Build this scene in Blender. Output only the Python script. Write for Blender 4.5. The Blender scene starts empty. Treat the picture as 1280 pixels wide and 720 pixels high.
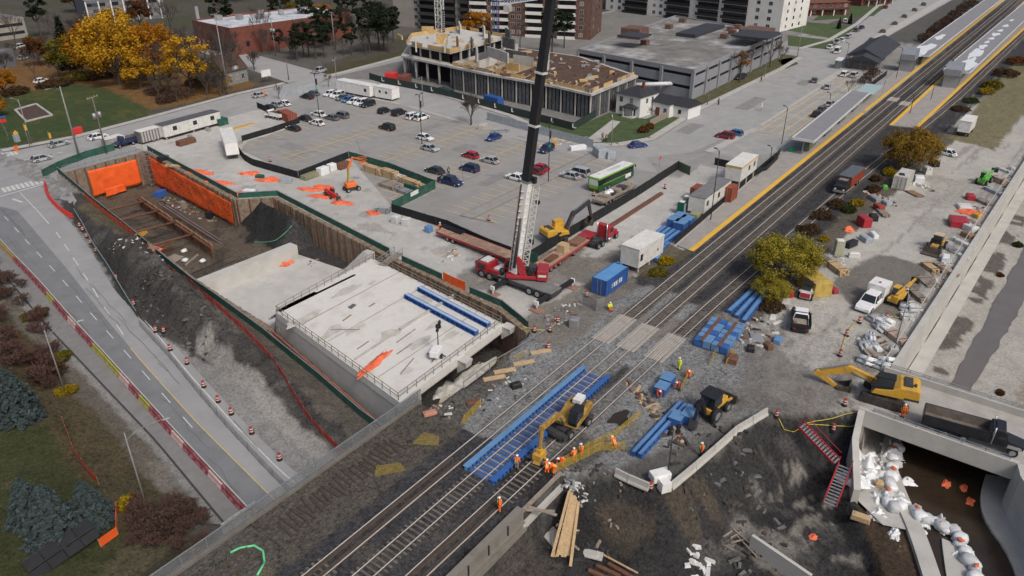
# Procedural reconstruction of a railway construction site seen from a drone: camera, terrain, setting, works, buildings, trees, vehicles, loose things, light.
import bpy,bmesh,math,random
import numpy as np
from mathutils import Vector,Matrix
R=math.radians
rnd=random.Random(7)
scn=bpy.context.scene
COL=scn.collection
PI=math.pi
HC,TH,FPX,PHI=53.4,R(28.0),945.0,R(53.3)
cam=bpy.data.cameras.new('camera');camo=bpy.data.objects.new('camera',cam);COL.objects.link(camo)
cam.sensor_width=36.0;cam.lens=FPX/1280*36.0;cam.clip_start=1.0;cam.clip_end=9000
camo.location=(0,0,HC);camo.rotation_euler=(PI/2-TH,0,-PHI)
scn.camera=camo
def ray(px,py):
 x,y=px-640.0,py-360.0
 f=FPX*math.cos(TH)-y*math.sin(TH);dz=-FPX*math.sin(TH)-y*math.cos(TH)
 return(x*math.cos(PHI)+f*math.sin(PHI),-x*math.sin(PHI)+f*math.cos(PHI),dz)
def W(px,py,z=None):
 d=ray(px,py)
 if z is not None:
  t=(z-HC)/d[2];return Vector((d[0]*t,d[1]*t,z))
 a,b=(4.2-HC)/d[2],(-9.0-HC)/d[2]
 for n in(90,30,30):
  t=np.linspace(a,b,n);hit=np.nonzero(HC+d[2]*t<=height(d[0]*t,d[1]*t))[0]
  if not len(hit):break
  i=max(1,hit[0]);a,b=t[i-1],t[i]
 return Vector((d[0]*b,d[1]*b,Zg(d[0]*b,d[1]*b)))
def hd(p1,p2,z=0):
 a,b=W(*p1,z),W(*p2,z);return math.atan2(b.y-a.y,b.x-a.x)
def _h(ix,iy,s):
 with np.errstate(over='ignore'):
  n=(ix.astype(np.int64)*374761393+iy.astype(np.int64)*668265263+s*982451653)&0x7fffffff
  n=((n^(n>>13))*1274126177)&0x7fffffff
  n=n^(n>>16)
 return(n&0xffff)/65535.0
def vnoise(x,y,s=0):
 x=np.asarray(x,float);y=np.asarray(y,float)
 ix,iy=np.floor(x),np.floor(y);fx,fy=x-ix,y-iy
 fx=fx*fx*(3-2*fx);fy=fy*fy*(3-2*fy)
 a,b,c,d=_h(ix,iy,s),_h(ix+1,iy,s),_h(ix,iy+1,s),_h(ix+1,iy+1,s)
 return a+(b-a)*fx+(c-a)*fy+(a-b-c+d)*fx*fy
def fbm(x,y,o=4,s=0):
 x=np.asarray(x,float);y=np.asarray(y,float)
 r=np.zeros(np.broadcast(x,y).shape);a=.5
 for i in range(o):
  r=r+a*(vnoise(x,y,s+i)-.5);x=x*2.03+17.1;y=y*2.03+9.7;a*=.5
 return r*2
def inside(poly,u,v):
 r=np.zeros(np.shape(u),bool);n=len(poly)
 for i in range(n):
  (x1,y1),(x2,y2)=poly[i],poly[(i+1)%n]
  if y1==y2:continue
  c=((y1>v)!=(y2>v))&(u<(x2-x1)*(v-y1)/(y2-y1)+x1)
  r^=c
 return r
def segdist(pts,u,v,closed=False):
 r=np.full(np.shape(u),1e9);n=len(pts)
 for i in range(n if closed else n-1):
  (x1,y1),(x2,y2)=pts[i],pts[(i+1)%n]
  dx,dy=x2-x1,y2-y1;L=dx*dx+dy*dy+1e-9
  t=np.clip(((u-x1)*dx+(v-y1)*dy)/L,0,1)
  r=np.minimum(r,np.hypot(u-x1-t*dx,v-y1-t*dy))
 return r
def sd(poly,u,v):
 d=segdist(poly,u,v,True);return np.where(inside(poly,u,v),-d,d)
def sstep(a,b,x):
 t=np.clip((x-a)/(b-a),0,1);return t*t*(3-2*t)
class MB:
 def __init__(s):s.v=[];s.f=[];s.m=[];s.sm=[]
 def add(s,vs,fs,m=0,smooth=False):
  o=len(s.v);s.v+=[tuple(p)for p in vs]
  for f in fs:s.f.append(tuple(i+o for i in f));s.m.append(m);s.sm.append(smooth)
  return s
 def box(s,c,d,rz=0,m=0,taper=1.0,ry=0,rx=0,tx=None):
  hx,hy,hz=d[0]/2,d[1]/2,d[2]/2;tx=taper if tx is None else tx
  vs=[]
  M=Matrix.Rotation(rz,3,'Z')
  if ry:M=M@Matrix.Rotation(ry,3,'Y')
  if rx:M=M@Matrix.Rotation(rx,3,'X')
  for z in(-hz,hz):
   k=1 if z<0 else taper;kx=1 if z<0 else tx
   for x,y in((-hx,-hy),(hx,-hy),(hx,hy),(-hx,hy)):
    p=M@Vector((x*kx,y*k,z));vs.append((p.x+c[0],p.y+c[1],p.z+c[2]))
  return s.add(vs,[(3,2,1,0),(4,5,6,7),(0,1,5,4),(1,2,6,5),(2,3,7,6),(3,0,4,7)],m)
 def bx(s,x0,x1,y0,y1,z0,z1,m=0):
  return s.box(((x0+x1)/2,(y0+y1)/2,(z0+z1)/2),(abs(x1-x0),abs(y1-y0),abs(z1-z0)),0,m)
 def bar(s,p,q,w,h=None,m=0,up=(0,0,1)):
  h=w if h is None else h
  p,q=Vector(p),Vector(q);d=(q-p)
  if d.length<1e-6:return s
  d.normalize();up=Vector(up)
  if abs(d.dot(up))>.98:up=Vector((1,0,0))
  a=d.cross(up).normalized()*(w/2);b=a.cross(d).normalized()*(h/2)
  vs=[p-a-b,p+a-b,p+a+b,p-a+b,q-a-b,q+a-b,q+a+b,q-a+b]
  return s.add(vs,[(3,2,1,0),(4,5,6,7),(0,1,5,4),(1,2,6,5),(2,3,7,6),(3,0,4,7)],m)
 def cyl(s,p,q,r0,r1=None,n=10,m=0,cap=True,smooth=True):
  r1=r0 if r1 is None else r1
  p,q=Vector(p),Vector(q);d=(q-p).normalized()
  up=Vector((0,0,1))if abs(d.z)<.95 else Vector((1,0,0))
  a=d.cross(up).normalized();b=a.cross(d)
  vs=[]
  for c,r in((p,r0),(q,r1)):
   for i in range(n):
    t=2*PI*i/n;vs.append(c+a*(r*math.cos(t))+b*(r*math.sin(t)))
  s.add(vs,[(i,(i+1)%n,n+(i+1)%n,n+i)for i in range(n)],m,smooth)
  if cap:
   o=len(s.v)-2*n
   s.f.append(tuple(o+n-1-i for i in range(n)));s.m.append(m);s.sm.append(False)
   s.f.append(tuple(o+n+i for i in range(n)));s.m.append(m);s.sm.append(False)
  return s
 def tube(s,pts,r,n=6,m=0):
  for i in range(len(pts)-1):s.cyl(pts[i],pts[i+1],r,r,n,m,i in(0,len(pts)-2))
  return s
 def prism(s,poly,z0,z1,m=0):
  n=len(poly);vs=[(x,y,z0)for x,y in poly]+[(x,y,z1)for x,y in poly]
  return s.add(vs,[tuple(range(n-1,-1,-1)),tuple(range(n,2*n))]+[(i,(i+1)%n,n+(i+1)%n,n+i)for i in range(n)],m)
 def side(s,prof,y0,y1,m=0,smooth=False):
  n=len(prof);vs=[(x,y0,z)for x,z in prof]+[(x,y1,z)for x,z in prof]
  return s.add(vs,[tuple(range(n)),tuple(range(2*n-1,n-1,-1))]+[(n+i,n+(i+1)%n,(i+1)%n,i)for i in range(n)],m,smooth)
 def ball(s,c,r,n=8,k=5,m=0,sx=1,sy=1,sz=1,jit=0,rg=rnd):
  vs=[(c[0],c[1],c[2]+r*sz)]
  for j in range(1,k):
   a=PI*j/k
   for i in range(n):
    t=2*PI*i/n;q=1+(rg.uniform(-jit,jit)if jit else 0)
    vs.append((c[0]+r*sx*q*math.sin(a)*math.cos(t),c[1]+r*sy*q*math.sin(a)*math.sin(t),c[2]+r*sz*q*math.cos(a)))
  vs.append((c[0],c[1],c[2]-r*sz));L=len(vs)-1
  fs=[(0,1+i,1+(i+1)%n)for i in range(n)]
  for j in range(k-2):
   for i in range(n):
    a,b=1+j*n+i,1+j*n+(i+1)%n;fs.append((a,a+n,b+n,b))
  fs+=[(L,1+(k-2)*n+(i+1)%n,1+(k-2)*n+i)for i in range(n)]
  return s.add(vs,fs,m,True)
 def mesh(s,name,mats):
  me=bpy.data.meshes.new(name);me.from_pydata(s.v,[],s.f)
  for m in(mats if isinstance(mats,(list,tuple))else[mats]):me.materials.append(m)
  if any(s.m):me.polygons.foreach_set('material_index',s.m)
  if any(s.sm):me.polygons.foreach_set('use_smooth',s.sm)
  me.update();return me
 def build(s,name,mats,parent=None,loc=None,rz=0,bevel=0):
  o=bpy.data.objects.new(name,s.mesh(name,mats));COL.objects.link(o)
  if parent is not None:o.parent=parent
  if loc is not None:o.location=loc
  if rz:o.rotation_euler=(0,0,rz)
  if bevel:
   b=o.modifiers.new('bevel','BEVEL');b.width=bevel;b.segments=2;b.limit_method='ANGLE'
  return o
def tag(o,label,cat,group=None):
 o['label']=label;o['category']=cat
 if group:o['group']=group
 return o
def thing(name,label,cat,loc,rz=0,group=None):
 o=bpy.data.objects.new(name,None);COL.objects.link(o);o.location=loc;o.rotation_euler=(0,0,rz)
 o.empty_display_size=.3
 return tag(o,label,cat,group)
def struct(o):o['kind']='structure';return o
def stuff(o):o['kind']='stuff';return o
KIDS={}
def copy_tree(o,parent=None):
 c=o.copy();COL.objects.link(c)
 if parent is not None:c.parent=parent
 for ch in kids(o):copy_tree(ch,c)
 return c
def kids(o):
 return[x for x in o.children]
def dup(o,loc,rz=0,label=None,scale=None,group=None):
 c=copy_tree(o);c.location=loc;c.rotation_euler=(0,0,rz)
 if label:c['label']=label
 if scale is not None:c.scale=scale if hasattr(scale,'__len__')else(scale,)*3
 if group:c['group']=group
 return c
def recolor(o,name,mat,slot=0):
 for ch in kids(o):
  if ch.name.split('.')[0]==name:
   ch.material_slots[slot].link='OBJECT';ch.material_slots[slot].material=mat
  recolor(ch,name,mat,slot)
MATS={}
def mat(name,rgb,rough=.7,metal=0,var=.12,vs=2.0,bump=0,bs=20,spec=.3,coat=0,alpha=1,dirt=0,dcol=(.16,.14,.12),ds=.8,stripe=None,world=False):
 if name in MATS:return MATS[name]
 m=bpy.data.materials.new(name);m.use_nodes=True;MATS[name]=m
 nt=m.node_tree;N=nt.nodes;L=nt.links;b=N['Principled BSDF']
 b.inputs['Roughness'].default_value=rough;b.inputs['Metallic'].default_value=metal
 b.inputs['Specular IOR Level'].default_value=spec;b.inputs['Coat Weight'].default_value=coat
 if alpha<1:b.inputs['Alpha'].default_value=alpha
 if world:src=N.new('ShaderNodeNewGeometry').outputs['Position']
 else:src=N.new('ShaderNodeTexCoord').outputs['Object']
 def noise(sc,det=3,ro=.6):
  n=N.new('ShaderNodeTexNoise');n.inputs['Scale'].default_value=sc;n.inputs['Detail'].default_value=det
  n.inputs['Roughness'].default_value=ro;L.new(src,n.inputs['Vector']);return n.outputs['Fac']
 def mix(fac,a,c,mode='MIX'):
  x=N.new('ShaderNodeMix');x.data_type='RGBA';x.blend_type=mode
  for sock,val in((x.inputs[0],fac),(x.inputs[6],a),(x.inputs[7],c)):
   if isinstance(val,bpy.types.NodeSocket):L.new(val,sock)
   elif hasattr(val,'__len__'):sock.default_value=(*val,1)if len(val)==3 else val
   else:sock.default_value=val
  return x.outputs[2]
 def remap(f,a,c,lo,hi):
  r=N.new('ShaderNodeMapRange');r.inputs[1].default_value=a;r.inputs[2].default_value=c
  r.inputs[3].default_value=lo;r.inputs[4].default_value=hi;L.new(f,r.inputs[0]);return r.outputs[0]
 c=rgb
 if var:
  f=remap(noise(vs,5,.65),.3,.7,0,1)
  c=mix(f,tuple(max(0,x*(1-var))for x in rgb),tuple(min(1,x*(1+var))for x in rgb))
 if stripe:
  ax,per,c2,sh=stripe
  sx=N.new('ShaderNodeSeparateXYZ');L.new(src,sx.inputs[0])
  d=N.new('ShaderNodeMath');d.operation='DIVIDE';L.new(sx.outputs[ax],d.inputs[0]);d.inputs[1].default_value=per
  fr=N.new('ShaderNodeMath');fr.operation='FRACT';L.new(d.outputs[0],fr.inputs[0])
  gt=N.new('ShaderNodeMath');gt.operation='LESS_THAN';L.new(fr.outputs[0],gt.inputs[0]);gt.inputs[1].default_value=sh
  c=mix(gt.outputs[0],c,c2)
 if dirt:
  f=remap(noise(ds,6,.7),.5,.72,0,dirt);c=mix(f,c,dcol)
 if isinstance(c,bpy.types.NodeSocket):L.new(c,b.inputs['Base Color'])
 else:b.inputs['Base Color'].default_value=(*c,1)
 if bump:
  bn=N.new('ShaderNodeBump');bn.inputs['Strength'].default_value=bump;bn.inputs['Distance'].default_value=.05
  L.new(noise(bs,3),bn.inputs['Height']);L.new(bn.outputs[0],b.inputs['Normal'])
 return m
def paint(name,rgb,dirt=.35):return mat(name,rgb,.38,0,.06,1.5,spec=.4,dirt=dirt,ds=1.2,coat=.15)
def srgb(r,g,b):return tuple(((x/255)/12.92 if x<=10 else(((x/255)+.055)/1.055)**2.4)for x in(r,g,b))
CONC=mat('concrete',(.42,.41,.385),.85,0,.16,.5,.3,8,dirt=.5,dcol=(.22,.2,.18),ds=.35)
CONCN=mat('new concrete',(.47,.46,.43),.85,0,.1,.4,.2,8,dirt=.35,dcol=(.3,.28,.24),ds=.25)
STEEL=mat('galvanised steel',(.36,.37,.38),.5,.6,.12,3)
DSTEEL=mat('dark steel',(.07,.07,.075),.55,.4,.2,3,dirt=.3)
RUST=mat('rusty steel',(.15,.075,.05),.85,.1,.35,3,.3,20)
BLACK=mat('black rubber',(.018,.018,.02),.75,0,.2,4,dirt=.35,dcol=(.12,.11,.1))
BLACKM=mat('black plastic',(.022,.022,.025),.5,0,.2,4)
GLASS=mat('dark glass',(.02,.025,.03),.08,0,0,spec=.6)
CHROME=mat('bright metal',(.5,.51,.52),.3,.8,.1,4)
WHITE=paint('white paint',(.72,.72,.7));OFFW=paint('off white panel',(.6,.6,.57),.4)
ROOFW=mat('white roof sheet',(.62,.62,.59),.7,0,.1,.7,dirt=.3,ds=.6)
YEL=paint('machine yellow',(.58,.33,.04),.65);ORG=paint('machine orange',(.75,.17,.03))
RED=paint('red paint',(.34,.02,.03));REDB=paint('bright red',(.6,.035,.03));LAMPR=mat('tail lamp red',(.4,.01,.01),.25,0,0)
BLUE=paint('blue paint',(.03,.11,.36),.3);LAMPW=mat('lamp lens',(.75,.76,.76),.15,0,0)
GREEN=paint('green paint',(.1,.42,.05));DGREEN=mat('green hoarding',(.02,.09,.068),.7,0,.3,1.2,dirt=.5,ds=.7)
BHOARD=mat('black hoarding cloth',(.018,.019,.022),.85,0,.25,.8,.3,3)
WOOD=mat('new timber',(.46,.33,.19),.8,0,.22,3,.2,30,stripe=(0,.24,(.38,.27,.15),.12))
WOODG=mat('weathered timber',(.26,.22,.18),.9,0,.3,2,.3,20)
PLY=mat('plywood formwork',(.5,.34,.15),.8,0,.2,1.2,dirt=.3)
TIMB=mat('brown timber lagging',(.21,.165,.12),.9,0,.4,1.2,.5,12,dirt=.4,dcol=(.22,.2,.17),ds=.5)
ORSHEET=mat('orange tarpaulin',(.78,.115,.02),.6,0,.14,.8,1.0,1.2,spec=.4)
SKIN=mat('skin',(.42,.25,.17),.6,0,.1)
HIVO=mat('orange hi-vis cloth',(.85,.15,.015),.8,0,.1);HIVY=mat('yellow hi-vis cloth',(.66,.8,.03),.8,0,.1)
DENIM=mat('dark cloth',(.03,.035,.05),.9,0,.2)
TARPW=mat('white plastic sheet',(.68,.7,.71),.45,0,.12,1.2,.8,2.5,spec=.5,dirt=.25)
PITL=[(69.5,166.5),(65.2,166.5),(61.4,147),(58.2,124),(55.6,104),(54.6,83.5)]
PITR=[(77.3,82),(83.1,119.1),(77.9,124),(84.0,166.5)]
PIT=PITL[1:]+PITR
DECK=[(49.8,53.6),(71.4,54.6),(75.5,84.4),(54.7,82.7)]
BAYR=[(54.6,82),(49.2,53.2),(49,50.2),(60,49.2),(71.4,50.3),(74.4,57.7),(75.7,68.6),(77.3,82)]
HLINE=[(65.0,168.0),(61.0,147),(57.7,124),(54.8,104),(53.0,84),(51.0,70),(49.2,60),(48.4,54)]
CREEKN=[(90.2,8.6),(113.2,7.7),(193,4.7),(420,-3),(420,-40),(90.2,-40)]
CREEKS=[(79.6,9.3),(75,8.6),(70.5,6.6),(62,2.2),(52,-4.5),(52,-14),(62,-12.5),(70,-10.3),(75,-8.4),(79.6,-6.2)]
EXC=[(50.5,31.5),(53.4,28.6),(54.0,26.9),(54.8,22.6),(63,20.3),(72.6,18.2),(76,15.5),(79,10.4),(79,8),(52,-12),(20,-12),(20,31.5)]
def interp(x,xs,ys):return np.interp(x,xs,ys)
def uPL(v):return interp(v,[50,54,60,70,84,104,124,147,168],[48.2,48.5,49.3,51.2,53.3,55.1,58.0,61.2,65.2])
def uEdge(v):return interp(v,[50,53.2,82,83.5,104,124,147,166.5,168],[48.9,49.2,54.6,54.7,55.7,58.3,61.5,65.3,65.4])+.2
def zr(v):
 t=np.clip((150-np.asarray(v,float))/95,0,1);return-5.0*(t*.75+.25*t*t*(3-2*t))
def uSW(v):return interp(v,[50,57,75,96,108,122,135,150],[27.0,28.2,31,33.3,34.6,36.6,38.4,40.5])-0.0
def height(u,v,fine=True):
 u=np.asarray(u,float);v=np.asarray(v,float);z=np.zeros(np.broadcast(u,v).shape)
 n1=fbm(u/3.1,v/3.1,4,3)if fine else 0
 n2=fbm(u/9.0,v/9.0,3,8)
 left=(u<uEdge(v))&(v>51.6)
 zl=zr(v)
 us=uSW(v)-1.0
 lawn=np.minimum((us-u)*.22,-zl*.72+.8*0);lawn=np.where(u<us,lawn+(.25*n2+.12*n1)*sstep(0,4,us-u),0)
 zl=zl+lawn
 du=u-(uPL(v)-interp(v,[60,84,96,112,130,150],[4.2,4.8,5.0,5.0,3.6,3.2]))
 ridge=np.exp(-(np.abs(du)/interp(v,[60,80,95,115,150],[2.2,2.6,3.4,2.8,2.0]))**3)
 amp=1.2*interp(v,[56,64,78,88,94,104,112,122,134,150],[.1,.5,1.3,3.2,3.9,3.0,3.6,2.0,.8,0])
 zl=zl+ridge*amp*(1+.5*n2)+ridge*(.3+amp*.45)*n1+ridge*.45*(fbm(u/1.1,v/1.1,3,17)if fine else 0)+ridge*amp*.06*np.sin(v*2.6+5*n2+u)+.5*ridge*np.maximum(0,fbm(u/2.2,v/2.2,3,14)if fine else 0)
 zl=np.where(u<27.5,np.maximum(zl,-(v-51.6)*.55),zl)
 z=np.where(left,zl,z)
 br=(v<=51.6)&(v>32)&(u>27.5)&(u<50.2);z=np.where(br,-5.2,z)
 inp=inside(PIT,u,v)
 zp=interp(v,[112,160],[-5.0,-7.2])+.25*n1
 zp=np.where((u<interp(v,[119,152],[68,73]))&(v>113),-7.2+.3*n1,zp)
 berm=np.clip(1-segdist([(80.5,120.5),(78.6,113),(77.5,106)],u,v)/6.0,0,1)
 zp=zp+5.2*berm**1.2*(1+.1*n1)
 zp=np.where((v<106.5),-5.3,zp)
 z=np.where(inp,zp,z)
 inb=inside(BAYR,u,v)
 zb=-6.0+np.clip((53.4-v)/3.6,0,1)*5.6+.2*n1
 z=np.where(inb,zb,z)
 d=-sd(EXC,u,v)
 fl=-6.3+.35*n2+1.1*sstep(66,78,u)+.9*np.exp(-((u-60)/5)**2-((v-12.5)/3)**2)
 ze=np.maximum(-(d*1.0+.5*d*sstep(.2,.8,n2+.3))+(.9*n1+.35*(fbm(u/.9,v/.9,2,23)if fine else 0))*sstep(.3,2.5,d)+1.2*n2*sstep(.5,3,d),fl+.45*n1+(.3*fbm(u/1.0,v/1.0,2,27)if fine else 0))
 ze=np.where((u<50.3)&(v>18),np.minimum(ze,-5.4+.15*n1),ze)
 z=np.where(d>0,np.minimum(ze,0),z)
 inn=inside(CREEKN,u,v);z=np.where(inn,-4.6,z)
 ins=inside(CREEKS,u,v);z=np.where(ins,-4.9,z)
 z=np.where((v<9.5)&(v>-40)&(u>=79.4)&(u<=90.4),np.where((v<8.6),-4.9,z),z)
 flat=(z==0)
 return z
def Zg(u,v):return float(height(np.array([u]),np.array([v]))[0])
def Zs(u,v):return float(height(np.array([u]),np.array([v]),False)[0])
def axis(segs):
 a=[segs[0][0]]
 for lo,hi,st in segs:
  n=max(1,int(round((hi-lo)/st)));a+=[lo+(hi-lo)*(i+1)/n for i in range(n)]
 return np.array(a)
UA=axis([(-3000,-200,400),(-200,-40,20),(-40,8,4),(8,132,.5),(132,215,1.0),(215,420,5),(420,900,40),(900,4500,600)])
VA=axis([(-3000,-300,450),(-300,-40,20),(-40,-16,2),(-16,172,.5),(172,260,1.5),(260,520,8),(520,1000,60),(1000,4500,600)])
UU,VV=np.meshgrid(UA,VA,indexing='ij')
ZZ=height(UU,VV)
wu=UU+1.1*fbm(UU/5,VV/5,4,21);wv=VV+1.1*fbm(UU/5,VV/5,4,31)
n_big=fbm(UU/14,VV/14,4,41);n_mid=fbm(UU/4,VV/4,4,51);n_sm=fbm(UU/1.3,VV/1.3,3,61)
C_CONC=np.array((.42,.41,.385));C_YARD=np.array((.40,.385,.35));C_MUD=np.array((.17,.155,.135));C_DIRT=np.array((.088,.083,.079))
C_BAL=np.array((.052,.051,.053));C_BALL=np.array((.21,.215,.215));C_BLK=np.array((.03,.0295,.03));C_ASPH=np.array((.24,.24,.24))
C_GRASS=np.array((.075,.085,.035));C_LAWN=np.array((.05,.085,.03));C_DRY=np.array((.13,.105,.06));C_LEAF=np.array((.3,.15,.04));C_TAN=np.array((.2,.165,.11))
CC=np.empty(UU.shape+(4,));CC[...,:3]=np.array((.1,.097,.09));CC[...,3]=.4
def lay(mask,col,spk=None,k=1.0):
 mask=np.asarray(mask,float);mask=np.where((mask>.01)&(mask<.99),sstep(.26,.74,mask+.5*n_sm+.2*n_mid),mask)
 m=(mask*k)[...,None];CC[...,:3]=CC[...,:3]*(1-m)+np.asarray(col)*m
 if spk is not None:CC[...,3]=CC[...,3]*(1-m[...,0])+spk*m[...,0]
def soft(poly,w=.6,warp=1.0):
 return 1-sstep(-w,w,sd(poly,UU+(wu-UU)*warp,VV+(wv-VV)*warp))
def boxp(a,b,c,d):return[(a,c),(b,c),(b,d),(a,d)]
lay(soft(boxp(-400,4000,196,4000),2),np.array((.085,.075,.06)),.6,.85);lay(soft(boxp(-400,4000,196,4000),2)*sstep(-.1,.35,n_big),np.array((.06,.065,.035)),.6,.7)
lay(soft(boxp(-400,60,240,400),2),np.array((.17,.165,.16)),.3,.7);lay(soft([(150,200),(260,235),(260,300),(140,280)],3),np.array((.12,.115,.105)),.4,.8)
lay(soft(boxp(-60,150,232,300),3),np.array((.09,.08,.065)),.5,.8)
lay(soft([(160,193),(420,196),(420,206),(165,203)],1),np.array((.075,.07,.035)),.6,.9)
lay(soft(boxp(130,900,96,192),1),(.2,.195,.185),.3)
lay(soft(boxp(50,150,45,188),.5,0),C_CONC,.1)
lay(soft(boxp(140,330,49.5,97),.5,0),(.27,.265,.255),.12)
lay(soft(boxp(80,112,64,186),2.5)*sstep(-.25,.3,n_big),(.44,.43,.405),.08,.7)
lay(sstep(.25,.45,n_mid)*soft(boxp(62,112,64,186),1),(.24,.23,.21),.35,.55)
for q in((86,96,78,92),(96,104,112,124),(84,90,128,140),(100,118,50,60),(124,150,52,61)):lay(soft(boxp(*q),.15,.15),(.47,.455,.43),.25,.7)
lay(soft([(78,70),(92,66),(100,58),(110,55),(108,52),(94,52),(80,58),(76,66)],1.5)*sstep(-.5,.1,n_mid),(.15,.135,.115),.4,.75)
lay(soft([(76,33),(300,22),(300,0),(78,6)],1),C_YARD,.16)
lay(sstep(.05,.5,n_big)*soft([(60,33),(300,30),(300,0),(60,6)],1),(.27,.255,.23),.5,.6)
lay(soft([(-400,31.5),(50,31.5),(90,31.2),(140,28),(210,23),(500,13),(500,43.4),(108,43.4),(90,49),(70,51.4),(-400,51.6)],.7),C_BAL,.9)
lay(soft([(50,52),(49,33),(56,27),(72,19),(86,22),(92,31),(94,44),(84,50),(72,53)],1.2),C_BALL,.85)
lay(soft([(80,33),(79,44),(86,44),(88,32)],.8),(.19,.18,.165),.6)
lay(soft([(71,44.5),(72,54),(88,52),(90,62),(76,66),(96,58),(99,50),(92,45)],1.2),C_MUD,.5,.85)
lay(soft([(73,22),(76,12),(94,11),(96,30),(90,34),(86,25)],1.5),(.16,.15,.14),.5,.8)
lay(soft([(84,14),(100,12),(110,30),(92,30)],2),C_YARD,.45,.7)
lay(soft([(14,45.2),(50,44.6),(62,46),(66,50),(50,51.6),(14,51.6)],.9),(.1,.092,.08),.9,.9)
lay(sstep(.0,.4,n_mid)*soft([(14,45),(50,44.6),(50,51.6),(14,51.6)],.9),(.16,.13,.085),.9,.6)
lay(sstep(.15,.5,n_mid)*soft([(20,33),(50,33),(50,44),(20,44)],1),(.14,.125,.105),.9,.6)
lay(soft([(72,33),(52,33),(54,36),(72,36.2)],.8),C_BLK,.9,.85)
for xs_,ys_ in(((-60,900),(41.9,40.2)),((-60,29,146,900),(38.3,38.25,37.75,36.6)),((64,93,100,139,151,200,251,384,900),(34.15,33.7,33.4,32.2,31.9,29.4,26.9,23.9,12))):
 dv=np.abs(VV-interp(UU,xs_,ys_));lay(sstep(1.5,1.2,dv)*(UU>83),(.115,.1,.088),.9,.85);lay(sstep(.22,.1,np.abs(dv-.75))*(UU>83),(.035,.03,.028),.6,.8)
 lay(sstep(1.5,1.2,dv)*(UU<74)*(UU>50),(.19,.185,.18),.9,.8)
n_str=fbm(UU/14+VV/9,(VV+.09*UU)/.9,4,81)
lay(soft([(84,30),(300,22),(300,2),(84,9)],1)*sstep(.05,.5,n_str),(.25,.235,.215),.4,.7)
lay(soft(boxp(60,98,9,32),3)*sstep(-.05,.45,fbm(UU/3+VV/12,VV/1.4-UU/8,4,87))*(ZZ>-.5),(.14,.13,.115),.5,.6)
lay(soft([(106,11),(126,11),(126,19),(112,22),(104,17)],1),(.13,.12,.105),.4,.85)
lay(soft([(92,30.5),(92,26.5),(140,24.5),(210,20),(210,25),(140,28.5)],.8),(.085,.07,.05),.7,.9)
lay(soft([(96,48.5),(96,44),(109,43.7),(109,49)],.7),(.1,.085,.05),.7,.9)
lay(soft([(205,22),(200,12),(320,4),(320,20)],1.2),(.16,.14,.07),.7,.9)
lf=(UU<uEdge(VV))&(VV>51.6)
lay(lf*1.0,(.225,.222,.214),.45)
dw=interp(VV,[55,72,84,92,104,116,130,150],[7.2,7.4,9.0,10.6,11.2,9.4,6.8,5.6])
lay(lf*(UU<uPL(VV)+.4)*sstep(.7,-.7,uPL(VV)-(UU+(wu-UU)*.9)-dw)*sstep(158,146,VV),C_DIRT*.66,.7)
lay(lf*sstep(.1,.5,n_mid)*sstep(7,6,uPL(VV)-wu)*(VV<150),C_DIRT*1.3,.7,.6)
lay(lf*sstep(4.2,3.2,uPL(VV)-wu)*sstep(150,142,VV)*sstep(112,122,VV),(.12,.1,.062),.7,.8)
lay(lf*sstep(4.2,3.2,uPL(VV)-wu)*sstep(100,92,VV),(.11,.098,.082),.6,.9)
lay(lf*sstep(9.5,8,uPL(VV)-wu)*sstep(5.8,7.2,uPL(VV)-wu)*sstep(92,86,VV),(.28,.27,.25),.5,.8)
sw=uSW(VV)
vg=lf*sstep(.4,-.6,UU-(sw-.8))
lay(vg,(.125,.11,.09),.5);lay(vg*sstep(.1,.4,n_mid),(.2,.185,.16),.5,.6)
vg=lf*sstep(.8,-.8,wu-(sw-3.2)-1.6*sstep(66,60,VV)*0)
lay(vg,C_DRY*.62,.7);lay(vg*sstep(-.1,.4,n_mid+n_sm*.5),np.array((.06,.052,.03)),.7,.8)
lay(lf*sstep(1.2,-1.2,wu-(sw-8.5)),np.array((.042,.05,.02)),.6,.85)
lay(lf*sstep(1,-1,wu-(sw-8))*sstep(.2,.6,n_mid),np.array((.09,.075,.035)),.6,.6)
lay(sstep(0,3,27-wu)*(VV>51.6)*sstep(64,58,wv)*lf,np.array((.1,.088,.055)),.7,.8)
pit=soft(PIT,.2,0);lay(pit,(.115,.092,.07),.6)
lay(pit*sstep(.0,.4,n_mid),(.06,.05,.042),.7,.8)
lay(pit*soft([(79,118.5),(72,117),(76,108),(79.5,106),(84,120)],1.2),C_BLK,.8)
lay(pit*sstep(-4.6,-4.0,ZZ)*sstep(104,106,VV),C_BLK,.8)
lay(pit*sstep(110,106,VV),(.05,.05,.052),.8,.9)
lay(soft(BAYR,.2,0),(.06,.055,.05),.8)
ex=soft(EXC,.9,.6)
lay(ex,C_BLK*1.15,.7);lay(ex*sstep(.1,.45,fbm(UU/2.2+VV/5,VV/6-UU/7,4,97)),(.075,.072,.07),.7,.8)
lay(ex*sstep(.15,.55,n_big+.5*n_mid),(.068,.06,.052),.7,.8)
for q in((56,20.2,1.7),(59.5,19,1.5),(52.2,23.5,1.6)):lay(ex*sstep(1.3,.6,np.hypot((wu-q[0])/q[2],(wv-q[1])/q[2]/1.7)+1.3*n_mid+.5*n_sm),(.1,.078,.055),.6,.5)
lay(ex*sstep(.0,.35,fbm(UU/7-VV/4,VV/1.6+UU/2.4,4,71))*sstep(60,66,UU)*sstep(-3.2,-4.6,ZZ),(.24,.22,.19),.5,.85)
lay(ex*soft([(57,15.5),(62,15.5),(62,9),(57,10)],.8),(.17,.16,.145),.6,.9)
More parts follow.
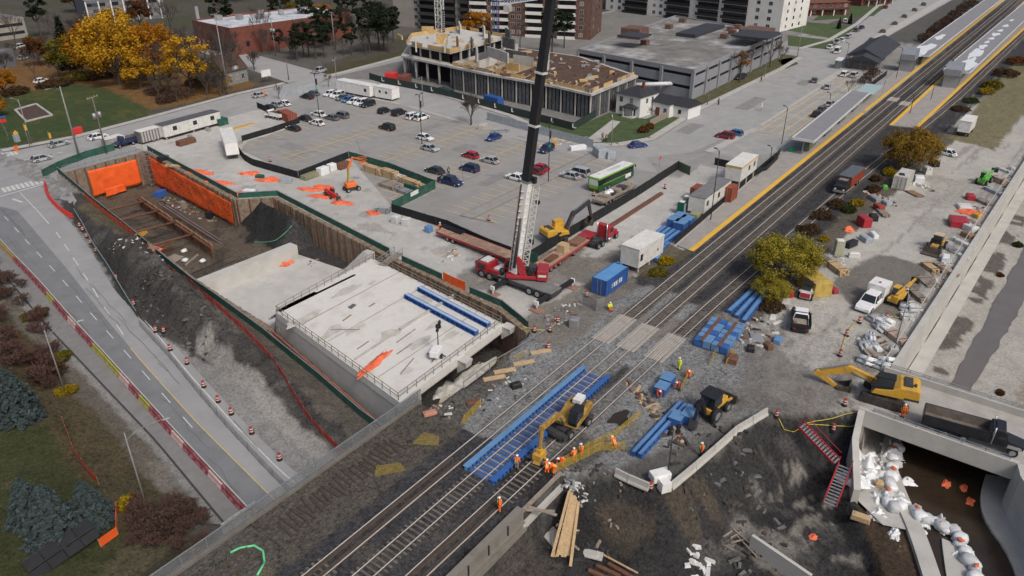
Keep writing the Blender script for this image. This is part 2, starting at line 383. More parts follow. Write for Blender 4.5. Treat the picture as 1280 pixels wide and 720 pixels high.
lay(soft([(50.5,33),(54,30),(58,29),(57,34)],1),(.07,.068,.066),.8,.8)
cn=soft(CREEKN,.1,0)
lay(cn,(.36,.345,.31),.3)
lay(cn*sstep(.12,-.12,np.abs(VV-(5.4-(UU-96)*.04))-1.5+1.2*fbm(UU/1.6,VV/9,3,91))*sstep(-.05,.05,n_big+.5*n_mid),(.085,.077,.07),.5,.9)
lay(cn*soft([(90,-3.2),(150,-7),(420,-14),(420,-40),(90,-40)],.4),(.3,.27,.23),.5)
lay(cn*soft([(90,-3.2),(150,-7),(420,-14),(420,-40),(90,-40)],.5)*sstep(-.15,.2,n_mid+.4*n_big),(.1,.062,.04),.7,.9)
cs=soft(CREEKS,.1,0);lay(cs,(.06,.043,.03),.6);lay(cs*sstep(.1,.5,n_mid),(.1,.065,.04),.6,.8)
lay(soft([(62,226),(80,208),(112,198),(140,200),(150,300),(60,300)],2.5)*(VV>194),C_LEAF*.7,.7,.7)
LW=[tuple(W(x,y,0)[:2])for x,y in((-60,190),(-60,132),(20,118),(90,104),(128,110),(160,122),(190,138),(182,148),(100,168),(40,182))]
lay(soft(LW,2.5)*(VV>191),(.045,.07,.026),.5,.95);lay(soft(LW,2.5)*sstep(.05,.4,n_mid+.6*n_sm)*(VV>191),(.1,.085,.03),.6,.5)
CC[...,:3]*=(1+.10*n_big+.10*n_mid+.10*n_sm)[...,None]
CC=np.clip(CC,.005,1)
def grid_mesh(name,UU,VV,ZZ,colors=None):
 nu,nv=UU.shape
 co=np.stack([UU,VV,ZZ],-1).reshape(-1,3).astype(np.float32)
 idx=np.arange(nu*nv).reshape(nu,nv)
 q=np.stack([idx[:-1,:-1],idx[1:,:-1],idx[1:,1:],idx[:-1,1:]],-1).reshape(-1,4).astype(np.int32)
 me=bpy.data.meshes.new(name);me.vertices.add(len(co));me.vertices.foreach_set('co',co.ravel())
 me.loops.add(q.size);me.loops.foreach_set('vertex_index',q.ravel())
 me.polygons.add(len(q));me.polygons.foreach_set('loop_start',np.arange(0,q.size,4,dtype=np.int32))
 me.polygons.foreach_set('use_smooth',np.ones(len(q),bool))
 me.update(calc_edges=True)
 if colors is not None:
  a=me.color_attributes.new('soil','FLOAT_COLOR','POINT');a.data.foreach_set('color',colors.reshape(-1).astype(np.float32))
 return me
def ground_mat():
 m=bpy.data.materials.new('ground');m.use_nodes=True;nt=m.node_tree;N=nt.nodes;L=nt.links;b=N['Principled BSDF']
 b.inputs['Roughness'].default_value=.92;b.inputs['Specular IOR Level'].default_value=.15
 at=N.new('ShaderNodeAttribute');at.attribute_name='soil';ge=N.new('ShaderNodeNewGeometry')
 def nz(sc,det):
  n=N.new('ShaderNodeTexNoise');n.inputs['Scale'].default_value=sc;n.inputs['Detail'].default_value=det;n.inputs['Roughness'].default_value=.7
  L.new(ge.outputs['Position'],n.inputs['Vector']);return n.outputs['Fac']
 def mth(op,a,c):
  x=N.new('ShaderNodeMath');x.operation=op
  for s,val in zip(x.inputs,(a,c)):
   if isinstance(val,bpy.types.NodeSocket):L.new(val,s)
   else:s.default_value=val
  return x.outputs[0]
 f1=mth('SUBTRACT',nz(2.3,8),.5);f2=mth('SUBTRACT',nz(5.5,2),.5);f3=mth('SUBTRACT',nz(.45,6),.5)
 vo=N.new('ShaderNodeTexVoronoi');vo.inputs['Scale'].default_value=2.6;L.new(ge.outputs['Position'],vo.inputs['Vector']);vs=mth('MULTIPLY',mth('SUBTRACT',.45,vo.outputs['Distance']),mth('MULTIPLY',at.outputs['Alpha'],.9))
 a=mth('ADD',vs,mth('MULTIPLY',f1,mth('ADD',mth('MULTIPLY',at.outputs['Alpha'],1.5),.2)));bq=mth('MULTIPLY',mth('MULTIPLY',f2,at.outputs['Alpha']),2.4);c=mth('MULTIPLY',f3,mth('ADD',mth('MULTIPLY',at.outputs['Alpha'],.9),.3))
 k=mth('ADD',mth('ADD',a,bq),mth('ADD',c,1.0));k=mth('MAXIMUM',k,.25)
 v=N.new('ShaderNodeVectorMath');v.operation='SCALE';L.new(at.outputs['Color'],v.inputs[0]);L.new(k,v.inputs['Scale'])
 L.new(v.outputs[0],b.inputs['Base Color'])
 bp=N.new('ShaderNodeBump');bp.inputs['Strength'].default_value=.8;bp.inputs['Distance'].default_value=.2
 L.new(mth('ADD',mth('MULTIPLY',f1,1.0),mth('MULTIPLY',f2,at.outputs['Alpha'])),bp.inputs['Height']);L.new(bp.outputs[0],b.inputs['Normal'])
 return m
g=bpy.data.objects.new('ground',grid_mesh('ground',UU,VV,ZZ,CC));COL.objects.link(g);struct(g);g.data.materials.append(ground_mat())
ASPH=mat('asphalt',(.27,.264,.252),.9,0,.1,.35,.15,9,dirt=.45,dcol=(.2,.197,.19),ds=.07,world=True)
ASPHD=mat('new dark asphalt',(.17,.175,.183),.88,0,.12,.5,.2,9,dirt=.35,dcol=(.23,.23,.232),ds=.2,world=True)
STREET=mat('worn street',(.31,.307,.3),.9,0,.1,.25,.15,9,dirt=.5,dcol=(.23,.23,.226),ds=.07,world=True)
ROADG=mat('worn concrete road',(.275,.278,.278),.9,0,.14,.3,.2,9,dirt=.5,dcol=(.2,.2,.2),ds=.15,world=True)
WALK=mat('pavement concrete',(.4,.385,.36),.9,0,.12,.6,.2,9,dirt=.3,dcol=(.28,.26,.23),ds=.4,world=True)
LINEW=mat('white road paint',(.52,.52,.5),.7,0,.2,2.5,dirt=.5,dcol=(.35,.35,.34),ds=3,world=True)
LINEY=mat('yellow road paint',(.56,.4,.13),.7,0,.15,2,dirt=.35,dcol=(.34,.3,.2),ds=2,world=True)
LINEYB=mat('yellow road paint bright',(.62,.38,.07),.7,0,.15,2,dirt=.3,dcol=(.4,.28,.12),ds=1,world=True)
def sheet(name,pts,z,m):
 bm=bmesh.new();vs=[bm.verts.new((p[0],p[1],z))for p in pts]
 f=bm.faces.new(vs);f.normal_update()
 if f.normal.z<0:bmesh.ops.reverse_faces(bm,faces=[f])
 bmesh.ops.triangulate(bm,faces=bm.faces[:])
 me=bpy.data.meshes.new(name);bm.to_mesh(me);bm.free();me.materials.append(m)
 o=bpy.data.objects.new(name,me);COL.objects.link(o);return struct(o)
def px(*pts,z=0):return[tuple(W(x,y,z)[:2])for x,y in pts]
def drape(mb,pts,w,dz,step=1.5,m=0,zf=None):
 zf=zf or Zs
 for a,b in zip(pts[:-1],pts[1:]):
  a2,b2=Vector(a[:2]),Vector(b[:2]);L=(b2-a2).length
  if L<.01:continue
  n=max(1,int(L/step));d=(b2-a2)/L;s=Vector((-d.y,d.x))*(w/2);vs=[]
  for i in range(n+1):
   p=a2+d*(L*i/n)
   for q in(p-s,p+s):vs.append((q.x,q.y,zf(p.x,p.y)+dz))
  mb.add(vs,[(2*i,2*i+2,2*i+3,2*i+1)for i in range(n)],m)
 return mb
def zroad(x,y):return float(zr(y))if y>51 else-5.2
def strip_road(name,fl,fr,v0,v1,n,dz,m):
 mb=MB();vs=[]
 for i in range(n+1):
  v=v0+(v1-v0)*i/n;l,r=fl(v),fr(v)
  for k in range(5):u=l+(r-l)*k/4;vs.append((u,v,zroad(u,v)+dz))
 mb.add(vs,[(i*5+k,i*5+k+1,i*5+k+6,i*5+k+5)for i in range(n)for k in range(4)])
 o=mb.build(name,m);return struct(o)
fL=lambda v:float(interp(v,[30,57,75,96,108,122,135,150,160,175],[27.6,30.6,33,35.9,37.5,39.6,41.2,43.3,44.6,46.5]))
fY=lambda v:float(interp(v,[30,57,75,90,104,122,150,160],[31.2,33.7,36.0,38.4,40.9,44.5,49.6,51.5]))
fR=lambda v:float(interp(v,[30,55,60,71,84,96,112,130,150,160],[33.9,36.6,36.9,38.6,41,43.6,46.8,51.8,57.0,60.2]))
strip_road('road',lambda v:fL(v)-.3,lambda v:min(fR(v)+2.6,float(uPL(v))-1.6)if v>110 else fR(v)+1.1,28,162,90,.03,ROADG)
strip_road('dark_lane',lambda v:fL(v)+.1,lambda v:min(fY(v),fL(v)+.1+(172-v)*.32),28,171,90,.045,ASPHD)
mk=MB()
vv=np.arange(52,118,3.0)
drape(mk,[(fY(v),v)for v in np.arange(50,98,3.0)],.11,.06,3,1,zroad)
drape(mk,[(fR(v),v)for v in np.arange(50,112,3.0)],.16,.06,3,0,zroad)
for v in np.arange(74,150,6.2):drape(mk,[(fL(v)+2.2+.022*(v-75),v),(fL(v+2.6)+2.2+.022*(v-72),v+2.6)],.12,.07,2,0,zroad)
for a,b in(((70,290),(75.5,298)),((80.8,306),(86.5,314)),((91.5,322.5),(98,332)),((104,342),(110,351)),((116.3,361),(122.7,372)),((130,384),(137,394.5)),((146.3,406.5),(154.2,419)),((25,241),(61.2,280))):
 drape(mk,[W(*a),W(*b)],.16,.07,2,0)
sheet('crossroad',[(38,158),(60.5,158),(64,166.8),(84,166.8),(84,175),(64,189.8),(66,250),(42,250),(46,189.8),(-60,188.5),(-60,176),(40,176)],.022,ROADG)
sheet('street',[(64,175.5),(150,177),(150.5,186.2),(158,190.5),(900,190.5),(900,197),(420,192),(196,194.5),(128,194.6),(100,191.5),(80,189.6),(64,191)],.026,STREET)
for(x0,y0,x1,y1,n)in((2,238,54,226,9),(40,197.5,68,193,6),(2,194,22,190.5,4)):
 for i in range(n):
  t=(i+.5)/n;c=W(x0+(x1-x0)*t,y0+(y1-y0)*t,.05)
  q=c+Vector((.22,1,0))*1.6 if n!=6 else c+Vector((1.0,.1,0))*2.3
  p=c-(q-c);drape(mk,[p,q],.6 if n!=6 else.5,.05,2,0,lambda x,y:0.0)
drape(mk,[W(0,246),W(54,231.5)],.4,.05,2,0,lambda x,y:0.0)
drape(mk,[W(16,249),W(28,253)],.5,.05,2,0,lambda x,y:0.0)
struct(mk.build('road_markings',[LINEW,LINEY]))
def walk(name,pts,w,h=.13,m=None):
 mb=MB()
 for a,b in zip(pts[:-1],pts[1:]):
  d=Vector(b)-Vector(a);c=(Vector(a)+Vector(b))/2;mb.box((c.x,c.y,h/2+.01),(d.length+.15,w,h),math.atan2(d.y,d.x))
 return struct(mb.build(name,m or WALK))
walk('pavement',[(64.5,193.5),(80,190.9),(102,193),(128,196),(146,196)],1.8)
walk('pavement',[(200,196),(160,192.5),(158,191)],1.8)
walk('pavement',[(-40,190),(40,190.5),(45,193),(47,215)],2)
sheet('station_street',[(140,66),(148,73),(157.3,66.5),(184,63.8),(236,64.6),(280,64.8),(313,67.5),(900,67),(900,92),(463,91),(432,91),(369,85),(318,82.8),(293,87),(291,110),(284,110),(283,81),(257,79.8),(193,80),(162,77.2),(156,79),(151,81.5),(147,86.5),(145.5,93),(145,110),(140,110)],.03,STREET)
sheet('cross_street',[(145,96),(147,95.5),(151,104),(156.5,118.5),(162.5,146),(166.5,174),(160,190),(150,186),(150,150),(145.2,118)],.024,STREET)
walk('pavement',[(147,94.5),(148.3,88),(152.6,82.8),(161.5,78.8),(193,81.2),(257,80.9),(281,82)],1.8);walk('pavement',[(296,87.5),(320,84),(369,86.2),(432,93),(463,92.4)],1.8)
walk('pavement',[(147.6,95),(152,104),(157.6,118),(163.8,146),(167.8,172)],1.8)
walk('pavement',[(321,69.6),(456,70.4),(700,71)],3.6,.12)
sheet('parking_lot',[(97.3,150),(93.4,124.9),(109,126.8),(91.7,95),(89.9,63.8),(147,64.8),(158,63.4),(150,76),(147.6,98),(144,117),(149,149),(148,181),(128,181),(118,160),(104,156)],.018,ASPH)
for q in(((985,38),(1050,50),(1072,33),(1000,27)),((985,57),(1036,62),(1050,52),(985,44)),((1015,26),(1092,20),(1115,2),(1040,8)),((972,75),(982,86),(998,80),(990,72))):sheet('lawn',px(*q),.05,mat('lawn green',(.055,.085,.032),.95,0,.3,.5,.4,8,dirt=.5,dcol=(.1,.09,.04),ds=.3,world=True))
sheet('lawn',[(195,82.4),(257,82),(281,83),(283,93),(262,91.6),(206,88.5),(203,92),(198,92)],.05,mat('lawn dull',(.075,.075,.035),.95,0,.35,.5,.4,8,dirt=.6,dcol=(.13,.1,.05),ds=.3,world=True));sheet('lawn',[(149.5,95),(150,89),(153.6,84),(162,79.9),(192,82.2),(190,87),(176,88),(176,98.6),(163,98.6),(158,112)],.046,mat('lawn green',(0,0,0)));sheet('driveway',[(192.6,82.2),(196.4,82.4),(200,91),(196,91)],.06,ASPH);sheet('driveway',[(150.2,90.5),(151.6,87),(170,92),(170,94.5)],.06,WALK)
sheet('side_street',[(147,195),(162,193),(166,222),(171,262),(160,262),(152,222)],.03,STREET)
sheet('station_lot',[(160,64),(160,56),(168,51.5),(240,50.5),(268,51),(268,64.5),(236,64.9)],.02,mat('lot asphalt',(.3,.298,.29),.9,0,.12,.3,.2,9,dirt=.4,dcol=(.4,.39,.37),ds=.15,world=True))
mk=MB()
def row(u0,u1,v,n,d0,d1,mid=True,lw=.17):
 if mid:drape(mk,[(u0,v),(u1,v)],.22,.03,60,0,lambda x,y:0)
 for i in range(n+1):
  u=u0+(u1-u0)*i/n;drape(mk,[(u,v-d0),(u,v+d1)],lw,.03,60,0,lambda x,y:0)
row(99.5,140,137.4,15,4.6,4.6);row(108,146,118,14,4.6,4.6);row(96,144,101,18,4.6,4.6)
row(98,142,84.2,16,0,4.8,False);row(99,142,81.6,16,4.8,0,False);row(98.5,146,155,17,4.6,0,False)
for v in(60.4,57.9,55.4,53.2):drape(mk,[(183,v),(247,v+.6)],.3 if v>60 or v<57 else.22,.03,90,0,lambda x,y:0)
for i in range(7):drape(mk,[(176+i*2.4,56+i*.1),(176+i*2.4,61)],.14,.03,90,0,lambda x,y:0)
for i in range(6):drape(mk,[(246+i*2,57),(250+i*2,62)],.25,.03,90,0,lambda x,y:0)
struct(mk.build('parking_bay_markings',[LINEY]))
mb=MB();rg=random.Random(5)
for k in range(46):
 x,y=(rg.uniform(94,146),rg.uniform(66,150))if k<22 else((rg.uniform(160,300),rg.uniform(66,79))if k<32 else(rg.uniform(66,150),rg.uniform(177,188)))
 a=rg.choice((0,PI/2))+rg.gauss(0,.25);pts=[(x,y)]
 for i in range(rg.randint(4,10)):a+=rg.gauss(0,.22);x+=1.3*math.cos(a);y+=1.3*math.sin(a);pts.append((x,y))
 drape(mb,pts,rg.uniform(.06,.14),.045,60,0,lambda x,y:0)
for k in range(16):
 v=rg.uniform(58,148);u=fL(v)+rg.uniform(.5,6.5);pts=[(u+.16*i*1.6+rg.gauss(0,.12),v+i*1.6)for i in range(rg.randint(4,12))];drape(mb,pts,.07,.075,3,0,zroad)
struct(mb.build('asphalt_cracks',mat('crack sealant',(.12,.12,.12),.8,0,.2,1)))
for(a,b,c,d_)in((112,121,90,93),(126,132,108,112),(104,108,140,146),(133,141,126,129),(200,216,70,74),(238,246,66.5,70),(170,180,73,77)):sheet('asphalt_patch',[(a,c),(b,c+.3),(b-.2,d_),(a+.1,d_-.2)],.034,mat('patched asphalt',(.225,.221,.212),.9,0,.12,.5,dirt=.3,world=True))
walk('kerb_island',[(97.6,83),(142.6,83.1)],2.6,.12,mat('island asphalt',(.27,.265,.255),.9,0,.1,.5,dirt=.4,world=True))
mb=MB()
for p,q in(((97.4,84.4),(142.9,84.6)),((97.4,81.7),(142.9,81.8)),((97.4,84.4),(98.4,77.2))):drape(mb,[p,q],.2,.16,60,0,lambda x,y:0)
struct(mb.build('kerb',mat('tan kerb',(.3,.235,.16),.9)))
walk('kerb_island',[(159.8,63.6),(180.7,62.2),(184,61.5)],1.7,.14)
walk('kerb_island',[(188,61.8),(241,62.6)],.8,.14)
walk('kerb_island',[(242,63.8),(268,63.6)],2.2,.13)
sheet_m=mat('old pavement',(.19,.188,.185),.9,0,.12,.8,.2,9,dirt=.3,dcol=(.13,.12,.11),ds=.5,world=True)
strip_road('pavement_by_road',lambda v:float(uSW(v))+.1,lambda v:fL(v)-.35,52,150,60,.05,sheet_m)
mb=MB();drape(mb,[(float(uSW(v))+.0,v)for v in np.arange(52,150,4.0)],.22,.12,4,0,zroad);struct(mb.build('kerb',mat('dark kerb',(.05,.05,.05),.9)))
RAIL=mat('polished rail',(.56,.54,.51),.35,.15,.1,1);RAILR=mat('rail web rust',(.10,.075,.06),.8,.2,.2,2)
SLEEP=mat('timber sleeper',(.12,.105,.09),.9,0,.45,.9,.3,14,world=True);SLEEPC=mat('concrete sleeper',(.24,.22,.2),.9,0,.3,1,world=True)
T1=lambda u:41.75-.0018*(u-27)
T2=lambda u:float(interp(u,[-60,29,146,900],[38.3,38.25,37.75,36.6]))
T3=lambda u:float(interp(u,[-60,35,64,93,100,139,151,200,251,308,384,900],[34.6,34.5,34.15,33.7,33.4,32.2,31.9,29.4,26.9,25.6,23.9,12]))
def rail_pts(T,off,u0,u1,st=12):
 n=max(1,int((u1-u0)/st));return[(u0+(u1-u0)*i/n,T(u0+(u1-u0)*i/n)+off)for i in range(n+1)]
def rail(name,pts,parent,z=.0,h=.17,mats=None):
 mb=MB()
 for(a,b)in zip(pts[:-1],pts[1:]):
  mb.bar((a[0],a[1],z+.05),(b[0],b[1],z+.05),.15,.02,1);mb.bar((a[0],a[1],z+h/2-.02),(b[0],b[1],z+h/2-.02),.03,h-.06,1)
  mb.bar((a[0],a[1],z+h),(b[0],b[1],z+h),.085,.05,0)
 return mb.build(name,mats or[RAIL,RAILR],parent)
def track(T,label,u0,u1,near,far_to,smat,skip=(),zf=lambda u:.0,wide=2.5,gap=.62):
 t=thing('railway_track',label,'railway track',(0,0,0))
 for o in(.75,-.75):rail('rail',rail_pts(T,o,u0,u1),t)
 me=MB().box((0,0,0),(.23,wide,.12)).mesh('sleeper',smat);u=near;k=0
 rest=MB()
 while u<far_to:
  if not any(a<u<b for a,b in skip):
   j=rnd.uniform(-.06,.06)
   if k<98:
    s=bpy.data.objects.new('sleeper',me);COL.objects.link(s);s.parent=t;s.location=(u,T(u)+j,.0);s.rotation_euler=(0,0,rnd.uniform(-.02,.02));k+=1
   else:rest.box((u,T(u)+j,-.02),(.23,wide,.12))
  u+=gap
 if rest.f:stuff(rest.build('sleepers',smat,t))
 return t
t1=track(T1,'railway track nearest the platform with the long yellow edge',-40,800,21,240,SLEEP,((31,83.5),(28.5,31)))
t2=track(T2,'middle railway track passing between the blue bridge girders',-40,800,20,240,SLEEP,((45,68),(68,83.2)))
t3=track(T3,'railway track along the excavation, half dug out to bare timbers',-40,700,44.6,240,SLEEP,((58.5,84.5),),gap=.7)
for t,T,a,b in((t1,T1,24,46),(t3,T3,25,44)):
 for o in(.36,-.36,.55,-.55):rail('guard_rail',rail_pts(T,o,a,b),t,mats=[RAILR,RAILR])
for T,a,b,lab in((T1,75.3,83.2,'ribbed concrete crossing panel in the track nearest the blue container'),(T2,75.5,82.9,'ribbed concrete crossing panel in the middle track, stained at one end'),(T3,75.5,82.6,'ribbed concrete crossing panel in the track by the bundled blue blocks')):
 t=thing('crossing_panel',lab,'crossing panel',((a+b)/2,T((a+b)/2),0),0,'level crossing panels')
 pm=mat('crossing concrete',(.36,.33,.29),.9,0,.12,1,dirt=.4,ds=.7,stripe=(1,.35,(.2,.18,.16),.22))
 for y0,y1 in((-.64,.64),(.86,1.3),(-1.3,-.86)):MB().bx(-(b-a)/2,(b-a)/2,y0,y1,-.05,.15).build('panel',pm,t)
PLAT=mat('platform paving',(.3,.28,.26),.9,0,.12,.5,dirt=.35,dcol=(.2,.19,.18),ds=.4,world=True)
PYEL=mat('platform yellow',(.68,.4,.045),.75,0,.12,1.5,dirt=.35,dcol=(.5,.28,.06),ds=.8,world=True)
def platform(name,poly,edges,label):
 o=MB().prism(poly,-.2,.22).build(name,PLAT);tag(o,label,'platform')
 for p,q,s in edges:
  a,b=Vector(p),Vector(q);d=(b-a).normalized();n=Vector((-d.y,d.x))*s
  c=(a+b)/2+n*.48;m=MB().box((c.x,c.y,.226),((b-a).length,.85,.02),math.atan2(d.y,d.x));m.build('tactile_edge',PYEL,o)
  c=(a+b)/2+n*.0;MB().box((c.x,c.y,.14),((b-a).length,.1,.14),math.atan2(d.y,d.x)).build('coping',mat('platform coping',(.2,.1,.07),.9),o)
 return o
platform('station_platform',[(108.4,43.45),(500,44.6),(900,45),(900,49),(268,49.4),(168,49.4),(109,46.7)],[((108.4,43.45),(215,43.75),1),((218,43.9),(500,44.7),1)],'grey station platform with a bright yellow edge beside the long canopies')
platform('island_platform',[(207.3,35.9),(209,29.4),(300,27.6),(500,23),(900,14),(900,34),(500,36),(241,36)],[((207.3,35.95),(500,36),-1),((209,29.4),(300,27.6),1),((300,27.6),(500,23),1)],'narrow island platform between the tracks with yellow edges on both sides')
for T,u in((T1,236),(T2,233)):
 MB().bx(-2.4,2.4,-1.3,1.3,-.05,.15).build('crossing_panel',mat('crossing concrete',(0,0,0)),None,(u,T(u),0));tag(bpy.context.scene.objects[-1]if False else COL.objects[-1],'pale staff crossing panel in the %s track by the station'%('platform side' if T is T1 else 'island side'),'crossing panel','level crossing panels')
def wb(mb,name,m,parent,**k):
 o=mb.build(name,m,parent,**k);l=parent.location;o.location=(-l.x,-l.y,-l.z);return o
def wallstrip(mb,pts,t,z0,z1,m=0,sh=0.0):
 f0=z0 if callable(z0)else(lambda x,y:z0);f1=z1 if callable(z1)else(lambda x,y:z1)
 for a,b in zip(pts[:-1],pts[1:]):
  a2,b2=Vector(a[:2]),Vector(b[:2]);d=b2-a2
  if d.length<.01:continue
  d.normalize();s=Vector((-d.y,d.x))*(t/2);o=Vector((-d.y,d.x))*sh;vs=[]
  for f in(f0,f1):
   for p in(a2-s,b2-s,b2+s,a2+s):
    c=a2 if(p-a2).length<(p-b2).length else b2
    vs.append((p.x+o.x,p.y+o.y,f(c.x,c.y)))
  mb.add(vs,[(3,2,1,0),(4,5,6,7),(0,1,5,4),(1,2,6,5),(2,3,7,6),(3,0,4,7)],m)
 return mb
def resample(pts,st):
 out=[Vector(pts[0][:2])]
 for a,b in zip(pts[:-1],pts[1:]):
  a,b=Vector(a[:2]),Vector(b[:2]);n=max(1,int(round((b-a).length/st)))
  out+=[a+(b-a)*(i+1)/n for i in range(n)]
 return[tuple(p)for p in out]
MESHG=mat('wire mesh',(.3,.31,.32),.6,.3,0,alpha=.3);MESHO=mat('orange snow fence',(.7,.09,.03),.8,0,.3,3,alpha=.62,world=True)
MESHR=mat('red snow fence',(.5,.045,.03),.8,0,.3,2,alpha=.66,world=True)
MESHY=mat('yellow barrier mesh',(.5,.36,.06),.7,0,.25,2,alpha=.26,world=True);MESHGR=mat('grey mesh screen',(.22,.235,.25),.7,.1,.15,1,alpha=.34)
GREYP=mat('grey sheet panel',(.33,.36,.39),.6,.1,.2,1.2)
def fence(name,label,pts,h,panel,post=None,pst=2.5,t=.05,cat='fence',zf=None,top=None,group=None,pw=.07,gap=0.0,base=None,pparts=True,ph=None):
 zf=zf or Zs
 pts=resample([p[:2]for p in pts],pst);x0,y0=pts[0];z0=zf(x0,y0)
 e=thing(name,label,cat,(x0,y0,z0),0,group)
 jit=[rnd.uniform(-.04,.04)for _ in pts]
 J={p:j for p,j in zip(pts,jit)}
 def gz(x,y):return zf(x,y)
 if panel:wb(wallstrip(MB(),pts,t,lambda x,y:gz(x,y)+gap,lambda x,y:gz(x,y)+h+J.get((x,y),0)),'panel',panel,e)
 if top:wb(wallstrip(MB(),pts,t+.06,lambda x,y:gz(x,y)+h-.02,lambda x,y:gz(x,y)+h+.07),'top_rail',top,e)
 if base:wb(wallstrip(MB(),pts,.5,lambda x,y:gz(x,y),lambda x,y:gz(x,y)+.25),'base',base,e)
 if post:
  me=MB().bx(-pw/2,pw/2,-pw/2,pw/2,-.3,(ph or h)+.1).mesh('post',post)
  for i,p in enumerate(pts[:100]):
   o=bpy.data.objects.new('post',me);COL.objects.link(o);o.parent=e
   o.location=(p[0]-x0,p[1]-y0,gz(*p)-z0);o.rotation_euler=(rnd.uniform(-.03,.03),rnd.uniform(-.03,.03),0)
 return e
RAILW=mat('railing timber',(.22,.185,.14),.8,0,.2,2)
def railing(label,pts,h=1.05,z=0.0,m=None,pst=1.6,name='guard_railing',r=.06,group=None):
 m=m or RAILW;pts=resample(pts,pst);x0,y0=pts[0];zf=z if callable(z)else(lambda x,y:z)
 e=thing(name,label,'railing',(x0,y0,zf(x0,y0)),0,group)
 me=MB().bx(-r/2,r/2,-r/2,r/2,0,h).mesh('post',m)
 for p in pts[:100]:
  o=bpy.data.objects.new('post',me);COL.objects.link(o);o.parent=e;o.location=(p[0]-x0,p[1]-y0,zf(*p)-zf(x0,y0))
 for k in(.52,1.0):
  mb=MB()
  for a,b in zip(pts[:-1],pts[1:]):mb.bar((a[0],a[1],zf(*a)+h*k),(b[0],b[1],zf(*b)+h*k),r,r)
  wb(mb,'rail',m,e)
 return e
def shoring(label,pts,z0,z1,out,seed=1):
 rg=random.Random(seed);pp=resample(pts,.45);e=thing('shoring_wall',label,'shoring wall',(pts[0][0],pts[0][1],z0 if not callable(z0)else z0(*pts[0])))
 mb=MB();pl=MB();f1=z1 if callable(z1)else(lambda x,y:z1)
 for i,(a,b)in enumerate(zip(pp[:-1],pp[1:])):
  d=rg.uniform(-.07,.07)
  wallstrip(mb,[a,b],.95,z0,lambda x,y:f1(x,y)+rg.uniform(-.06,.1),0,out*(.12+d))
  if i%5==0:
   n=Vector((-(b[1]-a[1]),b[0]-a[0])).normalized()*out*.62;zz=z0 if not callable(z0)else z0(*a)
   pl.bx(a[0]+n.x-.12,a[0]+n.x+.12,a[1]+n.y-.12,a[1]+n.y+.12,zz,f1(*a)+.12)
 wb(mb,'lagging',TIMB,e);wb(pl,'soldier_piles',RUST,e)
 return e
shoring('weathered timber shoring wall with orange sheet along the long far side of the pit',[(84.0,166.5),(77.9,124.0)],-7.6,.05,-1,1)
shoring('timber shoring wall of the pit that steps out beside the dark gravel heap',[(77.9,124.0),(83.1,119.1)],-5.4,.05,-1,2)
shoring('long brown timber shoring wall running down to the new concrete deck',[(83.1,119.1),(77.3,82),(75.7,68.6),(74.4,57.7),(71.8,50.6)],-6.6,.05,-1,3)
shoring('timber shoring wall at the short end of the pit by the street crossing',[(69.5,166.5),(84.0,166.5)],-7.6,.05,-1,4)
zl=lambda x,y:float(zr(y))+.08
shoring('timber shoring wall under the green hoarding beside the spoil heaps',PITL[1:],-7.6,zl,-1,5)
shoring('short angled timber shoring wall at the pit corner nearest the zebra crossing',[(65.2,166.5),(69.5,166.5)],-7.6,.05,-1,6)
def tarp(label,a,b,z0f,z1f,n,amp=.22,nx=46,nz=12,name='tarpaulin',mt=None,seed=0,rag=.5,th=True):
 a,b=Vector(a),Vector(b);d=b-a;nn=Vector((-d.y,d.x)).normalized()*n;vs=[];fs=[]
 for i in range(nx+1):
  t=i/nx;p=a+d*t
  for k in range(nz+1):
   q=k/nz;z=z0f(t)+(z1f(t)-z0f(t))*q
   o=.78+amp*(float(fbm(np.array([t*d.length/1.6]),np.array([z/1.6+seed]),4,seed)[0])+.35*abs(math.sin(t*d.length*2.1))*(1-q)+.1*abs(math.sin(q*9)))
   if k==0:z+=rag*float(fbm(np.array([t*d.length/2]),np.array([seed*3.3]),3,5)[0])
   vs.append((p.x+nn.x*o,p.y+nn.y*o,z))
 w=nz+1
 for i in range(nx):
  for k in range(nz):fs.append((i*w+k,(i+1)*w+k,(i+1)*w+k+1,i*w+k+1))
 mb=MB().add(vs,fs,0,True);c=(a.x,a.y,z0f(0))
 mb.v=[(x-c[0],y-c[1],z-c[2])for x,y,z in mb.v]
 o=mb.build(name,mt or ORSHEET,None,c);s=o.modifiers.new('thick','SOLIDIFY');s.thickness=.03
 return tag(o,label,'tarpaulin')
tarp('long bright orange sheet hung over the pit wall below the construction yard',(83.5,164),(77.5,124.6),lambda t:-6.6+1.6*t,lambda t:-.35-.5*abs(math.sin(t*40))*.12,-.9,nx=90,seed=2)
tarp('upper bright orange sheet on the end wall of the pit, in three folds',(69.6,165.9),(80.6,165.9),lambda t:-6.3,lambda t:-.5-.25*t,-.9,nx=26,seed=4)
tarp('lower flap of orange sheet hanging at the end wall of the pit',(72.0,165.5),(76.6,165.5),lambda t:-7.1,lambda t:-5.2,-.9,nx=14,nz=6,seed=5)
wn=MB()
for k in range(4):
 for i in range(26):
  t=(i+.5)/26;u=83.5-6*t;v=164-39.4*t
  if rnd.random()<.6:wn.box((u-1.25,v,-1.3-1.15*k*(1-.25*t)),(.12,.35,.1),.15)
o=wn.build('sheet_tie',BLACKM,None,(0,0,0));o.parent=bpy.data.objects['tarpaulin'];o.location=-Vector(bpy.data.objects['tarpaulin'].location)
ORD4=('first','second','third','fourth')
e=thing('sheet_pile_wall','rusty steel dividing wall standing inside the pit','sheet pile wall',(68.2,119.5,-7))
PILE=mat('brown sheet pile',(.27,.15,.08),.85,.1,.3,.5,.3,10,dirt=.6,dcol=(.1,.07,.05),ds=.5)
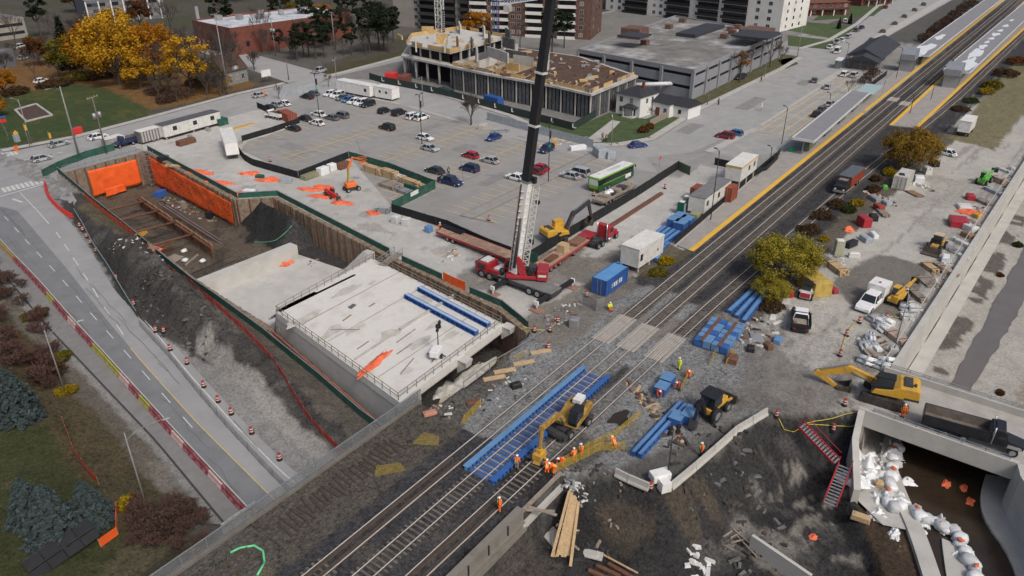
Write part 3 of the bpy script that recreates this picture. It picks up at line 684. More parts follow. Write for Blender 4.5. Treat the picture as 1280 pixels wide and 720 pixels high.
pts=resample([(68.0,119.1),(70.6,135.2)],.8);wb(wallstrip(MB(),pts,.3,-7.4,lambda x,y:-4.45+.1*math.sin(y*3)),'panel',PILE,e)
pts=resample([(70.8,136.8),(73.3,152.5)],.8);wb(wallstrip(MB(),pts,.3,-7.4,lambda x,y:-4.4+.1*math.sin(y*2)),'panel',PILE,e)
mb=MB()
for t in np.linspace(0,1,9):mb.bar((68+5.3*t-.3,119.1+33.4*t,-7.4),(68+5.3*t-.3,119.1+33.4*t,-4.6),.3,.3)
wb(mb,'pile',RUST,e)
mb=MB().bar((67.6,119,-5),(72.9,153,-5),.4,.4);wb(mb,'waler',RUST,e)
for i,v in enumerate((126,134,142,149)):
 a,b=58.6+(v-124)*.145,68+(v-119.1)*.158;o=MB().cyl((a,v,-3.6),(b,v+.4,-4.6),.22,None,8).bx(a-.1,a+.25,v-.5,v+.5,-4.1,-3.1).build('steel_strut',RUST);tag(o,'rusty bracing strut across the pit, %s from the spoil end'%ORD4[i],'strut')
o=thing('scaffold_tower','grey scaffold tower in the far corner of the pit','scaffold',(82.3,163.6,-7));mb=MB()
for x in(-1,1):
 for y in(-1,1):mb.bar((x,y,0),(x,y,8),.09)
for z in np.arange(.6,8,1.1):
 for a,b in(((-1,-1),(1,-1)),((1,-1),(1,1)),((1,1),(-1,1)),((-1,1),(-1,-1))):mb.bar((*a,z),(*b,z),.07);mb.bar((*a,z),(*b,z+1.1 if z<7 else z),.05)
mb.build('frame',STEEL,o)
for k in range(5):
 a=.9+.42*k;o=MB().bar((0,0,0),(4.6-.3*k,30-2*k,0),.12,.12).build('steel_bar',STEEL if k%2 else RUST,None,(69+a,119+k*.8,-5.35+.03*k));tag(o,'long steel bar lying beside the dividing wall in the pit','steel bar','steel bars in the pit')
for(x,y,l,w_,h_,r_,m_,lab)in((63,128.5,5.5,.5,.7,.25,RUST,'rusty beam across the pit floor near the hoarding'),(62.5,124.5,4.5,2.4,.35,.2,WOODG,'weathered timber mat on the pit floor by the spoil'),(65,121.5,4.5,.3,.3,.5,WOODG,'loose timber baulk on the muddy pit floor'),(64.5,130.8,6.5,.35,.4,.2,RUST,'thin rusty beam crossing the pit floor'),(66,140,1.6,1.2,.8,.4,YEL,'small yellow machine frame on the pit floor'),(64.9,141.5,1.2,1.0,.8,.1,BLUE,'blue drum lying on the pit floor beside yellow frame'),(79.5,156,2.6,1.6,1.2,.3,BLUE,'blue covered crate below the end of the long orange sheet'),(77.2,134,1.2,1.1,1.5,.3,BLACKM,'black wrapped bundle at the foot of the long orange sheet'),(77.5,143.5,.9,.9,1.5,.3,WOODG,'grey upright block at the foot of the orange sheet')):
 o=MB().box((0,0,h_/2),(l,w_,h_),0,0,.9).bar((-l/2,w_*.52,h_*.7),(l/2,w_*.52,h_*.7),.1).build('site_debris' if 'beam' not in lab else 'steel_beam',m_,None,(x,y,Zg(x,y)),r_);tag(o,lab,'debris' if 'beam' not in lab else 'steel beam')
for i,(x,y)in enumerate(((66.2,126),(63.8,121.8),(65.6,119.2))):
 o=MB().ball((0,0,.35),.55,9,6,0,1.2,1,.7,.2).build('plastic_bundle',TARPW,None,(x,y,Zg(x,y)));tag(o,('white bundle on planks in the pit, nearest the dividing wall','white bundle on the pit floor closest to the hoarding','white bundle on the pit floor beside the pale retaining wall')[i],'bundle')
sheet('bay_slab',[(56.2,85),(76.8,85),(75.6,104),(56.8,104)],-5.12,CONCN)
e=MB().prism([(56.3,103.6),(74.6,102.9),(74.6,104.8),(56.3,105.5)],-5.6,-2.55).build('retaining_wall',CONCN);tag(e,'low pale concrete retaining wall between the pit and the bay slab','retaining wall')
stn=MB()
for i in range(5):stn.bx(73.4-.05,73.6,102.8,102.9,-4.5,-2.6)
e=thing('concrete_deck','broad pale new concrete deck carrying two blue girders and a light tower','bridge deck',(62,68,-6.2))
DKC=mat('deck concrete',(.6,.585,.55),.85,0,.13,.22,.2,8,dirt=.7,dcol=(.36,.33,.27),ds=.22,world=True)
DP=[(49.8,53.6),(71.4,54.6),(75.3,84.4),(54.7,82.7)]
wb(MB().prism(DP,-1.1,0),'slab',DKC,e)
wb(wallstrip(MB(),[(50.5,54.6),(55.2,82.6)],.9,-6.2,-1.09),'side_wall',CONCN,e)
wb(wallstrip(MB(),[(71.5,60.5),(74.6,84)],.9,-6.2,-1.09),'side_wall',CONC,e)
wb(wallstrip(MB(),[(49.9,53.75),(71.3,54.7)],.3,-1.35,-.01,0,.12),'edge_beam',CONCN,e)
for u in(50.6,61.6,71.6):
 c=MB().side([(-1.0,-1.9),(.9,-1.9),(.9,-.25),(-1.0,-.25)],-.5,.5);c=MB().add([(-.55,.5,-2.4),(.55,.5,-2.4),(.75,.5,-.2),(-.75,.5,-.2),(-.5,-1.0,-1.1),(.5,-1.0,-1.1),(.75,-1.1,-.2),(-.75,-1.1,-.2)],[(3,2,1,0),(4,5,6,7),(0,1,5,4),(1,2,6,5),(2,3,7,6),(3,0,4,7)])
 c.v=[(x+u,y+53.3+(u-50)*.047,z)for x,y,z in c.v];wb(c,'corbel',CONCN,e)
wb(wallstrip(MB(),[(52.9,64.4),(61.5,64.9)],.35,-.02,.16).add([],[]),'upstand',CONC,e);wb(wallstrip(MB(),[(61.6,64.9),(73.2,65.3)],.3,-.02,.35),'upstand',CONC,e)
for k,(v0,w_)in enumerate(((59.2,.07),(70.5,.06),(76.8,.08))):wb(MB().bar((51+(v0-54)*.165,v0,.08),(71.6+(v0-54)*.12,v0+.5,.08),w_,.01),'pour_joint',WOODG,e)
ST=mat('damp concrete stain',(.46,.44,.4),.8,0,.2,1)
rg=random.Random(3)
for k in range(16):
 u,v=rg.uniform(54,70),rg.uniform(57,81);ph=rg.random()*6;rx,ry=rg.uniform(.5,2.4),rg.uniform(.3,1.0);zk=.004+.004*k;vs=[(u,v,zk)]+[(u+rx*math.cos(t)*(1+.3*math.sin(3*t+ph)),v+ry*math.sin(t)*(1+.3*math.sin(2*t+ph)),zk)for t in np.linspace(0,6.1,18)]
 wb(MB().add(vs,[(0,1+i,1+(i+1)%18)for i in range(18)]),'damp_stain',ST,e)
for a,b,w_ in(((56,72.5),(58.4,69.4),.1),((54.8,66),(57,66.2),.12),((57,61),(60,61.2),.14),((59,63),(63,63.4),.1),((58.6,73),(60.4,73.3),.2),((63.6,73),(64.8,73.1),.2),((54,57.5),(57.6,58.6),.1)):
 o=MB().bar((a[0],a[1],.06),(b[0],b[1],.06),w_,.1).build('loose_plank',WOODG);tag(o,'loose dark plank lying on the pale concrete deck','plank','planks on the deck')
o=MB().box((0,0,.1),(1.2,.6,.2),0,0,.85).bx(-.5,-.4,-.35,.35,.2,.24).build('hatch_cover',mat('slate grey',(.1,.11,.125),.6),None,(62.2,75,0),.2);tag(o,'small dark rectangular cover in the middle of the concrete deck','cover')
railing('timber guard railing along the deck edge above the spoil side',[(54.7,82.4),(50.0,53.9)]);railing('timber guard railing along the deck edge facing the railway',[(50.0,53.9),(71.2,54.9)]);railing('timber guard railing on the deck edge beside the mobile crane',[(71.2,54.9),(75.0,83.8)],r=.08);railing('timber guard railing at the far deck edge above the bay slab',[(54.9,82.4),(75.0,84.1)])
e=MB().add([(69.4,85,-5.2),(76.4,85,-5.2),(76.4,89,-5.2),(72,91.5,-5.2),(75.0,85,.5),(76.4,85,.6),(76.4,86.8,.5),(75.6,86.9,.4)],[(3,2,1,0),(4,5,6,7),(0,1,5,4),(1,2,6,5),(2,3,7,6),(3,0,4,7)]).build('concrete_haunch',CONC);tag(e,'grey sloping concrete haunch rising behind the far corner of the deck','concrete haunch')
for i in range(3):
 o=MB().bar((0,0,0),(19.5,1.5,0),.22,.3).build('steel_beam',(RUST,STEEL,CONC)[i],None,(55.4,84.2+.75*i,-1.6-.5*i));tag(o,('rusty beam','grey steel beam','pale concrete beam')[i]+' spanning the bay just beyond the far deck railing','beam')
e=thing('site_walkway','timber and steel walkway linking the yard to the back corner of the deck','walkway',(76.5,81.5,0))
MB().bx(-2.4,2.6,-.7,.7,.1,.2).build('walking_surface',WOODG,e,rz=.2)
for s in(-.75,.75):
 mb=MB()
 for i in range(5):mb.bx(-2.4+i*1.2,-2.33+i*1.2,s-.03,s+.03,.1,1.2)
 mb.bx(-2.4,2.6,s-.03,s+.03,.6,.67).bx(-2.4,2.6,s-.03,s+.03,1.15,1.22);mb.build('handrail',STEEL,e,rz=.2)
fence('green_hoarding','long green hoarding with pale top rail between the spoil heaps and the pit',HLINE[:3]+[(57.2,120.5)],1.15,DGREEN,DSTEEL,2.4,.06,top=STEEL,cat='hoarding')
fence('green_hoarding','green hoarding beside the bay slab and the left wall of the deck',[(56.6,117),(54.8,104),(53.0,84),(51.0,70),(49.2,60),(48.6,54.6)],1.2,DGREEN,DSTEEL,2.4,.06,top=STEEL,cat='hoarding')
fence('green_hoarding','green hoarding on top of the pit wall above the long orange sheet',[(84.6,167),(78.5,124.9)],1.1,DGREEN,DSTEEL,2.4,.06,top=STEEL,cat='hoarding')
fence('green_hoarding','green hoarding above the timber wall between the concrete yard and the deck',[(78.6,124.6),(83.9,119.6),(78.0,83.2)],1.1,DGREEN,DSTEEL,2.4,.06,top=STEEL,cat='hoarding')
fence('green_hoarding','short green hoarding beside the mobile crane on the shoring edge',[(77.2,79.6),(76.2,70.2)],1.1,DGREEN,DSTEEL,2.4,.06,top=STEEL,cat='hoarding')
fence('green_hoarding','bent green hoarding ending at the tracks past the orange sheeted panel',[(75.4,64),(75.0,57.7),(72.4,51.2)],1.1,DGREEN,DSTEEL,2.0,.06,top=STEEL,cat='hoarding')
fence('orange_barrier','orange sheeted fence panel beside the blue girders on the deck edge',[(76.1,69.8),(75.6,65)],1.5,ORSHEET,STEEL,1.6,.08,cat='fence')
fence('green_hoarding','green hoarding with ivy patches by the zebra crossing at the pit end',[(61.6,167.2),(66.5,170.2),(73.5,172.6),(80,172.9)],1.6,DGREEN,DSTEEL,2.4,.06,cat='hoarding')
railing('grey guard railing across the short end of the pit',[(66,167.8),(84,168.2)],1.1,.05,STEEL)
fence('green_hoarding','long green hoarding along the road shoulder with barrels beside it',px((94,268),(104,283),(116,304),(132,326),(146,347),(158,365),(167,378)),1.1,DGREEN,DSTEEL,2.4,.06,top=STEEL,cat='hoarding')
fence('chain_link_fence','low wire fence along the road shoulder above the barrels near the bridge',px((170,388),(207,424),(245,466),(275,498),(318,540),(350,570),(372,590)),1.3,MESHG,STEEL,2.6,.03)
fence('snow_fence','sagging orange plastic fence running along the top of the spoil heaps',px((106,247),(140,272),(170,292),(183,306),(200,325)),1.0,MESHO,WOODG,2.0,.03,pw=.05)
fence('snow_fence','red plastic fence at the foot of the hoarding beside the bay slab',px((186,308),(232,352),(290,398),(330,425)),.9,MESHR,WOODG,2.4,.03,pw=.05)
fence('snow_fence','red plastic fence dropping across bare dirt towards the railway bridge',px((330,425),(350,447),(365,470),(385,494),(412,518),(444,542)),.9,MESHR,WOODG,2.0,.03,pw=.05)
for i in range(3):
 o=MB().bar((0,0,0),(-5.2,-27.5,-.9),.12,.12).build('red_pipe',mat('salmon pipe',(.5,.14,.1),.6),None,(54.1-.22*i,83.6,-3.1-.5*i));tag(o,'long red pipe on brackets along the left wall of the deck, %s of three'%('topmost','middle','lowest')[i],'pipe')
def jersey(mb,L,h=.8,w=.6,t=.2):
 return mb.side([(-w/2,0),(w/2,0),(w/2,.15),(t/2+.06,.38),(t/2,h),(-t/2,h),(-t/2-.06,.38),(-w/2,.15)],-L/2,L/2)
def barrier(label,a,b,m,zf=None,group=None,h=.8,name='jersey_barrier',w=.6,cat='barrier'):
 zf=zf or Zs;a,b=Vector(a[:2]),Vector(b[:2]);d=b-a;z0,z1=zf(*a),zf(*b);mb=jersey(MB(),d.length-.06,h,w)
 o=mb.build(name,m,None,((a.x+b.x)/2,(a.y+b.y)/2,(z0+z1)/2+.01));o.rotation_euler=(math.atan2(z1-z0,d.length),0,math.atan2(d.y,d.x)-PI/2);return tag(o,label,cat,group)
pp=px((56.5,231),(58.5,240),(62,248),(68,255),(75,261.5),(82,266.5),(90.5,271))
REDP=mat('red water barrier',(.55,.03,.025),.45,0,.15,1)
ORD=['first','second','third','fourth','fifth','sixth','seventh','eighth','ninth','tenth','eleventh','twelfth','thirteenth','fourteenth','fifteenth','sixteenth','seventeenth','eighteenth','nineteenth','twentieth','twenty first','twenty second','twenty third','twenty fourth','twenty fifth','twenty sixth','twenty seventh','twenty eighth','twenty ninth','thirtieth']
def nth(i):return ORD[i]if i<30 else('thirty ' if i<40 else 'forty ')+ORD[i-30 if i<40 else i-40]
for i in range(6):barrier('red plastic barrier in the curved row by the stop line, %s from the zebra'%ORD[i],pp[i],pp[i+1],REDP,group='red barriers by the crossing')
BC=[mat('barrier dark red',(.22,.04,.055),.7,0,.3,1.4,dirt=.55,dcol=(.5,.42,.4),ds=1.6),mat('barrier ochre',(.3,.2,.06),.7,0,.3,1.4,dirt=.3,dcol=(.5,.45,.4),ds=1.6),mat('barrier pale pink',(.5,.36,.34),.7,0,.25,1.4,dirt=.5,dcol=(.3,.05,.06),ds=1.8),mat('barrier olive',(.3,.27,.05),.7,0,.3,1.4,dirt=.3,dcol=(.5,.42,.4),ds=1.6)]
seq=[1,1,1,0,0,0,0,0,3,0,0,2,0,0,3,3,3,2,0,3,0,0,2,0,0,2,0,0,0]
vs_=np.linspace(141,53.5,30)
for i in range(29):
 k=seq[i];a,b=vs_[i],vs_[i+1]
 o=barrier(('%s painted barrier in the long road row, %s counted up from the bridge'%(('dark red','ochre','pale pink','olive')[k],nth(28-i))),(fL(a)-.1,a),(fL(b)-.1,b),BC[k],zroad,'painted barriers along the road',.8,w=.55)
 wh=MB().bx(-.5,-.36,-(a-b)/2,(a-b)/2,-.02,.5).build('pale_plinth',CONC,o)
def soil_grid(name,us,vs2,zf,col,spk=.9):
 U2,V2=np.meshgrid(us,vs2,indexing='ij');Z2=zf(U2,V2)
 C2=np.empty(U2.shape+(4,));k=(1+.12*fbm(U2/3,V2/3,4,9)+.1*fbm(U2/1.2,V2/1.2,3,19))[...,None]
 C2[...,:3]=np.asarray(col)*k;C2[...,3]=spk
 t=(sstep(.0,.45,fbm(U2/4,V2/4,4,51))*(np.abs(V2-43.6)<9)*.6)[...,None];t2=((V2>44.4)*1.0)[...,None]
 C2[...,:3]=C2[...,:3]*(1-t*.7)+np.array((.12,.105,.085))*t*.7;C2[...,:3]=C2[...,:3]*(1-t2*.6)+np.array((.115,.1,.078))*t2*.6
 d3=((V2<36.4)*sstep(44,47,U2)*.7)[...,None];C2[...,:3]=C2[...,:3]*(1-d3)+np.array((.03,.029,.028))*d3
 return grid_mesh(name,U2,V2,Z2,C2)
e=thing('railway_bridge','dark railway bridge carrying three tracks over the sunken road','railway bridge',(38,42,-5.2))
o=bpy.data.objects.new('ballast_bed',soil_grid('ballast_bed',np.arange(26.5,51.3,.4),np.arange(31.8,51.9,.4),lambda a,b:-.0*a+.01*fbm(a,b,3,2),C_BAL));COL.objects.link(o);o.data.materials.append(g.data.materials[0]);o.parent=e;o.location=-Vector(e.location)
wb(MB().bx(26.5,51,31.85,51.7,-1.2,-.05),'deck',DSTEEL,e)
wb(MB().bx(26,27.9,32,51.5,-5.5,-1.2),'abutment',CONC,e);wb(MB().bx(50.0,51.4,33,51.5,-5.5,-1.2),'abutment',CONC,e)
OLDC=mat('old stained concrete',(.2,.185,.16),.9,0,.25,.5,.4,6,dirt=.6,dcol=(.07,.065,.055),ds=.5,world=True)
wb(MB().bx(10,43.9,31.35,32.1,-1.3,.75),'parapet',OLDC,e)
wb(MB().bx(10,43.9,30.9,31.36,-1.7,-1.25).bx(10,43.9,31.1,31.36,-.9,-.7),'ledge',OLDC,e)
for u in np.arange(21,44,2.9):wb(MB().bx(u,u+.14,31.26,31.36,-.6,.6),'drain_slot',BLACKM,e)
wb(MB().bx(43.9,50.8,31.5,31.8,-.5,.35),'timber_parapet',WOODG,e);wb(MB().bx(43.5,50.6,31.0,31.45,-1.5,-.9),'ledge',CONC,e)
wb(MB().bx(41.5,44.2,31.4,33,-5.4,-1.2).bx(44.2,49.6,31.6,32,-5.4,-1.5),'pier',OLDC,e);wb(MB().bx(44.9,46.2,31.52,31.6,-4.3,-2.2),'pale_panel',mat('pale board',(.45,.48,.5),.6),e)
wb(MB().bx(34.4,35.6,31.6,33,-5.4,-1.2),'pier',OLDC,e)
wb(MB().bx(8,51.3,51.45,51.95,-1.2,.3),'kerb_beam',mat('pale old concrete',(.15,.14,.125),.9,0,.2,.6,dirt=.4),e)
fence('mesh_fence','long grey mesh fence on the bridge edge above the sunken road',[(8,51.7),(51,51.7)],1.25,MESHGR,STEEL,2.6,.04,top=STEEL,zf=lambda x,y:.35)
o=MB().bx(-1.9,1.9,-.08,.08,0,1.1).bx(-1.9,1.9,-.2,.2,-.1,0).build('graffiti_board',mat('grafitti grey',(.3,.3,.29),.8,0,.3,2,dirt=.85,dcol=(.05,.055,.08),ds=2.6),None,(27,52.2,.3));tag(o,'concrete panel with dark graffiti at the left end of the bridge fence','panel')
o=MB().bx(-2.2,2.2,-.1,.1,0,1.5).build('graffiti_board',mat('grafitti grey',(.3,.3,.29)),None,(50.4,52.6,-.9),.1);tag(o,'concrete panel with dark graffiti beside the front corner of the deck','panel')
CRC=mat('channel concrete',(.43,.42,.39),.85,0,.1,.4,.2,6,dirt=.4,dcol=(.27,.26,.24),ds=.3)
e=thing('retaining_wall','long straight concrete retaining wall between the gravel yard and the creek','retaining wall',(90,8.7,-4.6))
wb(wallstrip(MB(),[(90.6,8.7),(113.2,7.8),(193,4.8),(300,1.2)],.75,-4.8,.85,0,.05),'wall',CRC,e)
wb(wallstrip(MB(),[(90.6,7.4),(113.2,6.4),(193,3.4),(300,-.2)],1.8,-4.8,-4.2),'footing',CRC,e)
WATER=mat('grey creek water',(.14,.125,.115),.22,0,.1,.3,.15,3,spec=.5,world=True);WATB=mat('brown creek water',(.035,.024,.016),.12,0,.2,.4,.2,2,spec=.5,world=True)
wl_=[(u,float(interp(u,[90,155,300],[3.1,-.1,-7])+.55*fbm(u/3,1.3,4,5)))for u in np.arange(90,300,1.2)];wr_=[(u,float(interp(u,[90,97,131,200,300],[1,.6,-2.5,-6.6,-11.5])+.55*fbm(u/3,7.7,4,6)))for u in np.arange(300,90,-1.2)];sheet('water',wl_+wr_,-4.5,WATER)
e=thing('culvert_bridge','pale concrete culvert bridge carrying the excavator and the black tipper','bridge',(85,0,-4.9))
wb(MB().bx(79.95,90.0,-45,9.7,-.75,.02),'deck',mat('culvert deck',(.36,.345,.32),.9,0,.14,.4,dirt=.5,dcol=(.22,.2,.18),ds=.3),e)
wb(MB().bx(90.0,90.55,-45,9.6,-4.9,.9),'parapet',CRC,e);wb(MB().bx(79.4,79.95,-5.9,9.9,-1.25,.9),'parapet',CRC,e)
wb(MB().bx(79.6,90,8.9,9.9,-5,-.75).bx(79.6,90,-7.2,-6.4,-5,-.75),'abutment',CRC,e)
railing('slim metal railing on the far parapet of the culvert bridge',[(90.28,9),(90.28,-30)],.5,.9,STEEL,2.2,r=.07);railing('slim metal railing on the near parapet of the culvert bridge',[(79.68,8.4),(79.68,-5)],.45,.9,mat('blue grey rail',(.2,.23,.27),.5,.3),2.2,r=.07)
wing=[(79.6,9.6),(75,8.9),(70.3,6.9)]
e=thing('wing_wall','left concrete wing wall below the culvert bridge beside the red stairs','wing wall',(75,9,-5))
wb(wallstrip(MB(),wing,.7,-5.2,lambda x,y:.85 if x>79 else(-.2 if x>74 else-2.9),0,0),'wall',CRC,e)
rw=[(79.6,-6.0),(77.6,-6.5),(75.6,-7.6),(73.4,-9.0),(70.5,-10.4),(66,-11.9),(60,-13),(52,-14)]
e=thing('curved_wall','tall curved concrete channel wall at the bottom right below the culvert','channel wall',(75,-8,-5))
wb(wallstrip(MB(),rw,.6,-5.2,.85),'wall',CRC,e)
led=[]
def ledge(pts,w,z):
 mb=MB();
 for a,b in zip(pts[:-1],pts[1:]):wallstrip(mb,[a,b],w,-5.1,z)
 return mb
def smooth(pts,st=1.2):
 p=[Vector(q)for q in pts];out=[]
 for i in range(len(p)-1):
  a,b,c,d_=p[max(i-1,0)],p[i],p[i+1],p[min(i+2,len(p)-1)];n=max(1,int((c-b).length/st))
  for k in range(n):
   t=k/n;out.append(tuple(.5*((2*b)+(c-a)*t+(2*a-5*b+4*c-d_)*t*t+(3*b-a-3*c+d_)*t**3)))
 out.append(tuple(p[-1]));return out
def band(name,l,r,z,m,zb=-5.2):
 n=min(len(l),len(r));vs=[(x,y,zb if s else z)for s in(0,1)for a,b in zip(l[:n],r[:n])for x,y in(a,b)]
 fs=[(2*i,2*i+1,2*i+3,2*i+2)for i in range(n-1)];k=2*n
 fs+=[(2*i+1,k+2*i+1,k+2*i+3,2*i+3)for i in range(n-1)]+[(2*i,2*i+2,k+2*i+2,k+2*i)for i in range(n-1)]+[(0,k,k+1,1)]
 return MB().add(vs,fs).build(name,m)
lc=smooth([(86,6.2),(79.6,5.6),(76.5,4.4),(73,2.6),(70,.9),(66,-1),(60,-3.6),(52,-7)])
tag(band('channel_kerb',[(x,y+.9)for x,y in lc],[(x,y-.9)for x,y in lc],-4.35,CRC),'curving pale concrete kerb on the left side of the creek below the culvert','channel kerb')
rc=smooth([(84,-5.2),(79.6,-5.3),(76,-6.3),(72.5,-8.6),(68,-10.2),(60,-11.6),(52,-12.6)])
tag(band('channel_kerb',[(x-.6,y+1.5)for x,y in rc],[(x+.3,y-.9)for x,y in rc],-4.45,CRC),'broad pale concrete kerb below the tall curved channel wall','channel kerb')
mc=smooth([(70.2,-2.6),(67,-3.4),(62,-5),(54,-8.5)])
tag(band('channel_slab',[(x,y+1.0)for x,y in mc],[(x,y-1.1)for x,y in mc],-4.5,CRC),'pale concrete slab beside the row of sandbags in the creek','slab')
sheet('water',[(89,7),(79.6,6),(73,2.4),(66,-1),(52,-7),(52,-13),(66,-11),(73,-8.6),(79.6,-5.2),(89,-5.2)],-4.72,WATB)
sheet('bank_slab',[(79.4,9.0),(79.4,6.4),(73,3.2),(69.4,1.3),(68.6,3.6),(70.6,6.5),(75,8.5)],-4.55,CONC)
sheet('gravel_bank',[(79.6,-6.5),(76,-8.6),(72,-10.9),(66,-12.6),(60,-14),(60,-60),(79.6,-60)],.03,mat('brown bank',(.1,.085,.075),.95,0,.35,.8,.5,6,dirt=.5,world=True))
BRICK=mat('red brick',(.16,.055,.04),.9,0,.25,.8,dirt=.3,dcol=(.1,.06,.05));BRICKB=mat('brown brick',(.13,.075,.06),.9,0,.25,.8,dirt=.3)
BEIGE=mat('beige concrete',(.3,.28,.25),.9,0,.12,.3);WHITEC=mat('white render',(.66,.65,.63),.85,0,.07,.3,dirt=.2,ds=.2)
ROOFG=mat('gravel roof',(.17,.165,.16),.95,0,.25,.25,.3,6,dirt=.7,dcol=(.36,.36,.36),ds=.09);SHING=mat('dark shingles',(.035,.036,.042),.9,0,.3,2,.3,8)
ROOFB=mat('brown shingles',(.07,.045,.035),.9,0,.3,2);GREYC=mat('grey precast',(.235,.245,.265),.85,0,.1,.3,dirt=.3,ds=.15);SLATE=mat('slate roof',(.042,.046,.056),.8,0,.25,1.2,.3,8)
BLIND=mat('pale blind behind glass',(.2,.19,.17),.3,0,.2,1,spec=.5);GLASS2=mat('grey glass',(.06,.07,.08),.12,0,.2,1,spec=.6)
WINF=mat('window frame white',(.5,.5,.48),.6,0,0)
def face_frame(o,face,L,D):
 return{'front':(Vector((0,0,0)),Vector((1,0,0)),Vector((0,-1,0))),'right':(Vector((L,0,0)),Vector((0,1,0)),Vector((1,0,0))),'left':(Vector((0,D,0)),Vector((0,-1,0)),Vector((-1,0,0))),'back':(Vector((L,D,0)),Vector((-1,0,0)),Vector((0,1,0)))}[face]
def windows(e,L,D,face,xs,zs,w,h,m=None,name='window',depth=.06,frame=None):
 m=m or GLASS;o,a,n=face_frame(e,face,L,D)
 mb=MB().bx(-w/2,w/2,-depth,depth,-h/2,h/2);fm=None
 mes=[mb.mesh(name,m)];mes=mes*2+([mb.mesh(name,BLIND),mb.mesh(name,GLASS2)]if m is GLASS else[])
 if frame:fm=MB().bx(-w/2-.08,w/2+.08,-depth*.5,depth*.5,-h/2-.08,h/2+.08).bx(-.03,.03,-depth-.02,depth+.02,-h/2,h/2).mesh('frame',frame)
 for z in zs:
  for x in xs:
   p=o+a*x+Vector((0,0,z));w_=bpy.data.objects.new(name,rnd.choice(mes));COL.objects.link(w_);w_.parent=e;w_.location=p;w_.rotation_euler=(0,0,math.atan2(a.y,a.x))
   if fm:f=bpy.data.objects.new('frame',fm);COL.objects.link(f);f.parent=w_
def building(name,label,p0,p1,D,h,wm,rm,cat='building',z=0,parapet=.5):
 p0,p1=Vector(p0[:2]),Vector(p1[:2]);d=p1-p0;L=d.length
 e=thing(name,label,cat,(p0.x,p0.y,z),math.atan2(d.y,d.x))
 MB().bx(0,L,0,D,-1,h).build('wall',wm,e)
 r=MB().bx(.3,L-.3,.3,D-.3,h,h+.06)
 r.build('roof',rm,e)
 if parapet:
  MB().bx(0,L,0,.3,h,h+parapet).bx(0,L,D-.3,D,h,h+parapet).bx(0,.3,.3,D-.3,h,h+parapet).bx(L-.3,L,.3,D-.3,h,h+parapet).build('parapet',wm,e)
 return e,L
def hip(mb,x0,x1,y0,y1,z,h,ov=.5,m=0,gable=False):
 x0-=ov;x1+=ov;y0-=ov;y1+=ov;ym=(y0+y1)/2;k=0 if gable else min((y1-y0)/2,(x1-x0)/2-.3)
 vs=[(x0,y0,z),(x1,y0,z),(x1,y1,z),(x0,y1,z),(x0+k,ym,z+h),(x1-k,ym,z+h)]
 return mb.add(vs,[(0,1,5,4),(1,2,5),(2,3,4,5),(3,0,4),(3,2,1,0)],m)
RP=[W(722.5,61,8.6),W(867.5,87,8.6),W(978,40,8.6),W(843.8,19,8.6)]
e=thing('parking_garage','big grey parking garage with a patchy flat roof','parking garage',(RP[1].x,RP[1].y,0))
poly=[(p.x,p.y)for p in RP];ctr=sum((Vector(p)for p in poly),Vector((0,0)))/4
if(Vector(poly[1])-Vector(poly[0])).cross(Vector(poly[2])-Vector(poly[1]))<0:poly=poly[::-1]
def shrink(poly,d):
 out=[];n=len(poly)
 for i in range(n):
  a,b,c=Vector(poly[i-1]),Vector(poly[i]),Vector(poly[(i+1)%n]);d1=(b-a).normalized();d2=(c-b).normalized()
  n1=Vector((-d1.y,d1.x));n2=Vector((-d2.y,d2.x));m_=(n1+n2);m_=m_/max(.2,m_.dot(n1));q=b+m_*d;out.append((q.x,q.y))
 return out
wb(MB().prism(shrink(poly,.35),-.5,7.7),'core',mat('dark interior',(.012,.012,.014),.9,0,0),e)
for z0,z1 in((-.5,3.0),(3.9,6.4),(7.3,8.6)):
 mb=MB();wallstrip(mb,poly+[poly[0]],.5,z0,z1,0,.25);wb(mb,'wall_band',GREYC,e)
pm=MB()
for i in range(4):
 a,b=Vector(poly[i]),Vector(poly[(i+1)%4]);n=int((b-a).length/9)
 for k in range(n+1):
  q=a+(b-a)*k/n;MBp=MB().box((q.x,q.y,3.7),(.9,.9,8.6),math.atan2((b-a).y,(b-a).x));wb(MBp,'pillar',GREYC,e)
GR=mat('garage roof deck',(.17,.165,.155),.95,0,.35,.2,.3,6,dirt=.95,dcol=(.52,.52,.52),ds=.07,world=True)
wb(MB().prism(shrink(poly,.5),7.9,8.12),'roof_deck',GR,e)
q=W(890,35,9.2);r_=math.atan2(poly[1][1]-poly[0][1],poly[1][0]-poly[0][0])
def on_roof(px_,py_,z,d,m,name,rz=r_):
 p=W(px_,py_,z);o=wb(MB().box((p.x,p.y,z+d[2]/2-.02),d,rz),name,m,e);return o
ax=hd((722,61),(867,87),8.6);ay=hd((867,87),(978,40),8.6)
on_roof(793,47,8.1,(7,7,3.4),BRICKB,'stair_house',ay);on_roof(793,45,11.4,(8,8,.5),SLATE,'stair_roof',ay)
on_roof(945,47,8.1,(10,9,3),BRICKB,'stair_house',ay);on_roof(945,44,11.0,(13,12,.5),SLATE,'stair_roof',ay)
on_roof(876,40,8.1,(26,7,1.2),SLATE,'ramp_hood',ay)
for a in((915,43),(905,48),(913,39),(922,36),(853,28),(836,36),(806,56)):on_roof(a[0],a[1],8.1,(2.2,2.2,1.5),BRICKB,'roof_vent',ay)
wm_=mat('white duct',(.62,.63,.64),.6);a,b=Vector(poly[0]),Vector(poly[1])
A0,A1=W(796,92.5,6.6),W(861,103.5,3.6);o=MB().cyl((A0.x,A0.y,3.6),(A1.x,A1.y,3.6),.55,None,10);wb(o,'duct',wm_,e)
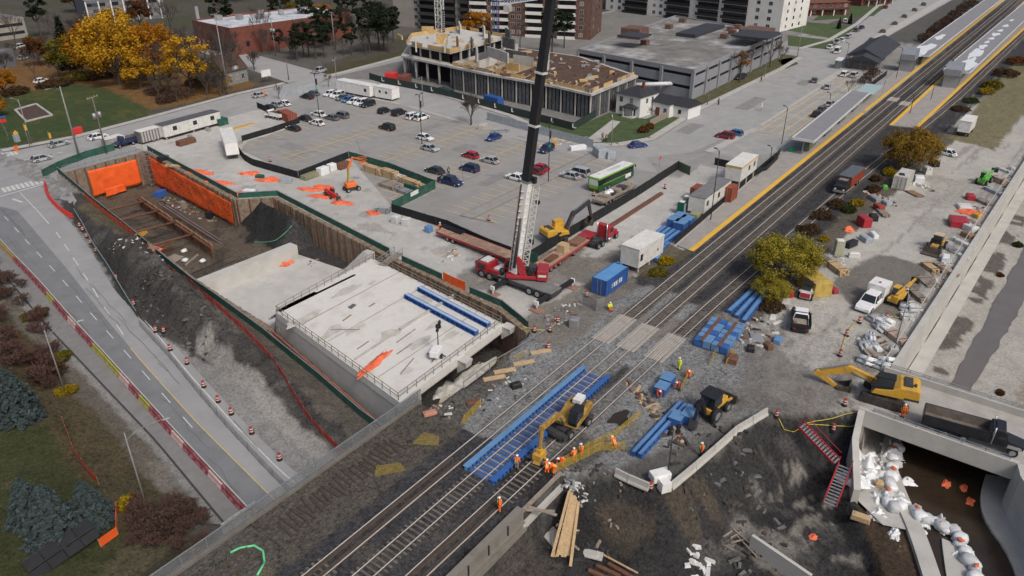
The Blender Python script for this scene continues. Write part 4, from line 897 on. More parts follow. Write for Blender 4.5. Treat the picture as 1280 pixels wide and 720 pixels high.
def apartment(label,p0,p1,D,floors,fl,wm,cols,bal,bm_,wxs,side=(),win=GLASS,z=0):
 e,L=building('apartment_block',label,p0,p1,D,floors*fl,wm,ROOFG,'apartment block',z)
 zs=[fl*(k+.55)for k in range(floors)]
 windows(e,L,D,'front',[L*x for x in wxs],zs,1.5,1.4,win,frame=WINF)
 for x0,x1 in bal:
  for k in range(floors):
   b=MB().bx(L*x0,L*x1,-1.5,.0,fl*k-.1,fl*k+.12).build('balcony',bm_ if bm_ is not BLACKM else DSTEEL,e)
   MB().bx(L*x0,L*x1,-1.5,-1.42,fl*k+.12,fl*k+1.15).build('parapet',bm_,b)
   MB().bx(L*x0+.3,L*x1-.3,-.06,.08,fl*k+.15,fl*k+2.4).build('door',GLASS,b)
 for f in side:windows(e,L,D,f,[D*x for x in(.2,.45,.7)],zs,1.2,1.3,win)
 return e
a0,a1=W(757,12,0),W(945,30,0)
apartment('white apartment tower with long black balconies behind the parking garage',a0,W(974,40,0),24,13,3.0,WHITEC,0,((.12,.27),(.38,.52),(.56,.68),(.70,.83)),BLACKM,(.04,.09,.31,.35,.88,.94),('right',))
apartment('brown brick apartment block with stacked white balconies behind the tower crane',W(586,42,0),W(738,50,0),22,10,2.9,BRICKB,0,((.02,.16),(.2,.34),(.48,.62),(.74,.88)),WHITEC,(.18,.37,.42,.66,.71,.92),('right',))
apartment('beige concrete apartment block with dark balconies behind the building site',W(493,32,0),W(606,43,0),20,9,2.9,BEIGE,0,((.3,.5),(.53,.7),(.74,.9)),DSTEEL,(.26,.94),('left',))
RB=[W(246,18,9),W(291,24,9),W(352,10,9)]
e,L=building('brick_hall','long red brick hall with a patchy white roof beyond the maples',W(246,58,0),W(293,70,0),52,9,BRICK,mat('patchy white roof',(.5,.52,.55),.8,0,.2,.2,dirt=.8,dcol=(.13,.13,.14),ds=.12),'building')
for i in range(7):MB().box((5+4.5*(i%3),8+6*i,10),(1.8,2.4,1.6),.3*i).build('roof_unit',STEEL,e)
windows(e,L,52,'front',[3+3.4*i for i in range(5)],[2.2],1.2,2.2,mat('pale pane',(.3,.3,.28),.3));windows(e,L,52,'right',[6+7*i for i in range(6)],[3.5],1.4,1.8)
MB().bx(-.4,.0,2,3.2,-1,14).build('chimney',STEEL,e)
e,L=building('brick_annex','low red brick annex beside the brick hall with a white roof',W(322,45,0),W(372,38,0),30,4.5,BRICK,mat('patchy white roof',(0,0,0)),'building')
windows(e,L,30,'front',[3,8,13,18],[2.2],1.5,1.4)
e,L=building('parking_deck','dark concrete parking deck at the top left corner',W(-60,60,0),W(36,46,0),60,7,BEIGE,ROOFG,'building');
for z in(1.6,4.6):MB().bx(1,L-1,-.06,.1,z,z+1.1).build('opening',GLASS,e)
e,L=building('office_block','grey office block with white columns at the top beside the maples',W(112,30,0),W(208,22,0),34,9,mat('grey cladding',(.14,.145,.16),.8,0,.15,.5),ROOFG,'building')
windows(e,L,34,'front',[L*(k+.5)/12 for k in range(12)],[2,5,7.6],2.6,1.4);
for k in range(7):MB().bx(L*k/6.4,L*k/6.4+.5,-.5,0,-1,9).build('column',WHITEC,e)
e,L=building('flat_house','small grey flat roofed building at the left edge above the orange trees',W(-20,92,0),W(22,82,0),12,5,mat('grey cladding',(0,0,0)),ROOFG,'building')
windows(e,L,12,'front',[3,7,11],[2.5],1.6,1.5);windows(e,L,12,'right',[3,8],[2.5],1.6,1.5)
e=thing('cottage','small grey stucco cottage with a steep brown roof by the street','house',W(283,108,0),hd((283,108),(312,101)))
GST=mat('grey stucco',(.2,.21,.21),.9,0,.12,1);MB().bx(0,8.5,0,9,-.5,4).build('wall',GST,e)
hip(MB(),0,8.5,0,9,4,4.4,.4,gable=True).build('roof',ROOFB,e)
d_=MB().bx(3.2,5.4,-.1,2.5,4,5.6).build('dormer',GST,e);MB().add([(3.0,-.3,5.5),(5.6,-.3,5.5),(4.3,-.3,7),(3.0,3,5.5),(5.6,3,5.5),(4.3,3,7)],[(0,1,2),(0,2,5,3),(1,4,5,2),(3,5,4)]).build('dormer_roof',ROOFB,d_);MB().bx(3.9,4.7,-.16,-.08,4.4,5.4).build('dormer_window',WINF,d_)
windows(e,8.5,9,'front',[2,4.6,6.6],[2],1,1.5,GLASS,frame=WINF);windows(e,8.5,9,'right',[3,6],[2],1,1.5,GLASS,frame=WINF);MB().bx(1,1.8,5.5,6.3,6,9).build('chimney',BRICK,e)
hp=W(769.5,141,0);hr=hd((769.5,141),(800.5,148));e=thing('white_house','white two storey house with dark hip roof beside the garage','house',hp,hr)
WS=mat('white siding',(.68,.68,.67),.7,0,.05,2,stripe=(2,.22,(.55,.55,.55),.12))
MB().bx(0,7.6,0,8.5,-.5,5.3).build('wall',WS,e);hip(MB(),0,7.6,0,8.5,5.3,1.9,.4).build('roof',SHING,e);MB().bx(5,5.6,4,4.6,6.5,8.3).build('chimney',BRICK,e)
windows(e,7.6,8.5,'front',[1.6,4.8],[4],.9,1.3,GLASS,frame=WINF);windows(e,7.6,8.5,'front',[2.0],[1.5],1.6,1.3,GLASS,frame=WINF);windows(e,7.6,8.5,'right',[3,5.5],[4],.8,1.2,GLASS,frame=WINF)
p_=MB().bx(3.4,7.0,-2.0,0,2.4,2.6).build('porch_roof',SHING,e);hip(MB(),3.4,7.0,-2.0,.0,2.6,.9,.2).build('hip',SHING,p_)
for x in(3.7,6.7):MB().bx(x-.1,x+.1,-1.9,-1.7,0,2.4).build('porch_post',WHITE,p_)
MB().bx(5.2,6.2,-.08,.05,.2,2.3).build('door',DENIM,e);MB().bx(3.6,6.8,-2.4,0,-.3,.25).build('step',CONC,e)
h2=W(815,143,0);e=thing('white_bungalow','low white bungalow with dark gabled roofs behind the wooden fence','house',h2,hr)
MB().bx(0,5.2,0,7,-.5,3.4).build('wall',WS,e);hip(MB(),0,5.2,0,7,3.4,1.6,.35,gable=True).build('roof',SHING,e);MB().bx(4.9,9.6,2,8,-.5,3).build('rear_wall',WS,e);hip(MB(),4.9,9.6,2,8,3,1.7,.35,gable=True).build('rear_roof',SHING,e)
windows(e,5.2,7,'front',[3.9],[1.7],.9,1.1,GLASS,frame=WINF);MB().bx(1,2.2,-.07,.05,.1,2.2).build('door',BRICK,e);MB().bx(6.6,7.5,1.93,2.05,1.1,2.1).build('rear_window',GLASS,e)
e=thing('station_building','station building with a large dark slate roof and stone walls','station',(273.5,56.5,0),math.atan2(1,26))
STONE=mat('tan stone',(.27,.235,.19),.9,0,.2,1.2)
MB().bx(0,32,0,7.5,-.5,3.3).build('wall',STONE,e);MB().bx(-1,5,-1.5,6,-.5,3.0).build('porch_wall',mat('grey cladding',(0,0,0)),e)
mb=MB().add([(3,-2.2,3.2),(35,-2.2,3.2),(35,4,6.0),(3,4,6.0),(3,9.5,3.2),(35,9.5,3.2)],[(0,1,2,3),(3,2,5,4),(0,3,4),(1,5,2),(0,4,5,1)]);mb.build('roof',SLATE,e)
mb=MB().add([(-3,-2.5,2.9),(7,-2.5,2.9),(7,3,4.8),(-3,3,4.8),(-3,8,2.9),(7,8,2.9)],[(0,1,2,3),(3,2,5,4),(0,3,4),(1,5,2),(0,4,5,1)]);mb.build('porch_roof',SLATE,e)
windows(e,32,7.5,'front',[8,12,16,20,24,28],[1.7],1.6,1.8);windows(e,32,7.5,'left',[2,4,6],[1.6],1.2,1.8)
for y in(-1.3,1,3.4):MB().bx(-1.3,-1.0,y,y+.3,-.5,2.9).build('column',STONE,e)
CANR=mat('grey canopy roof',(.225,.225,.235),.8,0,.12,.3,dirt=.3,dcol=(.16,.16,.165),ds=.3,world=True);GLZ=mat('glazed screen',(.12,.16,.15),.15,0,.1,spec=.6,alpha=.55)
def canopy(label,a,b,w,puddles=()):
 a,b=Vector(a),Vector(b);d=b-a;L=d.length;e=thing('platform_canopy',label,'canopy',(a.x,a.y,.22),math.atan2(d.y,d.x))
 MB().bx(0,L,-w/2,w/2,3.3,3.5).build('roof',CANR,e);MB().bx(-.15,L+.15,-w/2-.18,-w/2,3.2,3.75).bx(-.15,L+.15,w/2,w/2+.18,3.2,3.75).bx(-.2,0,-w/2,w/2,3.2,3.75).build('fascia',mat('white fascia',(.55,.56,.57),.5),e)
 n=int(L/7.5)
 for k in range(n+1):
  x=1+(L-2)*k/n;MB().bx(x-.12,x+.12,-.12,.12,0,3.3).bx(x-.1,x+.1,-w/2+.2,w/2-.2,3.1,3.3).build('column',STEEL,e)
 for k in range(0,n,2):
  x=3+(L-6)*k/n;s=MB().bx(x,x+6,-.9,-.82,.3,2.5).bx(x,x+6,.82,.9,.3,2.5).bx(x,x+.08,-.9,.9,.3,2.5).build('shelter_screen',GLZ,e);MB().bx(x,x+6,-.95,.95,2.5,2.6).build('shelter_top',DGREEN,s)
 return e
canopy('short grey platform canopy with a glazed end above the parked cars',(169.6,45.9),(223.5,47.7),4.6)
canopy('long grey platform canopy running away beside the station building',(288,46.0),(470,46.6),6.2)
canopy('long grey canopy with white patches on the island platform',(267.5,31.4),(460,29.3),7.0)
SNW=mat('frosty white patch',(.6,.63,.66),.8,0,.1,.6)
def blob(label,c,rx,ry,z,m,name,cat,grp=None,n=22,seed=1,rz=0):
 rg=random.Random(seed);ph=rg.random()*6;vs=[(0,0,0)]
 for i in range(n):
  t=2*PI*i/n;r=1+.18*math.sin(3*t+ph)+.14*math.sin(5*t+2*ph)+rg.uniform(-.06,.06);vs.append((rx*r*math.cos(t),ry*r*math.sin(t),0))
 o=MB().add(vs,[(0,1+i,1+(i+1)%n)for i in range(n)]).build(name,m,None,(c[0],c[1],z),rz);return o
cz=3.72+.03
for(u,v,a,b,par,s)in((281,30.5,12,2.4,2,1),(303,31.2,10,1.8,2,2),(318,31.2,5,1.1,2,5),(329,31.4,3,.7,2,3),(338,31.2,3,.9,2,4),(349,31.2,4.2,1.3,2,6),(360,31,3.4,.9,2,7),(374,30.8,3.6,1,2,8),(392,30.8,3,.7,2,9),(300,46.6,14,2.2,1,10),(330,47,7,1.2,1,11)):
 o=blob('',(u,v),a,b,cz,SNW,'white_patch','',seed=s);cn_=[x for x in COL.objects if x.name.startswith('platform_canopy')][par]
 l=cn_.location;rz_=cn_.rotation_euler.z;o.parent=cn_;dx,dy=u-l.x,v-l.y;o.location=(dx*math.cos(-rz_)-dy*math.sin(-rz_),dx*math.sin(-rz_)+dy*math.cos(-rz_),3.505)
def lift(label,c):
 e=thing('stair_tower',label,'stair tower',(c[0],c[1],.22),.03);MB().bx(-2.6,2.6,-1.9,1.9,0,3.6).build('glazed_base',mat('green glazing',(.035,.06,.055),.15,0,.1,spec=.6),e)
 MB().side([(-3.4,3.6),(3.4,3.6),(3.4,6.6),(-2.2,6.6),(-3.4,5.4)],-2.2,2.2).build('clad_top',mat('blue grey cladding',(.25,.27,.3),.6,.2,.08,1,stripe=(0,.6,(.2,.22,.25),.1)),e)
 for x in(-2.6,-.9,.9,2.6):MB().bx(x-.08,x+.08,-1.98,1.98,0,3.6).build('mullion',STEEL,e)
lift('grey clad stair tower with glazed base at the start of the station canopy',(279.5,47.2));lift('grey clad stair tower with green glazing at the end of the island canopy',(263,31.4))
for i,(a,b,D,h,lab)in enumerate((((1003,20),(1060,18),16,5.5,'red brick house with porches and a brown roof at the top right'),((1076,8),(1116,4),14,5,'small brick house with pale porch beyond the lawn at the top right'))):
 e,L=building('brick_house',lab,W(*a,0),W(*b,0),D,h,BRICK,ROOFB,'house',parapet=0);hip(MB(),0,L,0,D,h,3.2,.6).build('hip_roof',mat('red brown shingles',(.13,.06,.045),.9,0,.25,1.5),e)
 windows(e,L,D,'front',[L*(k+.5)/6 for k in range(6)],[1.6,4.2],1.4,1.4,GLASS,frame=WINF)
 for k in range(4):MB().bx(L*(k+.5)/4-.2,L*(k+.5)/4+.2,-2,-1.6,-.3,2.7).build('porch_post',WHITE,e)
 MB().bx(1,L-1,-2.2,0,2.7,3).build('porch_roof',ROOFB,e)
e=thing('construction_building','half built concrete building wrapped in formwork with a brown earth coloured roof deck','building site',(167,99.5,0));
FW=mat('grey formwork',(.10,.105,.115),.8,.1,.25,1,dirt=.5,dcol=(.26,.26,.26),ds=.8,world=True)
DECKB=mat('brown site deck',(.085,.052,.038),.95,0,.4,.8,.4,4,dirt=.5,dcol=(.16,.12,.09),ds=.6,world=True)
site=[(167.5,99.5),(172.0,168.0),(206,168),(206,131),(196,102)]
site=[(167.2,99.6),(169.2,112),(170,135),(171.5,150),(205,152),(205,127),(192,100.4)]
if True:sp=[site[0]]+site[:0:-1]
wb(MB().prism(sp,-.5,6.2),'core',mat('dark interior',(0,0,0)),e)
wb(MB().prism(shrink(sp,-.8),6.2,6.75),'floor_slab',CONC,e);wb(MB().prism(shrink(sp,.6),6.75,6.9),'site_deck',DECKB,e)
pp=resample([(192,100.2),(167.0,99.4),(169.0,112),(169.8,135),(171.3,150)],1.25)
fmh=MB().bx(-.42,.42,-.1,.1,-.3,6.1);
for z in np.arange(.4,6,.7):fmh.bx(-.5,.5,-.2,.1,z,z+.14)
fmh=fmh.mesh('formwork_panel',FW);colm=MB().bx(-.14,.14,-.24,.2,-.3,6.3).mesh('column',CONC)
for i,(a,b)in enumerate(zip(pp[:-1],pp[1:])):
 d=Vector(b)-Vector(a);o=bpy.data.objects.new('formwork_panel' if i%4 else 'column',fmh if i%4 else colm);COL.objects.link(o);o.parent=e;o.location=(a[0]-167,a[1]-99.5,0);o.rotation_euler=(0,0,math.atan2(d.y,d.x))
for a,b in zip(pp[:-1:2],pp[2::2]):
 if rnd.random()<.85:wb(wallstrip(MB(),[a,b],.08,6.75,7.75,0,-.5),'edge_board',PLY if rnd.random()<.75 else WOODG,e)
wb(MB().prism([(171.2,128),(190,129),(191,150.5),(172.2,149.6)],6.9,6.98),'timber_deck',mat('timber site deck',(.33,.25,.16),.9,0,.35,.7,.3,6,dirt=.7,dcol=(.14,.1,.075),ds=.4,stripe=(0,1.2,(.2,.15,.1),.12),world=True),e)
for v in np.arange(104,150,2.3):wb(MB().bar((168.2+(v-100)*.06,v,7.0),(171.6+(v-100)*.06,v+.1,7.5),.12,.14),'joist',WOOD,e)
for(u,v,l,h,r,m)in((176,140,9,2.4,.06,CONCN),(184,133,7,2.6,1.6,CONC),(181,146,6,2.6,.05,FW),(190,140,8,2.4,1.55,FW),(176,131,5,2.2,1.5,PLY),(196,146,6,2.6,.05,CONC)):wb(MB().box((u,v,6.9+h/2),(l,.35,h),r),'upper_wall',m,e)
for k in range(60):
 u,v=rnd.uniform(169,203),rnd.uniform(101,150);s=MB().box((u,v,7.1),(rnd.uniform(.6,3.5),rnd.uniform(.4,1.4),rnd.uniform(.2,.8)),rnd.uniform(0,3));wb(s,'site_material',rnd.choice([WOOD,WOODG,CONC,PLY,STEEL,RUST]),e)
e=thing('unfinished_building','open concrete frame of the building site with plywood edges and upper walls','building site',(171,152,0))
wp=[(171.5,150.2),(205,152.2),(210,178),(186,182),(174,173)]
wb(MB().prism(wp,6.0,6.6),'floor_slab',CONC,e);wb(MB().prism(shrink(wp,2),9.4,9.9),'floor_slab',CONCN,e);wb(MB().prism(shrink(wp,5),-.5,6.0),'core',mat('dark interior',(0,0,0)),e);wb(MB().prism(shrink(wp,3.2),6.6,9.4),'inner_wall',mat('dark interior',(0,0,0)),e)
for p in resample(wp+[wp[0]],5.2):
 q=Vector(p)+(Vector((190,165))-Vector(p)).normalized()*1.0;wb(MB().cyl((q.x,q.y,-.5),(q.x,q.y,6),.4,None,8),'column',CONC,e);q=Vector(p)+(Vector((190,165))-Vector(p)).normalized()*3.2;wb(MB().bx(q.x-.25,q.x+.25,q.y-.25,q.y+.25,6.6,9.4),'column',CONC,e)
pr=resample(shrink(wp,1.9)+[shrink(wp,1.9)[0]],2.4)
for a,b in zip(pr[:-1],pr[1:]):
 if rnd.random()<.7:wb(wallstrip(MB(),[a,b],.08,9.9,11.0),'edge_board',PLY,e)
for(px_,py_,l,h,r,m)in((557,62,9,2.8,0,CONCN),(520,60,12,2.6,.1,CONCN),(553,55,3.6,3.2,1.5,PLY),(572,60,4.6,3.2,.1,RUST),(590,62,5,3.4,.1,FW),(605,45,5,3.2,.1,CONCN),(612,55,5.4,3.6,.1,FW),(635,50,7,3.4,.2,FW),(575,40,8,3,.1,CONCN),(535,42,4,2.4,1.4,PLY),(500,48,5,1.2,.4,PLY),(612,38,6,3,.2,RUST),(596,75,5,3.6,.1,CONC),(622,74,12,2.8,.5,CONC),(636,60,6,3,.6,FW)):
 p=W(px_,py_,10);wb(MB().box((p.x,p.y,9.9+h/2),(l,.45,h),r-.9+PI/2),'upper_wall',m,e)
for k in range(10):
 u,v=rnd.uniform(176,202),rnd.uniform(154,176);wb(MB().box((u,v,10.2),(rnd.uniform(1,4),rnd.uniform(.5,1.5),.5),rnd.uniform(0,3)),'site_material',rnd.choice([WOOD,STEEL,PLY,CONC]),e)
def leafmat(name,rgb,rgb2):
 if name in MATS:return MATS[name]
 m=bpy.data.materials.new(name);m.use_nodes=True;MATS[name]=m;nt=m.node_tree;N=nt.nodes;L=nt.links
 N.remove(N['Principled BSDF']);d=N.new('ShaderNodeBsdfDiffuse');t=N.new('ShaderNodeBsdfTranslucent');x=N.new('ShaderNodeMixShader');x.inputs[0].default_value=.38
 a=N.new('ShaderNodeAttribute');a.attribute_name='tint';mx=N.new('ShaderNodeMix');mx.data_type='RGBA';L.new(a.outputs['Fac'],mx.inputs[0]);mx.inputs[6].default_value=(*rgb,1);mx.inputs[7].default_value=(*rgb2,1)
 for s in(d,t):L.new(mx.outputs[2],s.inputs[0])
 L.new(d.outputs[0],x.inputs[1]);L.new(t.outputs[0],x.inputs[2]);L.new(x.outputs[0],N['Material Output'].inputs[0]);return m
BARK=mat('bark',(.075,.062,.052),.95,0,.3,2,.5,10);TWIG=mat('twigs',(.085,.07,.062),.95,0,.2,2);BARKR=mat('reddish twigs',(.10,.055,.045),.95,0,.25,1)
LM=dict(yellow=leafmat('yellow leaves',(.26,.13,.014),(.64,.38,.035)),orange=leafmat('orange leaves',(.2,.085,.014),(.5,.22,.022)),olive=leafmat('olive leaves',(.07,.065,.015),(.2,.17,.03)),pine=leafmat('pine needles',(.012,.018,.012),(.04,.055,.03)),spruce=leafmat('spruce needles',(.026,.04,.04),(.105,.14,.14)),willow=leafmat('willow leaves',(.17,.15,.025),(.46,.38,.06)),willowo=leafmat('orange willow leaves',(.14,.085,.018),(.36,.23,.045)),brown=leafmat('brown leaves',(.04,.028,.02),(.13,.08,.04)),rust=leafmat('rust leaves',(.06,.028,.018),(.19,.085,.03)),green=leafmat('green leaves',(.025,.035,.012),(.07,.09,.03)),redb=leafmat('red brown twigs',(.05,.035,.03),(.13,.085,.065)),ybush=leafmat('yellow bush leaves',(.14,.10,.012),(.42,.3,.02)))
def leaf_mesh(name,pos,nrm,size,tint,m,rg,asp=1.0):
 n=len(pos);pos=np.asarray(pos);a=rg.normal(size=(n,3));a/=np.linalg.norm(a,axis=1)[:,None]
 if nrm is not None:a=a*.55+nrm;a/=np.linalg.norm(a,axis=1)[:,None]
 b=rg.normal(size=(n,3));b-=(b*a).sum(1)[:,None]*a;b/=np.linalg.norm(b,axis=1)[:,None];c=np.cross(a,b)
 s=np.asarray(size).reshape(-1,1)*rg.uniform(.6,1.3,(n,1));b=b*s*asp;c=c*s
 v=np.stack([pos-b-c*.6,pos+b*.8-c,pos+b+c*.7,pos-b*.7+c],1).reshape(-1,3).astype(np.float32)
 me=bpy.data.meshes.new(name);me.vertices.add(4*n);me.vertices.foreach_set('co',v.ravel());me.loops.add(4*n);me.loops.foreach_set('vertex_index',np.arange(4*n,dtype=np.int32))
 me.polygons.add(n);me.polygons.foreach_set('loop_start',np.arange(0,4*n,4,dtype=np.int32));me.update(calc_edges=True)
 at=me.attributes.new('tint','FLOAT','FACE');at.data.foreach_set('value',np.clip(tint,0,1).astype(np.float32));me.materials.append(m);return me
def limbs(mb,rg,p,d,L,r,depth,tips,spread=.6,up=.15,n=3,minr=.018,side=5):
 q=p+d*L;mb.cyl(p,q,r,r*.68,side if depth>1 else 3,0,False)
 tips.append((q,d,depth))
 if depth==0:return
 for i in range(n):
  e=Vector((rg.gauss(0,1),rg.gauss(0,1),rg.gauss(0,1))).normalized();dd=(d+e*spread+Vector((0,0,up))).normalized()
  s=p+d*L*rg.uniform(.55,1.0);limbs(mb,rg,s,dd,L*rg.uniform(.6,.8),max(minr,r*.55),depth-1,tips,spread,up,n,minr,side)
def tree(name,label,cat,h,rc,lm,seed,n=2600,leaf=.3,th=.3,depth=3,trunk_r=.2,fill=1.0,spread=.6,flat=1.0,bark=None,lean=0,group=None,nl=5,droop=0):
 rg=random.Random(seed);ng=np.random.default_rng(seed);e=thing(name,label,cat,(0,0,0),0,group);mb=MB();tips=[]
 base=Vector((0,0,-.3));top=Vector((lean,0,h*th));mb.cyl(base,top,trunk_r*1.25,trunk_r*.85,8,0,False)
 for i in range(nl):
  t=2*PI*i/nl+rg.uniform(-.4,.4);d=Vector((math.cos(t)*.75,math.sin(t)*.75,rg.uniform(.5,1.1))).normalized()
  limbs(mb,rg,top-Vector((0,0,rg.uniform(0,h*th*.3))),d,rc*.55,trunk_r*.55,depth,tips,spread)
 limbs(mb,rg,top,Vector((rg.uniform(-.2,.2),rg.uniform(-.2,.2),1)).normalized(),(h*(1-th))*.42,trunk_r*.7,depth,tips,spread)
 zc=h*(th+1)/2+.04*h;hz=h*(1-th)/2*1.02
 def fit(p):
  x,y,z=p[0]-lean,p[1],p[2]-zc
  k=math.sqrt((x/rc)**2+(y/rc)**2+(z/hz)**2)
  return p if k<1 or p[2]<h*th else(lean+x/k,y/k,zc+z/k)
 mb.v=[fit(p)for p in mb.v];mb.build('trunk',bark or BARK,e)
 if n:
  ends=[Vector(fit(q))for q,d,dp in tips if dp<=1];rg.shuffle(ends);cl=ends[:int(70*fill)]
  for i in range(int(26*fill)):
   t,s=rg.uniform(0,2*PI),rg.uniform(-.5,1);r=math.sqrt(max(0,1-s*s))*rg.uniform(.75,1);cl.append(Vector((lean+rc*r*math.cos(t),rc*r*math.sin(t),zc+hz*s*rg.uniform(.8,.98))))
  k=max(1,n//len(cl));P_=[];T_=[];Nn=[]
  for c in cl:
   rr=rc*rg.uniform(.09,.25);q=ng.normal(size=(k,3))*rr*.55;q[:,2]*=flat
   if droop:q[:,2]-=np.abs(ng.normal(size=k))*droop
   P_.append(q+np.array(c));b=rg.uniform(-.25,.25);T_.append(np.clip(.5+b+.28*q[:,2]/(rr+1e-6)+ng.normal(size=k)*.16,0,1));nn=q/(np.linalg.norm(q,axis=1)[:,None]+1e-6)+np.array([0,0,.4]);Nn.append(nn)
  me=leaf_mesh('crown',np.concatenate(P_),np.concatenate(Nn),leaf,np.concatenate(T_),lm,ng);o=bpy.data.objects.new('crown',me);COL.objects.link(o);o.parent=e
 return e
def bare(name,label,h,rc,seed,depth=4,bark=None,th=.28,group=None,r=.2,n=3,spread=.62):
 rg=random.Random(seed);e=thing(name,label,'tree',(0,0,0),0,group);mb=MB();MB_=MB();tips=[]
 top=Vector((0,0,h*th));mb.cyl((0,0,-.3),top,r*1.2,r*.85,7,0,False);mb.build('trunk',BARK,e);mb=MB()
 for i in range(5):
  t=2*PI*i/5+rg.uniform(-.4,.4);d=Vector((math.cos(t)*.6,math.sin(t)*.6,1)).normalized();limbs(mb,rg,top,d,h*.3*rg.uniform(.8,1.1),r*.5,depth,tips,spread,.25,n,.025,4)
 k=rc/max(.1,max(math.hypot(v[0],v[1])for v in mb.v));kz=(h-h*th)/max(.1,max(v[2]for v in mb.v)-h*th);mb.v=[(x*k,y*k,h*th+(z-h*th)*kz)for x,y,z in mb.v]
 mb.build('crown',bark or TWIG,e);return e
def conifer(name,label,h,rc,lm,seed,n=5000,leaf=.25,base=.06,lay=16,group=None,asp=2.0,gap=.0):
 rg=random.Random(seed);ng=np.random.default_rng(seed);e=thing(name,label,'tree',(0,0,0),0,group);mb=MB().cyl((0,0,-.3),(0,0,h*.97),h*.018,.03,7,0,False);P_=[];T_=[];Nn=[]
 nb=lay*9
 for i in range(nb):
  f=(i+rg.random())/nb;z=h*(base+(1-base)*f);R_=rc*(1-f)**.85*rg.uniform(.78,1.12)*(1 if f>.1 else.75+f*2.5)+.12;t=i*2.4+rg.uniform(-.3,.3);d=np.array([math.cos(t),math.sin(t),-.12+.35*f])
  m_=max(6,int(n/nb*(R_/rc)*2));s=ng.random(m_)**.7;lat=ng.normal(size=m_)*R_*.16*(1.15-s);side=np.array([-d[1],d[0],0])
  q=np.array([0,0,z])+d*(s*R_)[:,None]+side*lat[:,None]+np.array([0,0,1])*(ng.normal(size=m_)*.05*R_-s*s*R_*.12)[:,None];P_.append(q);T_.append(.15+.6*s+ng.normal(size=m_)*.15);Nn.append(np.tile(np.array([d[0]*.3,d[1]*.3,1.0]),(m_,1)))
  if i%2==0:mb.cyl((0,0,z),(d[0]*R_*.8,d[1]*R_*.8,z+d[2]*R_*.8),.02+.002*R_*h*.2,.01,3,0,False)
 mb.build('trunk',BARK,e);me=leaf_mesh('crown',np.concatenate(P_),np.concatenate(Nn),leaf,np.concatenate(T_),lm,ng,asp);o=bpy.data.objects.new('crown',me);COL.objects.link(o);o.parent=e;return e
def bush(label,c,rx,ry,h,lm,seed,n=1600,leaf=.16,cat='bush',name='bush',group=None,stems=BARKR,twiggy=40):
 rg=random.Random(seed);ng=np.random.default_rng(seed);z=Zg(c[0],c[1]);e=thing(name,label,cat,(c[0],c[1],z),0,group);mb=MB()
 for i in range(twiggy):
  t,s=rg.uniform(0,2*PI),math.sqrt(rg.random());x,y=rx*s*math.cos(t),ry*s*math.sin(t);s*=1+.7*float(fbm(np.array([math.cos(t)*1.6+seed*3.7]),np.array([math.sin(t)*1.6]),3,seed+9)[0]);x,y=rx*s*math.cos(t),ry*s*math.sin(t);k=h*max(.25,1-.5*s*s)*rg.uniform(.6,1.3)
  mb.cyl((x*.8,y*.8,-.2),(x*1.05+rg.uniform(-.2,.2),y*1.05+rg.uniform(-.2,.2),k),.03,.01,3,0,False)
 mb.build('stems',stems,e);t=ng.uniform(0,2*PI,n);s=np.sqrt(ng.random(n));lob=1+.7*fbm(np.cos(t)*1.6+seed*3.7,np.sin(t)*1.6,3,seed+9);hh=h*(1-.55*s*s);s=s*lob;lump=fbm(np.cos(t)*s*3+seed,np.sin(t)*s*3,3,seed)
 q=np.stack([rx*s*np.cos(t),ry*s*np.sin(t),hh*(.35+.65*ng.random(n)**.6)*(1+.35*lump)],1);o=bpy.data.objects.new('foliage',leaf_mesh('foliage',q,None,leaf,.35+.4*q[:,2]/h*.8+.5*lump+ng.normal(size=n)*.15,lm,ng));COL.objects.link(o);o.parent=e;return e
NEXT={}
def put(key,make,p,rz,s,label,lm=None,group=None):
 if key not in NEXT:e=make();NEXT[key]=e;e.location=p;e.rotation_euler=(0,0,rz);e.scale=(s[0],s[0],s[1])if hasattr(s,'__len__')else(s,s,s);e['label']=label
 else:e=dup(NEXT[key],p,rz,label,(s[0],s[0],s[1])if hasattr(s,'__len__')else s)
 if group:e['group']=group
 if lm is not None:recolor(e,'crown',lm)
 return e
mapA=lambda:tree('maple_tree','','tree',12,5.5,LM['yellow'],11,15000,.15,.22,3,.28,1.9)
mapB=lambda:tree('maple_tree','','tree',9,4.2,LM['yellow'],23,9000,.15,.25,3,.2,1)
thinA=lambda:tree('birch_tree','','tree',9,3.4,LM['yellow'],31,2600,.14,.3,4,.14,.8,.7)
barA=lambda:bare('bare_tree','',11,4.4,41);barB=lambda:bare('bare_tree','',8,3.2,43,r=.14);barC=lambda:bare('bare_tree','',9,4.6,47,4,None,.22,None,.28,4,.7)
pinA=lambda:tree('pine_tree','','tree',12,3.0,LM['pine'],51,8000,.17,.42,3,.2,1.1,.7,.45)
spr=lambda:conifer('spruce_tree','',13,3.2,LM['pine'],61,4200,.22)
def G(x,y):return W(x,y,0)
for i in range(64):
 x,y=(rnd.uniform(196,300),rnd.uniform(62,122))if i<22 else((rnd.uniform(320,482),rnd.uniform(30,70))if i<46 else(rnd.uniform(0,130),rnd.uniform(40,95)))
 put(*(('barA',barA),('barB',barB),('barC',barC))[i%3],G(x,y),i*.9,rnd.uniform(.8,1.35),('leafless tree in the thicket between the lawn and the brick hall','leafless tree in the wood behind the pine row','leafless tree beyond the lawn at the upper left')[0 if i<22 else 1 if i<46 else 2],None,('leafless thicket by the brick hall','leafless wood behind the pines','leafless trees at the upper left')[0 if i<22 else 1 if i<46 else 2])
